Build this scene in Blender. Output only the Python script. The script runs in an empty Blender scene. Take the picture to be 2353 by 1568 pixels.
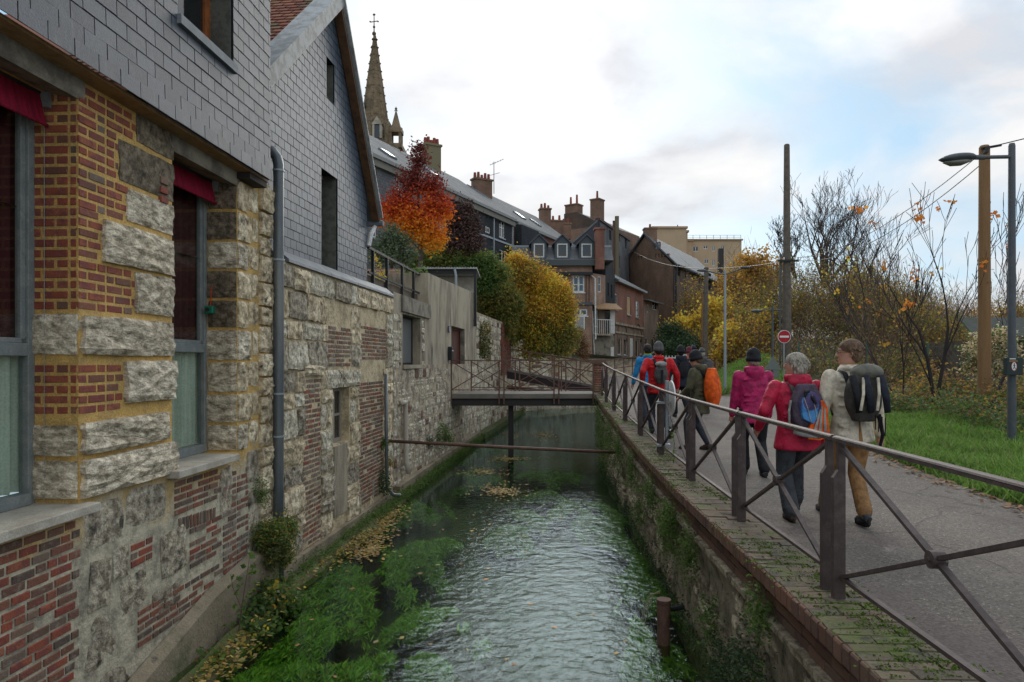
import bpy, bmesh, math, random
import numpy as np
from mathutils import Vector, Matrix
random.seed(7); rng = np.random.default_rng(7)
C = bpy.context.scene.collection
SC = bpy.context.scene
R = math.radians
# ------------------------------------------------------------------ camera, world, sun, exposure
CAMZ = 1.6; F_PX = 1569.0; CX = 1176.5; HZ = 830.0     # measured on the photograph (2353 px wide)
cam_d = bpy.data.cameras.new('camera'); cam = bpy.data.objects.new('camera', cam_d); C.objects.link(cam)
cam.location = (0, 0, CAMZ); cam.rotation_euler = (R(90), 0, 0)
cam_d.sensor_width = 36; cam_d.lens = 36 * F_PX / 2353; cam_d.shift_y = (HZ - 784) / 2353
cam_d.clip_start = 0.1; cam_d.clip_end = 3000
SC.camera = cam
SC.view_settings.view_transform = 'Standard'; SC.view_settings.look = 'None'
SC.view_settings.gamma = 1; SC.view_settings.use_curve_mapping = False
SC.view_settings.exposure = 0.86
SC.cycles.max_bounces = 6; SC.cycles.transparent_max_bounces = 12
SC.cycles.caustics_reflective = False; SC.cycles.caustics_refractive = False
SUN_AZ = math.atan(0.06); SUN_EL = R(24)
world = bpy.data.worlds.new('World'); SC.world = world; world.use_nodes = True

def build_world():
    nt = world.node_tree; N = nt.nodes; L = nt.links; N.clear()
    def n(t, **k):
        x = N.new(t)
        for a, b in k.items(): setattr(x, a, b)
        return x
    def math_(op, a, b=None, cl=False):
        m = n('ShaderNodeMath', operation=op); m.use_clamp = cl
        for i, v in enumerate((a, b)):
            if v is None: continue
            if isinstance(v, (int, float)): m.inputs[i].default_value = v
            else: L.new(v, m.inputs[i])
        return m.outputs[0]
    sky = n('ShaderNodeTexSky'); sky.sky_type = 'NISHITA'; sky.sun_disc = False
    sky.sun_elevation = SUN_EL; sky.sun_rotation = SUN_AZ; sky.air_density = 1.0; sky.dust_density = 1.2
    tc = n('ShaderNodeTexCoord'); sep = n('ShaderNodeSeparateXYZ'); L.new(tc.outputs['Generated'], sep.inputs[0])
    z = sep.outputs[2]
    den = math_('ADD', math_('MAXIMUM', z, 0.0), 0.22)
    comb = n('ShaderNodeCombineXYZ')
    L.new(math_('DIVIDE', sep.outputs[0], den), comb.inputs[0]); L.new(math_('DIVIDE', sep.outputs[1], den), comb.inputs[1])
    def noise(scale, det, rough, off, dist=0.0):
        mp = n('ShaderNodeMapping'); L.new(comb.outputs[0], mp.inputs[0]); mp.inputs['Location'].default_value = off
        t = n('ShaderNodeTexNoise'); L.new(mp.outputs[0], t.inputs['Vector'])
        t.inputs['Scale'].default_value = scale; t.inputs['Detail'].default_value = det
        t.inputs['Roughness'].default_value = rough; t.inputs['Distortion'].default_value = dist
        return t.outputs['Fac']
    def ramp(f, stops):
        r = n('ShaderNodeValToRGB'); L.new(f, r.inputs[0]); e = r.color_ramp.elements
        while len(e) < len(stops): e.new(0.5)
        for i, (p, c) in enumerate(stops): e[i].position = p; e[i].color = (*c, 1)
        return r.outputs[0]
    nA = noise(1.1, 7, .55, (1.3, .6, 0), .35)
    nB = noise(2.2, 6, .55, (3.1, 5.2, 4), .2)
    cover = ramp(nA, [(.38, (0.0, .0, .0)), (.48, (.5,)*3), (.57, (1, 1, 1))])      # 1 = cloud
    ccol = ramp(nB, [(.34, (.375, .382, .405)), (.47, (.465, .47, .482)), (.66, (.545, .543, .538))])
    # bright patch where the sun stands behind the cloud
    sd = Vector((math.sin(SUN_AZ) * math.cos(R(19.6)), math.cos(SUN_AZ) * math.cos(R(19.6)), math.sin(R(19.6))))
    dp = n('ShaderNodeVectorMath', operation='DOT_PRODUCT'); L.new(tc.outputs['Generated'], dp.inputs[0]); dp.inputs[1].default_value = sd
    glow = math_('POWER', math_('MAXIMUM', dp.outputs['Value'], 0.0), 420.0)
    glow2 = math_('POWER', math_('MAXIMUM', dp.outputs['Value'], 0.0), 14.0)
    g = math_('ADD', math_('MULTIPLY', glow, .30), math_('MULTIPLY', glow2, .01))
    add = n('ShaderNodeMixRGB', blend_type='ADD'); add.inputs[0].default_value = 1
    L.new(ccol, add.inputs[1]); L.new(g, add.inputs[2])
    b1 = n('ShaderNodeBackground'); L.new(sky.outputs[0], b1.inputs[0]); b1.inputs[1].default_value = 0.06
    pale = n('ShaderNodeBackground'); pale.inputs[0].default_value = (.25, .42, .57, 1); pale.inputs[1].default_value = .95
    m0 = n('ShaderNodeMixShader'); m0.inputs[0].default_value = .7
    L.new(b1.outputs[0], m0.inputs[1]); L.new(pale.outputs[0], m0.inputs[2])
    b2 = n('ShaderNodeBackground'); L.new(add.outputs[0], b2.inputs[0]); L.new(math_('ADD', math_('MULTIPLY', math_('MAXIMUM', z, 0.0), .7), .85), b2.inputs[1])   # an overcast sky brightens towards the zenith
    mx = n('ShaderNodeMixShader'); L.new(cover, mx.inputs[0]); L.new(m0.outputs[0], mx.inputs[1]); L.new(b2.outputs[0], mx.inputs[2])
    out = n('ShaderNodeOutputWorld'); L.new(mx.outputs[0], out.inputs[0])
build_world()
sun_d = bpy.data.lights.new('sun', 'SUN'); sun_d.energy = 1.5; sun_d.angle = R(45); sun_d.color = (1, .95, .86)
sun = bpy.data.objects.new('sun', sun_d); C.objects.link(sun)
sv = Vector((math.sin(SUN_AZ) * math.cos(SUN_EL), math.cos(SUN_AZ) * math.cos(SUN_EL), math.sin(SUN_EL)))
sun.rotation_euler = (-sv).to_track_quat('-Z', 'Y').to_euler(); sun.location = (0, 0, 40)

# ------------------------------------------------------------------ materials
MATS = {}
def mat(name, base, rough=.85, var=None, rnd=None, vscale=3, bump=0, bscale=40, bdetail=5, stretch=(1, 1, 1), spots=None,
        metal=0, trans=0, spec=.35, rndw=1.0, bstretch=(1, 1, 1), coat=0, fine=.12, thresh=(.45, .6), island=True, extra=None):
    """base: rgb; var: second rgb mixed by noise; rnd: list of rgb picked at random per piece; spots: (rgb, scale, lo, hi)"""
    if name in MATS: return MATS[name]
    m = bpy.data.materials.new(name); m.use_nodes = True; MATS[name] = m
    nt = m.node_tree; N = nt.nodes; L = nt.links; N.clear()
    out = N.new('ShaderNodeOutputMaterial'); bs = N.new('ShaderNodeBsdfPrincipled'); L.new(bs.outputs[0], out.inputs[0])
    bs.inputs['Roughness'].default_value = rough; bs.inputs['Metallic'].default_value = metal
    bs.inputs['Specular IOR Level'].default_value = spec
    if coat: bs.inputs['Coat Weight'].default_value = coat
    geo = N.new('ShaderNodeNewGeometry')
    def noise(scale, det=4, st=(1, 1, 1), off=0, rgh=.55, dist=0):
        mp = N.new('ShaderNodeMapping'); L.new(geo.outputs['Position'], mp.inputs[0]); mp.inputs['Scale'].default_value = st
        mp.inputs['Location'].default_value = (off, off * 1.7, off * .6)
        t = N.new('ShaderNodeTexNoise'); L.new(mp.outputs[0], t.inputs['Vector']); t.inputs['Scale'].default_value = scale
        t.inputs['Detail'].default_value = det; t.inputs['Roughness'].default_value = rgh; t.inputs['Distortion'].default_value = dist
        return t.outputs['Fac']
    def ramp(f, a, b, ca=(0, 0, 0), cb=(1, 1, 1)):
        r = N.new('ShaderNodeValToRGB'); L.new(f, r.inputs[0]); e = r.color_ramp.elements
        e[0].position = a; e[1].position = b; e[0].color = (*ca, 1); e[1].color = (*cb, 1)
        return r.outputs[0]
    def mix(f, a, b, bt='MIX'):
        x = N.new('ShaderNodeMixRGB'); x.blend_type = bt
        for i, v in enumerate((f, a, b)):
            if isinstance(v, (int, float)): x.inputs[i].default_value = v
            elif isinstance(v, tuple): x.inputs[i].default_value = (*v, 1)
            else: L.new(v, x.inputs[i])
        return x.outputs[0]
    col = base
    if rnd:
        oi = N.new('ShaderNodeObjectInfo'); ad = N.new('ShaderNodeMath'); ad.operation = 'ADD'
        L.new(oi.outputs['Random'], ad.inputs[0]); L.new(geo.outputs['Random Per Island'], ad.inputs[1])
        fr = N.new('ShaderNodeMath'); fr.operation = 'FRACT'; L.new(ad.outputs[0], fr.inputs[0])
        r = N.new('ShaderNodeValToRGB'); L.new(fr.outputs[0], r.inputs[0]); e = r.color_ramp.elements; r.color_ramp.interpolation = 'LINEAR'
        while len(e) < len(rnd): e.new(.5)
        for i, c in enumerate(rnd): e[i].position = (i + .0) / max(1, len(rnd) - 1); e[i].color = (*c, 1)
        col = mix(rndw, base, r.outputs[0])
    if var is not None:
        col = mix(ramp(noise(vscale, 5, stretch, 3.3, .6), *thresh), col, var)
    for k, s in enumerate(spots or []):
        col = mix(ramp(noise(s[1], 6, s[4] if len(s) > 4 else (1, 1, 1), 11 + 7 * k, .65), s[2], s[3]), col, s[0])
    if fine:
        f = ramp(noise(70 if fine > 0 else 30, 4, (1, 1, 1), 1), .3, .7, (1 - abs(fine) * 1.6,) * 3, (1 + abs(fine),) * 3)
        col = mix(1.0, col, f, 'MULTIPLY')
    if extra: col = extra(N, L, geo, col, mix, ramp, noise)
    if isinstance(col, tuple): bs.inputs['Base Color'].default_value = (*col, 1)
    else: L.new(col, bs.inputs['Base Color'])
    if bump:
        b = N.new('ShaderNodeBump'); b.inputs['Strength'].default_value = 1; b.inputs['Distance'].default_value = bump
        L.new(noise(bscale, bdetail, bstretch, 5, .6, .2), b.inputs['Height']); L.new(b.outputs[0], bs.inputs['Normal'])
    if trans:
        tr = N.new('ShaderNodeBsdfTranslucent'); ms = N.new('ShaderNodeMixShader'); ms.inputs[0].default_value = trans
        if isinstance(col, tuple): tr.inputs[0].default_value = (*col, 1)
        else: L.new(col, tr.inputs[0])
        L.new(bs.outputs[0], ms.inputs[1]); L.new(tr.outputs[0], ms.inputs[2]); L.new(ms.outputs[0], out.inputs[0])
    return m

def leafmat(name, cols, trans=.3, clump=None):
    if trans >= .3: trans = .45; cols = [tuple(min(.85, x * 1.25) for x in c) for c in cols]
    if clump:
        def ex(N, L, geo, col, mix, ramp, noise):
            return mix(ramp(noise(clump[1], 3, (1, 1, 1), 2), clump[2], clump[3]), col, clump[0])
        return mat(name, cols[0], .7, rnd=cols, trans=trans, fine=0, extra=ex, spec=.25)
    return mat(name, cols[0], .7, rnd=cols, trans=trans, fine=0, spec=.25)

M_ = {}
M_['slate'] = mat('slate', (.085, .098, .125), .55, rnd=[(.040, .047, .062), (.066, .075, .096), (.046, .053, .068), (.088, .097, .118), (.055, .064, .083)], var=(.095, .10, .115), vscale=2.5, bump=.002, bscale=60, thresh=(.5, .75), spec=.5, spots=[((.15, .15, .145), 9, .60, .8, (1, 1, .12)), ((.05, .055, .045), 2.2, .60, .72)])
M_['slate2'] = mat('slate2', (.10, .122, .15), .45, rnd=[(.050, .066, .092), (.066, .084, .112), (.055, .068, .090), (.080, .098, .126), (.060, .077, .104)], bump=.002, bscale=60, spec=.4, spots=[((.15, .17, .19), 7, .62, .8, (1, 1, .12))])
M_['slate_back'] = mat('slate_back', (.012, .014, .018), .9)
M_['brick'] = mat('brick_red', (.28, .06, .04), .85, rnd=[(.25, .062, .036), (.32, .09, .048), (.28, .07, .038), (.11, .065, .045), (.36, .11, .058), (.22, .055, .038), (.31, .08, .042)], bump=.006, bscale=45, var=(.20, .06, .05), vscale=9, spots=[((.32, .22, .12), 22, .60, .72), ((.36, .30, .27), 9, .70, .82)])
M_['brick_dark'] = mat('brick_dark', (.12, .06, .05), .85, rnd=[(.19, .085, .055), (.24, .085, .05), (.11, .075, .06), (.21, .145, .105), (.20, .075, .048), (.10, .075, .06), (.16, .08, .055)], bump=.007, bscale=40, var=(.22, .18, .14), vscale=14, thresh=(.55, .7))
M_['brick_pale'] = mat('brick_pale', (.20, .14, .11), .9, rnd=[(.17, .13, .11), (.21, .12, .095), (.26, .21, .17), (.15, .11, .09), (.22, .085, .065), (.23, .19, .15)], bump=.007, bscale=40, var=(.30, .27, .22), vscale=8, thresh=(.5, .7))
M_['brick_coping'] = mat('brick_coping', (.15, .12, .10), .85, rnd=[(.14, .105, .07), (.11, .09, .065), (.16, .125, .08), (.15, .10, .068), (.10, .085, .065)], bump=.005, bscale=50, spots=[((.10, .12, .03), 3.2, .52, .66), ((.045, .042, .036), 9, .54, .68), ((.24, .21, .16), 12, .64, .72)])
M_['brick_quay'] = mat('brick_quay', (.15, .07, .055), .85, rnd=[(.15, .072, .05), (.19, .10, .068), (.11, .06, .045), (.21, .10, .065), (.14, .09, .065)], bump=.005, bscale=50, spots=[((.30, .28, .24), 14, .68, .8)])
def stone(name, a, rough_lichen=.5, dark=(.06, .052, .045), b=(.42, .38, .31), bump=.035, bs=14, st=(1, 1, 1)):
    def ex(N, L, geo, col, mix, ramp, noise):
        return mix(1.0, col, ramp(noise(bs * 1.1, 9, st, 5, .68), .38, .60, (.42, .375, .315), (1.2, 1.17, 1.1)), 'MULTIPLY')  # crevice shade and grime painted into the colour, following the bump noise
    return mat(name, a, .95, rnd=[a, b, tuple(x * .82 for x in a), tuple(x * 1.06 for x in b)], var=tuple(x * .72 for x in a), vscale=3.5, thresh=(.4, .65), bump=bump, bscale=bs, bdetail=9, bstretch=st, extra=ex,
               spots=[(dark, 5.5, rough_lichen, rough_lichen + .13), (dark, 24, rough_lichen + .06, rough_lichen + .17)], fine=.2)
M_['stone_rough'] = stone('stone_rough', (.74, .655, .52), .64, bump=.06, bs=8, st=(1.0, 1.0, 2.0), b=(.80, .73, .61))
M_['stone_dark'] = stone('stone_dark', (.20, .165, .12), .55, b=(.27, .225, .165), bump=.02)
M_['stone_old'] = stone('stone_old', (.74, .62, .44), .57, b=(.82, .72, .55), bump=.05, bs=8)
M_['stone_grey'] = stone('stone_grey', (.46, .41, .33), .54, b=(.60, .54, .44), bump=.05, bs=10)
M_['stone_white'] = stone('stone_white', (.70, .64, .52), .58, b=(.80, .76, .66), bump=.03, bs=14)
M_['stone_quay'] = stone('stone_quay', (.40, .34, .255), .56, b=(.56, .49, .38), bump=.045, bs=9, dark=(.045, .045, .03))
M_['mortar_ochre'] = mat('mortar_ochre', (.56, .36, .12), .95, var=(.36, .24, .10), vscale=5, bump=.014, bscale=35, spots=[((.26, .20, .12), 12, .6, .72)], fine=.15)
def low_mix(N, L, geo, col, mix, ramp, noise):
    sp = N.new('ShaderNodeSeparateXYZ'); L.new(geo.outputs['Position'], sp.inputs[0])
    a = N.new('ShaderNodeMath'); a.operation = 'ADD'; L.new(sp.outputs[2], a.inputs[0])
    nn = N.new('ShaderNodeMath'); nn.operation = 'MULTIPLY'; L.new(noise(2.2, 5), nn.inputs[0]); nn.inputs[1].default_value = 1.2
    L.new(nn.outputs[0], a.inputs[1])
    mr = N.new('ShaderNodeMapRange'); L.new(a.outputs[0], mr.inputs[0]); mr.inputs[1].default_value = .75; mr.inputs[2].default_value = 1.15
    low = mix(ramp(noise(6, 8, (1, 1, 1), 9, .7), .42, .62), (.52, .46, .34), (.26, .23, .175))
    return mix(mr.outputs[0], low, col)
M_['near_mortar'] = mat('near_mortar', (.60, .38, .12), .95, var=(.48, .31, .11), vscale=5, bump=.02, bscale=18, bdetail=8, fine=.18, extra=low_mix)
M_['mortar_beige'] = mat('mortar_beige', (.62, .50, .32), .95, var=(.40, .32, .20), vscale=4, bump=.03, bscale=16, bdetail=8, spots=[((.12, .105, .08), 7, .58, .7)], fine=.18)
M_['mortar_grey'] = mat('mortar_grey', (.46, .37, .26), .95, var=(.22, .18, .14), vscale=4, bump=.02, bscale=20, bdetail=8, spots=[((.22, .10, .07), 9, .6, .7)], fine=.15)
M_['mortar_quay'] = mat('mortar_quay', (.36, .30, .215), .95, var=(.20, .165, .11), vscale=3, bump=.05, bscale=7, bdetail=9, spots=[((.06, .08, .025), 3, .60, .72), ((.46, .41, .33), 4, .60, .70, (1, 1, .5)), ((.05, .045, .03), 7, .58, .68, (1, 1, .5))], fine=.2)
M_['concrete'] = mat('concrete', (.40, .34, .25), .9, var=(.24, .20, .145), vscale=1.6, bump=.008, bscale=30, stretch=(1, 1, .35), spots=[((.085, .072, .055), 3.2, .54, .70, (1, 1, .25)), ((.40, .37, .31), 4.5, .66, .74, (1, 1, .5))])
M_['concrete_skirt'] = mat('concrete_skirt', (.27, .22, .15), .9, var=(.18, .145, .095), vscale=1.2, bump=.012, bscale=25, spots=[((.10, .11, .05), 2.2, .54, .72), ((.09, .08, .06), 6, .6, .7, (1, 1, .3))])
M_['sill'] = mat('sill', (.46, .42, .35), .85, var=(.36, .32, .26), vscale=5, bump=.005, bscale=60, spots=[((.10, .085, .06), 30, .68, .74)])
M_['zinc'] = mat('zinc', (.15, .17, .19), .65, var=(.20, .215, .23), vscale=4, bump=.002, bscale=20, spec=.3)
M_['pipe'] = mat('pipe_zinc', (.10, .115, .125), .34, var=(.17, .175, .165), vscale=4, metal=.2, stretch=(1, 1, .15), spec=.5)
M_['verge_zinc'] = mat('verge_zinc', (.38, .38, .37), .6, var=(.25, .24, .22), vscale=5, bump=.004, bscale=20)
M_['wood_brown'] = mat('wood_brown', (.13, .065, .03), .7, var=(.08, .04, .02), vscale=8, bump=.003, bscale=40)
M_['wood_tan'] = mat('wood_tan', (.33, .19, .085), .7, var=(.25, .14, .06), vscale=12, bump=.003, bscale=40)
M_['wood_orange'] = mat('wood_orange', (.32, .10, .03), .55, var=(.22, .07, .02), vscale=10)
M_['reveal'] = mat('reveal_render', (.13, .13, .105), .9, var=(.09, .09, .075), vscale=10, bump=.003, bscale=60)
M_['render_grey'] = mat('render_grey', (.27, .24, .185), .9, var=(.14, .12, .095), vscale=3, bump=.006, bscale=40)
M_['frame_grey'] = mat('frame_grey', (.19, .21, .205), .5, var=(.24, .255, .245), vscale=10)
M_['white'] = mat('white_paint', (.72, .71, .68), .5, var=(.58, .56, .52), vscale=8)
M_['glass'] = mat('window_glass', (.012, .014, .016), .05, spec=.8, fine=0)
M_['glass_blue'] = mat('window_blue_blind', (.05, .11, .15), .25, spec=.6, fine=0)
M_['curtain_red'] = mat('curtain_red', (.06, .008, .012), .9, var=(.06, .008, .012), vscale=6, stretch=(3, 3, .3))
M_['curtain_pale'] = mat('curtain_pale', (.62, .68, .58), .9, var=(.40, .46, .38), vscale=4, stretch=(1, 5, .12), thresh=(.35, .6), bump=.02, bscale=5, bstretch=(1, 5, .1))  # vertical stripes paint the shade of the folds into the cloth colour
M_['fabric_red'] = mat('awning_red', (.26, .014, .035), .9, var=(.17, .012, .028), vscale=6, bump=.012, bscale=9, bstretch=(1, 4, .3), stretch=(2, 5, .3), spec=.1)
M_['rail'] = mat('rail_paint', (.056, .036, .033), .65, var=(.085, .057, .051), vscale=14, bump=.001, bscale=90, spec=.5, spots=[((.16, .12, .10), 40, .66, .74), ((.14, .06, .03), 7, .70, .78)])
M_['rust'] = mat('rusty_steel', (.11, .06, .045), .7, var=(.16, .085, .06), vscale=7, bump=.003, bscale=60)
M_['black_steel'] = mat('black_steel', (.018, .018, .02), .5)
M_['door'] = mat('door_brown', (.10, .028, .018), .55, var=(.07, .02, .013), vscale=6, stretch=(1, 1, .2))
M_['tile_red'] = mat('roof_tile_red', (.26, .085, .05), .85, rnd=[(.26, .085, .05), (.18, .07, .045), (.30, .12, .07), (.13, .11, .06)], bump=.004)
M_['roof_slate'] = mat('roof_slate', (.14, .145, .15), .85, spec=.12, rnd=[(.12, .125, .13), (.17, .175, .18), (.13, .135, .145)], var=(.19, .19, .18), vscale=1.2, bump=.008, bscale=12)
def brickwall(name, a, b, mort, sc=1.0, st=None):
    def ex(N, L, geo, col, mix, ramp, noise):
        tc = N.new('ShaderNodeUVMap')
        bt = N.new('ShaderNodeTexBrick'); L.new(tc.outputs[0], bt.inputs['Vector']); bt.inputs['Scale'].default_value = 1
        bt.inputs['Brick Width'].default_value = .24 * sc; bt.inputs['Row Height'].default_value = .085 * sc; bt.inputs['Mortar Size'].default_value = .012 * sc
        bt.inputs['Color1'].default_value = (*a, 1); bt.inputs['Color2'].default_value = (*b, 1); bt.inputs['Mortar'].default_value = (*mort, 1)
        big = ramp(noise(.8, 6, (1, 1, .6), 4, .65), .35, .65, (.62, .62, .62), (1.15, 1.12, 1.1))
        return mix(1.0, bt.outputs[0], big, 'MULTIPLY')
    return mat(name, a, .9, extra=ex, fine=.15, bump=.006, bscale=20)
M_['bw_red'] = brickwall('brick_wall_red', (.34, .13, .085), (.27, .10, .068), (.20, .15, .12))
M_['bw_brown'] = brickwall('brick_wall_brown', (.26, .145, .092), (.185, .108, .073), (.21, .155, .115))
M_['bw_arcade'] = brickwall('brick_wall_arcade', (.25, .165, .12), (.19, .13, .10), (.30, .24, .19))
M_['bw_pale'] = brickwall('brick_wall_pale', (.36, .20, .14), (.28, .155, .11), (.38, .31, .24))
def slatewall(name, a, b, line=.45):
    def ex(N, L, geo, col, mix, ramp, noise):
        tc = N.new('ShaderNodeUVMap')
        bt = N.new('ShaderNodeTexBrick'); L.new(tc.outputs[0], bt.inputs['Vector']); bt.inputs['Scale'].default_value = 1
        bt.inputs['Brick Width'].default_value = .24; bt.inputs['Row Height'].default_value = .14; bt.inputs['Mortar Size'].default_value = .008
        bt.inputs['Color1'].default_value = (*a, 1); bt.inputs['Color2'].default_value = (*b, 1); bt.inputs['Mortar'].default_value = (*[x * line for x in a], 1)
        big = ramp(noise(.9, 6, (1, 1, .6), 4, .65), .35, .65, (.75, .75, .75), (1.15, 1.15, 1.15))
        return mix(1.0, bt.outputs[0], big, 'MULTIPLY')
    return mat(name, a, .85, extra=ex, fine=.08, bump=.004, bscale=14, spec=.12)
M_['sw_grey'] = slatewall('slate_wall_grey', (.15, .155, .165), (.175, .18, .19))
M_['sw_dark'] = slatewall('slate_wall_dark', (.042, .045, .05), (.052, .055, .06))
M_['sw_roof'] = slatewall('slate_roof', (.15, .155, .16), (.18, .185, .19), .6)
M_['pot'] = mat('chimney_pot', (.24, .06, .035), .8)
M_['beige'] = mat('beige_render', (.50, .36, .23), .85, var=(.46, .33, .21), vscale=.4)
M_['spire'] = mat('spire_stone', (.23, .165, .10), .9, rnd=None, var=(.14, .105, .065), vscale=.9, bump=.12, bscale=3, bdetail=8, spots=[((.30, .26, .19), 1.6, .62, .7), ((.11, .095, .045), 1.0, .55, .7)])
M_['spire_pale'] = mat('cornice_stone', (.42, .38, .30), .9, var=(.30, .27, .21), vscale=.8)
def asph(N, L, geo, col, mix, ramp, noise):
    wv = N.new('ShaderNodeVectorMath'); wv.operation = 'ADD'; sc_ = N.new('ShaderNodeVectorMath'); sc_.operation = 'SCALE'; sc_.inputs['Scale'].default_value = .5
    L.new(noise(1.6, 5), sc_.inputs[0]); L.new(geo.outputs['Position'], wv.inputs[0]); L.new(sc_.outputs[0], wv.inputs[1])
    v = N.new('ShaderNodeTexVoronoi'); v.feature = 'DISTANCE_TO_EDGE'; v.inputs['Scale'].default_value = .42; L.new(wv.outputs[0], v.inputs['Vector'])
    crack = ramp(v.outputs['Distance'], .002, .006, (.62, .62, .62), (1, 1, 1))
    v2 = N.new('ShaderNodeTexVoronoi'); v2.inputs['Scale'].default_value = 55; L.new(geo.outputs['Position'], v2.inputs['Vector'])
    grit = ramp(v2.outputs['Color'], .15, .9, (.78, .77, .76), (1.25, 1.23, 1.2))
    return mix(1.0, mix(1.0, col, crack, 'MULTIPLY'), grit, 'MULTIPLY')
M_['asphalt'] = mat('asphalt', (.118, .101, .088), .85, var=(.148, .127, .110), vscale=.7, bump=.008, bscale=80, bdetail=3, fine=0, spots=[((.34, .30, .26), 42, .60, .66), ((.045, .038, .032), 38, .57, .65), ((.115, .092, .085), 1.3, .55, .64), ((.10, .08, .075), .45, .52, .60, (1, .25, 1)), ((.22, .19, .17), 3, .66, .72)], spec=.3, extra=asph)
M_['earth'] = mat('earth', (.07, .06, .03), .95, var=(.045, .06, .02), vscale=1.5, bump=.04, bscale=8, spots=[((.12, .08, .03), 3, .55, .7)])
M_['conc_pole'] = mat('concrete_pole', (.15, .125, .10), .9, var=(.11, .09, .07), vscale=6, bump=.004)
M_['wood_pole'] = mat('wooden_pole', (.24, .135, .06), .8, var=(.22, .115, .045), vscale=5, stretch=(3, 3, .25), bump=.004, bscale=25, bstretch=(2, 2, .2))
M_['lamp_grey'] = mat('lamp_grey', (.075, .085, .095), .5, var=(.095, .10, .11), vscale=6)
M_['lamp_pale'] = mat('lamp_galvanised', (.30, .33, .35), .45, metal=.2)
M_['bark'] = mat('bark', (.075, .055, .045), .9, var=(.11, .085, .07), vscale=6, bump=.004)
M_['twig'] = mat('twig', (.13, .085, .055), .9, rnd=[(.12, .08, .055), (.19, .135, .09), (.09, .06, .045), (.16, .10, .06)], fine=0)
M_['twig_dark'] = mat('twig_dark', (.045, .035, .035), .9, fine=0)
M_['white_bar'] = mat('sign_white', (.75, .74, .72), .5, fine=0)
M_['sign_red'] = mat('sign_red', (.42, .012, .02), .5, fine=0)
M_['skin'] = mat('skin', (.48, .25, .17), .6, var=(.42, .20, .13), vscale=20, fine=0)
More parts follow.
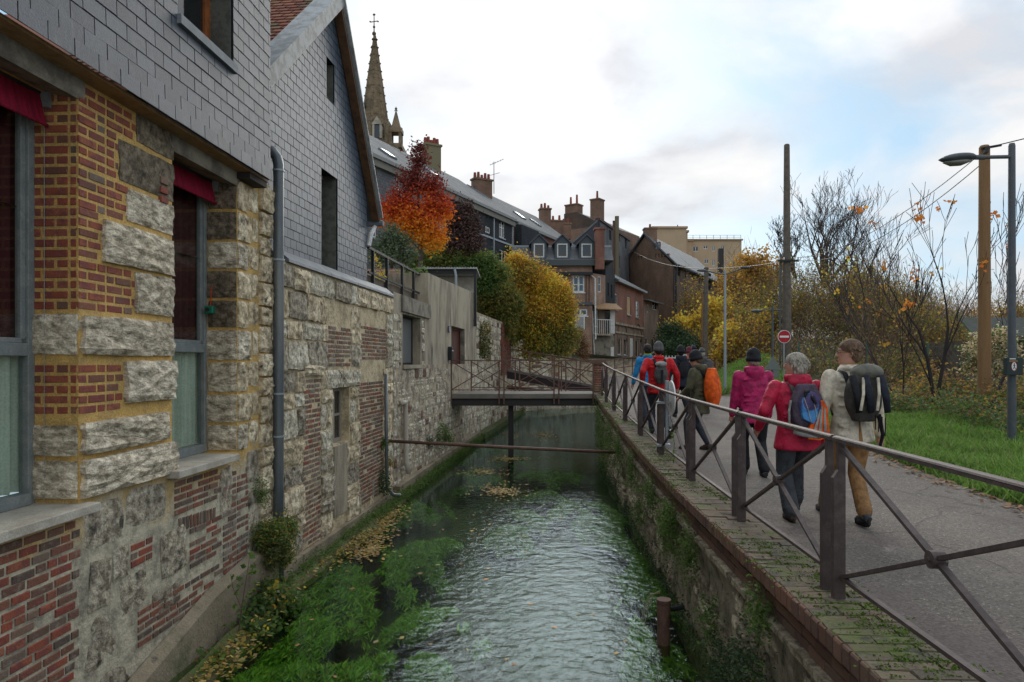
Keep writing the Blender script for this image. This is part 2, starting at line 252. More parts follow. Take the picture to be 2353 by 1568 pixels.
# ------------------------------------------------------------------ helpers
def tag(o, label=None, cat=None, group=None, kind=None):
    for k, v in (('label', label), ('category', cat), ('group', group), ('kind', kind)):
        if v: o[k] = v
    return o
def thing(name, label, cat, loc=(0, 0, 0), group=None):
    o = bpy.data.objects.new(name, None); o.empty_display_size = .2; C.objects.link(o); o.location = loc
    return tag(o, label, cat, group)
def M(m): return M_[m] if isinstance(m, str) else m
def origin(o):
    v = Vector((0, 0, 0))
    while o is not None: v += o.location; o = o.parent
    return v
def link(name, me, parent, loc=None, label=None, kind=None):
    """me has its vertices in world coordinates relative to parent's origin (no rotations on parents)"""
    o = bpy.data.objects.new(name, me); C.objects.link(o)
    if parent is not None: o.parent = parent
    if loc is not None: o.location = loc
    if label: o['label'] = label
    if kind: o['kind'] = kind
    return o
class MB:
    def __init__(s): s.v = []; s.f = []; s.fm = []; s.mi = 0
    def add(s, vs, fs):
        b = len(s.v); s.v += [tuple(v) for v in vs]; s.f += [tuple(b + i for i in f) for f in fs]; s.fm += [s.mi] * len(fs); return s
    def box(s, x0, x1, y0, y1, z0, z1):
        return s.add([(x0, y0, z0), (x1, y0, z0), (x1, y1, z0), (x0, y1, z0), (x0, y0, z1), (x1, y0, z1), (x1, y1, z1), (x0, y1, z1)],
                     [(0, 3, 2, 1), (4, 5, 6, 7), (0, 1, 5, 4), (1, 2, 6, 5), (2, 3, 7, 6), (3, 0, 4, 7)])
    def fbox(s, F, u0, u1, n0, n1, z0, z1):
        p = [F.p(u, n, z) for z in (z0, z1) for (u, n) in ((u0, n1), (u1, n1), (u1, n0), (u0, n0))]
        return s.add(p, [(0, 3, 2, 1), (4, 5, 6, 7), (0, 1, 5, 4), (1, 2, 6, 5), (2, 3, 7, 6), (3, 0, 4, 7)])
    def beam(s, a, b, w, h, up=(0, 0, 1)):
        a = Vector(a); b = Vector(b); d = (b - a).normalized(); r = d.cross(Vector(up))
        if r.length < 1e-4: r = d.cross(Vector((1, 0, 0)))
        r.normalize(); u = r.cross(d).normalized()
        vs = [c + r * (i * w / 2) + u * (j * h / 2) for c in (a, b) for (i, j) in ((-1, -1), (1, -1), (1, 1), (-1, 1))]
        return s.add(vs, [(0, 1, 2, 3), (7, 6, 5, 4), (0, 4, 5, 1), (1, 5, 6, 2), (2, 6, 7, 3), (3, 7, 4, 0)])
    def tube(s, pts, rad, n=8, cap=True, ell=None, up=None):
        pts = [Vector(p) for p in pts]
        if not isinstance(rad, (list, tuple)): rad = [rad] * len(pts)
        b = len(s.v); pr = None
        for i, p in enumerate(pts):
            d = (pts[min(i + 1, len(pts) - 1)] - pts[max(i - 1, 0)]).normalized()
            if pr is None:
                ref = Vector(up) if up else (Vector((1, 0, 0)) if abs(d.x) < .8 else Vector((0, 1, 0)))
                r = d.cross(ref).normalized()
            else: r = (pr - d * pr.dot(d)).normalized()
            pr = r; q = d.cross(r); ra = rad[i]
            rx, ry = ra if isinstance(ra, (tuple, list)) else (ra, ra)
            for k in range(n):
                t = 2 * math.pi * k / n; s.v.append(tuple(p + r * (rx * math.cos(t)) + q * (ry * math.sin(t))))
        for i in range(len(pts) - 1):
            for k in range(n):
                a = b + i * n + k; c = b + i * n + (k + 1) % n; s.f.append((a, c, c + n, a + n)); s.fm.append(s.mi)
        if cap:
            s.f.append(tuple(b + k for k in range(n))[::-1]); s.f.append(tuple(b + (len(pts) - 1) * n + k for k in range(n))); s.fm += [s.mi] * 2
        return s
    def rings(s, rs, n=16, cap=True):
        """rs: list of (cx, cy, z, rx, ry[, squareness])"""
        b = len(s.v)
        for r in rs:
            e = r[5] if len(r) > 5 else 2.0
            for k in range(n):
                t = 2 * math.pi * k / n; c = math.cos(t); q = math.sin(t)
                s.v.append((r[0] + r[3] * math.copysign(abs(c) ** (2 / e), c), r[1] + r[4] * math.copysign(abs(q) ** (2 / e), q), r[2]))
        for i in range(len(rs) - 1):
            for k in range(n):
                a = b + i * n + k; c = b + i * n + (k + 1) % n; s.f.append((a, c, c + n, a + n)); s.fm.append(s.mi)
        if cap:
            s.f.append(tuple(b + k for k in range(n))[::-1]); s.f.append(tuple(b + (len(rs) - 1) * n + k for k in range(n))); s.fm += [s.mi] * 2
        return s
    def ball(s, c, r, n=12, m=8, jit=0):
        rx, ry, rz = r if isinstance(r, (tuple, list)) else (r, r, r)
        rs = []
        for i in range(m + 1):
            t = math.pi * i / m; k = max(math.sin(t), .02)
            rs.append((c[0], c[1], c[2] - rz * math.cos(t), rx * k, ry * k))
        return s.rings(rs, n)
    def poly(s, pts): return s.add(pts, [tuple(range(len(pts)))])
    def prism(s, pts, off):
        """extrude polygon pts (3d) by vector off"""
        n = len(pts); off = Vector(off); q = [Vector(p) for p in pts]
        return s.add([*q, *[p + off for p in q]], [tuple(range(n)), tuple(range(2 * n - 1, n - 1, -1))] + [(i, i + n, (i + 1) % n + n, (i + 1) % n) for i in range(n)])
    def build(s, name, m, parent=None, label=None, kind=None, smooth=False, uv=False, rel=True, bevel=0, cat=None, group=None, fix=False):
        o = Vector((0, 0, 0)) if parent is None or not rel else origin(parent)
        me = bpy.data.meshes.new(name)
        me.from_pydata([(x - o.x, y - o.y, z - o.z) for x, y, z in s.v], [], s.f)
        ms = m if isinstance(m, (list, tuple)) else [m]
        for q in ms: me.materials.append(M(q))
        if len(ms) > 1: me.polygons.foreach_set('material_index', s.fm)
        if fix:
            bm = bmesh.new(); bm.from_mesh(me); bmesh.ops.recalc_face_normals(bm, faces=bm.faces); bm.to_mesh(me); bm.free()
        if smooth: me.polygons.foreach_set('use_smooth', [True] * len(me.polygons))
        if uv: box_uv(me, o)
        ob = link(name, me, parent, label=label, kind=kind)
        if bevel:
            b = ob.modifiers.new('bevel', 'BEVEL'); b.width = bevel; b.segments = 2; b.limit_method = 'ANGLE'
        if cat: ob['category'] = cat
        if group: ob['group'] = group
        return ob
def box_uv(me, o=Vector((0, 0, 0))):
    uvl = me.uv_layers.new(name='UVMap'); Z = Vector((0, 0, 1)); dat = uvl.data
    vs = [v.co + o for v in me.vertices]
    for p in me.polygons:
        nn = p.normal; t = Z.cross(nn)
        t = Vector((1, 0, 0)) if t.length < 1e-3 else t.normalized()
        if abs(t.x) > abs(t.y) and t.x < 0 or abs(t.y) >= abs(t.x) and t.y < 0: t = -t
        b = nn.cross(t)
        if b.z < 0: b = -b
        for li in p.loop_indices:
            co = vs[me.loops[li].vertex_index]; dat[li].uv = (co.dot(t), co.dot(b))
class Frame:
    """vertical plane: O at u=0, u along d, n outward, z up"""
    def __init__(s, a, b):
        s.o = Vector((a[0], a[1], 0)); d = Vector((b[0] - a[0], b[1] - a[1], 0)); s.len = d.length; s.d = d.normalized()
        s.n = Vector((s.d.y, -s.d.x, 0)); s.ang = math.atan2(s.d.y, s.d.x)
    def p(s, u, n, z): q = s.o + s.d * u + s.n * n; return Vector((q.x, q.y, z))
    def pix(s, px, py, n=0.0):
        k = (px - CX) / F_PX; o = s.o + s.n * n
        # (o + d*u).x = k * (o + d*u).y
        u = (k * o.y - o.x) / (s.d.x - k * s.d.y); Y = o.y + s.d.y * u
        return u, CAMZ + (HZ - py) / F_PX * Y
    def atY(s, Y): return (Y - s.o.y) / s.d.y
def W(px, py, Y): return Vector(((px - CX) / F_PX * Y, Y, CAMZ + (HZ - py) / F_PX * Y))
def clip(poly, a, b, c):
    """keep a*u + b*z <= c"""
    out = []; n = len(poly)
    for i in range(n):
        p, q = poly[i], poly[(i + 1) % n]; dp = a * p[0] + b * p[1] - c; dq = a * q[0] + b * q[1] - c
        if dp <= 0: out.append(p)
        if dp * dq < 0:
            t = dp / (dp - dq); out.append((p[0] + t * (q[0] - p[0]), p[1] + t * (q[1] - p[1])))
    return out
def wall_holes(mb, F, u0, u1, z0, z1, holes=(), depth=.2, top=None, n=0.0, ub=(), back=True):
    """front face with openings and their reveals; top = list of (u, z) giving the upper outline (a gable)"""
    holes = [h[:4] for h in holes]
    us = sorted({u0, u1, *[h[0] for h in holes], *[h[1] for h in holes], *ub, *([t[0] for t in top] if top else [])})
    us = [u for u in us if u0 - 1e-6 <= u <= u1 + 1e-6]
    zs = sorted({z0, z1, *[h[2] for h in holes], *[h[3] for h in holes]}); zs = [z for z in zs if z0 - 1e-6 <= z <= z1 + 1e-6]
    def th(u):
        for (a, za), (b, zb) in zip(top, top[1:]):
            if a <= u <= b: return za + (zb - za) * (u - a) / (b - a)
        return z1
    for a, b in zip(us, us[1:]):
        for c, d in zip(zs, zs[1:]):
            um, zm = (a + b) / 2, (c + d) / 2
            if any(h[0] < um < h[1] and h[2] < zm < h[3] for h in holes): continue
            pl = [(a, c), (b, c), (b, d), (a, d)]
            if top:
                ta, tb = th(a + 1e-6), th(b - 1e-6); s = (tb - ta) / (b - a); pl = clip(pl, -s, 1, ta - s * a)
            if len(pl) >= 3: mb.poly([F.p(u, n, z) for u, z in pl])
    for a, b, c, d in holes:
        for (p, q) in (((a, c), (a, d)), ((b, d), (b, c)), ((a, d), (b, d)), ((b, c), (a, c))):
            mb.poly([F.p(p[0], n, p[1]), F.p(q[0], n, q[1]), F.p(q[0], n - depth, q[1]), F.p(p[0], n - depth, p[1])])
    return mb
def window(F, u0, u1, z0, z1, parent, fm='white', bars=1, rows=1, n=-.10, t=.05, glass='glass', name='window', sill=None, label=None, split=None):
    f = MB(); e = .004
    f.fbox(F, u0 + e, u0 + t, n - .04, n, z0 + e, z1 - e); f.fbox(F, u1 - t, u1 - e, n - .04, n, z0 + e, z1 - e)
    f.fbox(F, u0 + t, u1 - t, n - .04, n, z0 + e, z0 + t); f.fbox(F, u0 + t, u1 - t, n - .04, n, z1 - t, z1 - e)
    for i in range(bars):
        u = u0 + (u1 - u0) * (i + 1) / (bars + 1); f.fbox(F, u - t * .6, u + t * .6, n - .035, n + .004, z0 + t, z1 - t)
    for i in range(rows):
        z = z0 + (z1 - z0) * (i + 1) / (rows + 1) if split is None else z0 + (z1 - z0) * split
        f.fbox(F, u0 + t, u1 - t, n - .03, n - .002, z - t * .3, z + t * .3)
    w = f.build(name, fm, parent, label=label)
    g = MB().fbox(F, u0 + t * .9, u1 - t * .9, n - .035, n - .022, z0 + t * .9, z1 - t * .9).build('pane', glass, w)
    if sill: MB().fbox(F, u0 - .06, u1 + .06, n, .06, z0 - .08, z0 - .004).build('sill', sill, w)
    return w
# --- pieces (bricks, stones, slates): unit meshes, front face at y = -.5, x along the wall, z up
def piece_mesh(kind, m, seed):
    r = random.Random(seed); me = bpy.data.meshes.new(kind); mb = MB()
    if kind in ('stone', 'block'):
        g = 4 if kind == 'stone' else 6; vs = []; J = .75 if kind == 'stone' else .35
        for j in range(g + 1):
            for i in range(g + 1):
                x = i / g - .5; z = j / g - .5; edge = i in (0, g) or j in (0, g); cor = i in (0, g) and j in (0, g)
                y = -.5 + (.16 if cor else .10 if edge else 0) + r.uniform(-.12, .12) * (0.6 if edge else 1)
                k = .985 if cor else 1
                vs.append(((x + J * r.uniform(-.045, .045)) * k, y, (z + J * r.uniform(-.055, .055)) * k))
        fs = [(j * (g + 1) + i, j * (g + 1) + i + 1, (j + 1) * (g + 1) + i + 1, (j + 1) * (g + 1) + i) for j in range(g) for i in range(g)]
        rim = list(range(g)) + [g + (g + 1) * j for j in range(g)] + [(g + 1) * g + i for i in range(g, 0, -1)] + [(g + 1) * j for j in range(g, 0, -1)]
        b = len(vs); vs += [(vs[i][0], .5, vs[i][2]) for i in rim]
        fs += [(rim[i], b + i, b + (i + 1) % len(rim), rim[(i + 1) % len(rim)]) for i in range(len(rim))]
        fs += []
        mb.add(vs, fs); sm = False
    elif kind == 'brick':
        c = .035; j = lambda a=.012: r.uniform(-a, a)
        f = [(-.5, -.5), (.5, -.5), (.5, .5), (-.5, .5)]
        v = [(x + j(), .5, z + j(.03)) for x, z in f] + [(x + j(), -.5 + .10, z + j(.03)) for x, z in f] + [(x * .955 + j(), -.5 + j(.06), z * .86 + j(.04)) for x, z in f]
        mb.add(v, [(0, 4, 5, 1), (1, 5, 6, 2), (2, 6, 7, 3), (3, 7, 4, 0), (4, 8, 9, 5), (5, 9, 10, 6), (6, 10, 11, 7), (7, 11, 8, 4), (8, 11, 10, 9)]); sm = False
    else:  # slate: thin, bottom edge proud, tilted
        j = lambda a=.01: r.uniform(-a, a)
        t = .38
        v = [(-.5 + j(), -.5, -.5 + j(.02)), (.5 + j(), -.5, -.5 + j(.02)), (.5, .5 - t, .5), (-.5, .5 - t, .5), (-.5, -.5 + t, -.5), (.5, -.5 + t, -.5), (.5, .5, .5), (-.5, .5, .5)]
        mb.add(v, [(0, 1, 2, 3), (4, 7, 6, 5), (0, 4, 5, 1), (1, 5, 6, 2), (2, 6, 7, 3), (3, 7, 4, 0)]); sm = False
    me.from_pydata(mb.v, [], [f[::-1] for f in mb.f] if kind != 'slate' else mb.f); me.materials.append(M(m))
    bm = bmesh.new(); bm.from_mesh(me); bmesh.ops.recalc_face_normals(bm, faces=bm.faces); bm.to_mesh(me); bm.free()
    if sm: me.polygons.foreach_set('use_smooth', [True] * len(me.polygons))
    return me
_pm = {}
def pmesh(kind, m, k):
    key = (kind, m, k)
    if key not in _pm: _pm[key] = piece_mesh(kind, m, hash((kind, k)) & 0xffff if 0 else k * 37 + len(kind))
    return _pm[key]
def seen(p):
    if p.y < .3: return 0
    x = CX + p.x / p.y * F_PX; y = HZ - (p.z - CAMZ) / p.y * F_PX
    ins = -30 < x < 2383 and -30 < y < 1600
    return (1000 if ins else 1) / p.y
class Pieces:
    """collect pieces of one kind for one thing; nearest 300 seen become parts, the rest one 'stuff' part"""
    def __init__(s, name, kind, parent, variants=8, stuff_label=None): s.name, s.kind, s.parent, s.nv, s.L, s.sl = name, kind, parent, variants, [], stuff_label
    def add(s, F, u, z, w, h, t, proud, m, rot=0.0):
        s.L.append((F, u, z, w, h, t, proud, m, rot, F.p(u, proud, z)))
    def flush(s, limit=300):
        s.L.sort(key=lambda q: -seen(q[9])); po = origin(s.parent)
        for q in s.L[:limit]:
            F, u, z, w, h, t, proud, m, rot, c = q
            o = bpy.data.objects.new(s.name, pmesh(s.kind, m, random.randrange(s.nv))); C.objects.link(o); o.parent = s.parent
            o.location = F.p(u, proud - t / 2, z) - po; o.rotation_euler = (0, rot, F.ang); o.scale = (w, t, h)
        rest = s.L[limit:]
        if not rest: return
        mats = sorted({q[7] for q in rest}); V = []; FA = []; MI = []; off = 0
        for q in rest:
            F, u, z, w, h, t, proud, m, rot, c = q
            me = pmesh(s.kind, m, random.randrange(s.nv)); vs = np.array([v.co for v in me.vertices]) * np.array([w, t, h])
            cr, sr = math.cos(rot), math.sin(rot); vs = np.stack([vs[:, 0] * cr + vs[:, 2] * sr, vs[:, 1], -vs[:, 0] * sr + vs[:, 2] * cr], 1)
            ca, sa = math.cos(F.ang), math.sin(F.ang); vs = np.stack([vs[:, 0] * ca - vs[:, 1] * sa, vs[:, 0] * sa + vs[:, 1] * ca, vs[:, 2]], 1)
            vs += np.array(F.p(u, proud - t / 2, z) - po); V.append(vs)
            for p in me.polygons: FA.append([off + i for i in p.vertices]); MI.append(mats.index(m))
            off += len(vs)
        me = bpy.data.meshes.new(s.name); me.from_pydata(np.concatenate(V).tolist(), [], FA)
        for m in mats: me.materials.append(M(m))
        me.polygons.foreach_set('material_index', MI)
        link(s.name + '_field', me, s.parent, kind='stuff')
def inter(base, cuts):
    """subtract cut intervals from the base intervals"""
    out = list(base)
    for a, b in cuts:
        nx = []
        for c, d in out:
            if b <= c or a >= d: nx.append((c, d)); continue
            if a > c: nx.append((c, a))
            if b < d: nx.append((b, d))
        out = nx
    return out
def lay_bricks(P, F, u0, u1, z0, z1, m, L=.225, h=.062, joint=.016, holes=(), span=None, proud=.008, t=.03, mode='flemish', skip=0.0, jit=.0, slope=0.0, ej=0.0):
    z = z0 + joint / 2 + h / 2; k = 0; course = h + joint
    while z + h / 2 <= z1 + .012:
        iv = [span(z)] if span else [(u0, u1)]
        iv = inter(iv, [(a, b) for a, b, c, d in holes if c < z < d])
        for a, b in iv:
            if b - a < .05: continue
            if ej: b += ej * (1 if k % 2 else -.3) + random.uniform(-.02, .02)
            x = a; i = k % 2
            first = True
            while x < b - .03:
                full = L - joint; half = (L - joint) / 2 - joint / 2
                w = (full if i % 2 == 0 else half) if mode == 'flemish' else (half if (first and k % 2) else full)
                if mode == 'random': w = random.choice((full, full, half, full * .8))
                w = min(w, b - joint / 2 - x)
                if b - joint / 2 - (x + w) < .04: w = b - joint / 2 - x
                mm = m if isinstance(m, str) else random.choices(m[0], m[1])[0]
                if w > .03 and random.random() >= skip:
                    P.add(F, x + w / 2, z + random.uniform(-jit, jit), w * random.uniform(.97, 1.0), h * random.uniform(.92, 1.02), t, proud + random.uniform(-.004, .004), mm, random.uniform(-1, 1) * jit * 2 + slope)
                x += w + joint; i += 1; first = False
        z += course; k += 1
def lay_stones(P, F, u0, u1, rows, m, wr=(.3, .6), joint=.02, holes=(), proud=.03, t=.10, jit=.006, pj=.02, skip=0):
    """rows: list of z levels bottom to top"""
    for z0, z1 in zip(rows, rows[1:]):
        zc = (z0 + z1) / 2; h = z1 - z0 - joint
        for a, b in inter([(u0, u1)], [(p - .01, q + .01) for p, q, r, s_ in holes if r < z1 - .03 and s_ > z0 + .03]):
            x = a
            while x < b - .05:
                w = random.uniform(*wr)
                if b - x - w < wr[0] * .5: w = b - x
                mm = m if isinstance(m, str) else random.choices(m[0], m[1])[0]
                if random.random() >= skip:
                    P.add(F, x + w / 2, zc + random.uniform(-jit, jit), w - joint, h * random.uniform(.93, 1.0), t, proud + random.uniform(-pj, pj), mm, random.uniform(-.015, .015))
                x += w
SUB = False
# --- leaves, branches
def quads_mesh(name, P, U, V, m, parent=None, label=None, kind=None, cat=None, loc=None):
    """P centres, U/V half axes; rhombus leaves"""
    n = len(P); vs = np.empty((n, 4, 3)); vs[:, 0] = P - U; vs[:, 1] = P - V; vs[:, 2] = P + U; vs[:, 3] = P + V
    me = bpy.data.meshes.new(name); me.vertices.add(4 * n); me.loops.add(4 * n); me.polygons.add(n)
    if parent is not None: vs = vs - np.array(origin(parent))
    me.vertices.foreach_set('co', vs.reshape(-1)); me.loops.foreach_set('vertex_index', np.arange(4 * n, dtype=np.int32))
    me.polygons.foreach_set('loop_start', np.arange(0, 4 * n, 4, dtype=np.int32)); me.update(calc_edges=True)
    me.materials.append(M(m))
    o = link(name, me, parent, label=label, kind=kind)
    if cat: o['category'] = cat
    return o
def rand_dirs(n, flat=0.0):
    d = rng.normal(size=(n, 3)); d[:, 2] *= (1 - flat); return d / np.linalg.norm(d, axis=1, keepdims=True)
def leaves_at(P, size, droop=0.0, asp=.55):
    n = len(P); a = rand_dirs(n, .3); a[:, 2] -= droop; a /= np.linalg.norm(a, axis=1, keepdims=True)
    b = np.cross(a, rand_dirs(n)); b /= np.maximum(np.linalg.norm(b, axis=1, keepdims=True), 1e-6)
    s = size * rng.uniform(.6, 1.25, (n, 1)) * .5
    return a * s, b * s * asp
def cloud(blobs, per, clump=.18, shell=.45, k=14):
    """points in leaf clumps spread over ellipsoid blobs (cx,cy,cz,rx,ry,rz); per = leaves per blob volume weight"""
    out = []
    if SUB:                                                          # break each blob up into smaller ones on its surface
        nb = []
        for b in blobs:
            nb.append(b)
            for _ in range(5):
                d = rand_dirs(1)[0]; d[1] *= .5; nb.append((*[b[i] + d[i] * b[3 + i] * .85 for i in range(3)], *[b[3 + i] * random.uniform(.28, .5) for i in range(3)]))
        blobs = nb
    for b in blobs:
        c = np.array(b[:3]); r = np.array(b[3:6]); n = max(3, int(per * (r[0] * r[1] * r[2]) ** (2 / 3) / k))
        d = rand_dirs(n); rad = 1 - shell * rng.random((n, 1)) ** 1.6; rad *= rng.uniform(.78, 1.12, (n, 1)); rad *= np.where(rng.random((n, 1)) < .16, rng.uniform(1.05, 1.4, (n, 1)), 1)
        cc = c + d * rad * r
        pts = cc[:, None, :] + rng.normal(size=(n, k, 3)) * clump * rng.uniform(.5, 1.3, (n, 1, 1))
        out.append(pts.reshape(-1, 3))
    return np.concatenate(out)
def branches(mb, base, top_h, spread, levels=4, r0=.08, n0=3, seed=0, lean=(0, 0), up=.55, sides=4, tips=None, length=None, ratio=.72, kids=(2, 3), fan=.25, rmin=0):
    rr = random.Random(seed)
    def grow(p, d, L, r, lv):
        segs = 3; pts = [p]; q = p.copy(); dd = d.copy(); rads = [r]
        for i in range(segs):
            dd = (dd + Vector((rr.uniform(-1, 1), rr.uniform(-1, 1), rr.uniform(-.3, .9) * up)) * .14).normalized()
            q = q + dd * L / segs; pts.append(q.copy()); rads.append(max(rmin, r * (1 - .45 * (i + 1) / segs)))
        mb.tube(pts, rads, sides if lv < 2 else 3, cap=False)
        if lv >= levels:
            if tips is not None: tips.extend([pts[-1], pts[-2]])
            return
        for j in range(rr.randint(*kids) + (1 if lv == 0 else 0)):
            ax = Vector((rr.uniform(-1, 1), rr.uniform(-1, 1), rr.uniform(-.2, .5))).normalized()
            nd = (dd + ax * spread + Vector((0, 0, up * .25))).normalized()
            at = pts[-1] if j == 0 else pts[rr.randint(1, segs)]
            grow(at, nd, L * ratio * rr.uniform(.75, 1.15), rads[-1] * rr.uniform(.6, .85), lv + 1)
    L0 = length or top_h * .33
    for i in range(n0):
        d = Vector((lean[0] + rr.uniform(-fan, fan) * (n0 > 1), lean[1] + rr.uniform(-fan, fan) * (n0 > 1), 1)).normalized()
        grow(Vector(base), d, L0, r0, 0)
    return mb
# ------------------------------------------------------------------ ground, road, river
QP = [(-2, 1.62), (2, 1.66), (3.84, 1.74), (7.5, 1.88), (13, 2.14), (18, 2.40), (21.5, 2.62), (23, 2.78), (30, 3.6), (38, 4.6), (44, 8), (48, 13), (56, 24), (80, 60)]
LP = [(-2, -3.91), (9.0, -3.19), (26.4, -1.38), (40, .4), (44, 4.5), (48, 14), (56, 25), (80, 61)]
def lerp(tab, y):
    if y <= tab[0][0]: return tab[0][1]
    for (a, va), (b, vb) in zip(tab, tab[1:]):
        if y <= b: return va + (vb - va) * (y - a) / (b - a)
    return tab[-1][1]
def sm(a, b, x): t = min(1, max(0, (x - a) / (b - a))); return t * t * (3 - 2 * t)
XQ = lambda y: lerp(QP, y)          # river face of the right quay coping
XL = lambda y: lerp(LP, y)          # left wall
zroad = lambda y: lerp([(-5, 0), (9, 0), (13, .12), (21.5, .40), (30, .46), (42, .75), (58, 1.7), (90, 3)], y)
zcop = lambda y: lerp([(-5, .13), (8, .13), (10.5, .17), (13, .25), (16.8, .39), (21.5, .57)], y)
XE = lambda y: lerp([(-5, 5.2), (7, 5.55), (12, 6.1), (17, 6.9), (18.5, 11), (21.5, 11.5), (23, 6.9), (30, 8.4), (42, 11.8), (60, 21), (90, 70)], y)
def hn(x, y, s=1.0): return .5 * math.sin(x * .9 * s + 1.3 * math.sin(y * .7 * s)) + .5 * math.sin(y * 1.1 * s + 1.7 * math.sin(x * .6 * s))
def zright(x, y):
    z = zroad(y); e = XE(y); d = x - e
    if d > 0:
        z += .10 * sm(0, .5, d) + .06 * sm(.5, 6, d) + .05 * hn(x, y) * sm(0, 2, d)
        if y > 20: z += sm(0, 3, d) * 1.0 * sm(24, 36, y)
    if y > 26: z += sm(6, 30, x - XQ(y) - 5) * min(y - 26, 45) * .10 * sm(26, 60, y)
    if y > 90: z += 0
    return z - .02
def zleft(x, y):
    if y < 26: return 3.25 if x < XL(y) - 2 else 2.8
    return 3.3 + (y - 26) * .02 - sm(38, 47, y) * 2.0 + min(3, max(0, XL(y) - x - 3) * .12) * sm(26, 34, y) * (1 - sm(38, 44, y))
def sheet(name, xs_fn, ys, zf, m, kind='structure', uv=False, smooth=True):
    mb = MB(); nx = None
    for y in ys:
        xs = xs_fn(y); nx = len(xs)
        for x in xs: mb.v.append((x, y, zf(x, y)))
    for j in range(len(ys) - 1):
        for i in range(nx - 1):
            a = j * nx + i; mb.f.append((a, a + 1, a + 1 + nx, a + nx)); mb.fm.append(0)
    o = mb.build(name, m, None, kind=kind, smooth=smooth, uv=uv); return o
ysn = [-3 + .5 * i for i in range(0, 130)] + [62 + 4 * i for i in range(8)] + [100, 140, 200, 400, 900]
off = [0.25, .6, 1.2, 2, 2.8, 3.4, 3.8, 4.2, 4.6, 5, 5.5, 6, 6.6, 7.3, 8, 9, 10, 12, 14, 17, 20, 24, 28, 34, 42, 55, 80, 140, 300, 900]
sheet('ground', lambda y: [XQ(y) + d for d in off], ysn, zright, 'earth')
loff = [0.4, 1, 2, 3, 4.5, 6, 9, 13, 18, 25, 40, 80, 200, 900]
sheet('garden_ground', lambda y: [XL(y) - d for d in loff][::-1], ysn, zleft, 'earth')
# road: its own sheet a few mm above
def road_xs(y):
    a = XQ(y) + .46 if y < 21.5 else XQ(y) + .3; b = XE(y) + .02; return [a + (b - a) * i / 12 for i in range(13)]
sheet('road', road_xs, [-3 + .5 * i for i in range(0, 130)], lambda x, y: zroad(y) + .012 - .03 * abs((x - XQ(y) - 2) / 3) ** 2 * (y < 20), 'asphalt')
# far land closing the horizon
mb = MB()
for i in range(60):
    a = -1.3 + 2.6 * i / 59; r = 900
    mb.v.append((r * math.sin(a), r * math.cos(a), -2)); mb.v.append((r * 1.1 * math.sin(a), r * 1.1 * math.cos(a), 24 + 10 * math.sin(i * .7) + 6 * math.sin(i * 1.9)))
mb.f = [(2 * i, 2 * i + 2, 2 * i + 3, 2 * i + 1) for i in range(59)]; mb.fm = [0] * 59
mb.build('far_hills', mat('far_hills', (.10, .10, .08), .95), None, kind='structure', smooth=True)
# river bed and water
def bedmat():
    def ex(N, L, geo, col, mix, ramp, noise):
        g = mix(ramp(noise(.75, 5, (1.5, .6, 1), 3, .6), .45, .55), (.035, .028, .018), (.02, .036, .010))
        return mix(ramp(noise(8, 6, (1, .5, 1), 9), .35, .7), g, (.025, .03, .015))
    return mat('riverbed', (.05, .05, .03), .9, extra=ex, fine=0)
sheet('riverbed', lambda y: [XL(y) - .3 + (XQ(y) + .6 - XL(y)) * i / 24 for i in range(25)], [-3 + .4 * i for i in range(0, 125)],
      lambda x, y: -1.82 + .07 * hn(x * 1.7, y * 1.1), bedmat())
WZ = -1.4
def schlick(N, L, geo, nrm, f0):
    d = N.new('ShaderNodeVectorMath'); d.operation = 'DOT_PRODUCT'; L.new(geo.outputs['Incoming'], d.inputs[0]); L.new(nrm, d.inputs[1]); q = d.outputs['Value']
    for op, v in (('ABSOLUTE', None), ('SUBTRACT', 1.0), ('POWER', 5.0), ('MULTIPLY_ADD', 1 - f0)):
        m = N.new('ShaderNodeMath'); m.operation = op; m.use_clamp = op != 'ABSOLUTE'
        if op == 'SUBTRACT': m.inputs[0].default_value = 1.0; L.new(q, m.inputs[1])
        else:
            L.new(q, m.inputs[0])
            if v is not None: m.inputs[1].default_value = v
            if op == 'MULTIPLY_ADD': m.inputs[2].default_value = f0
        q = m.outputs[0]
    return m
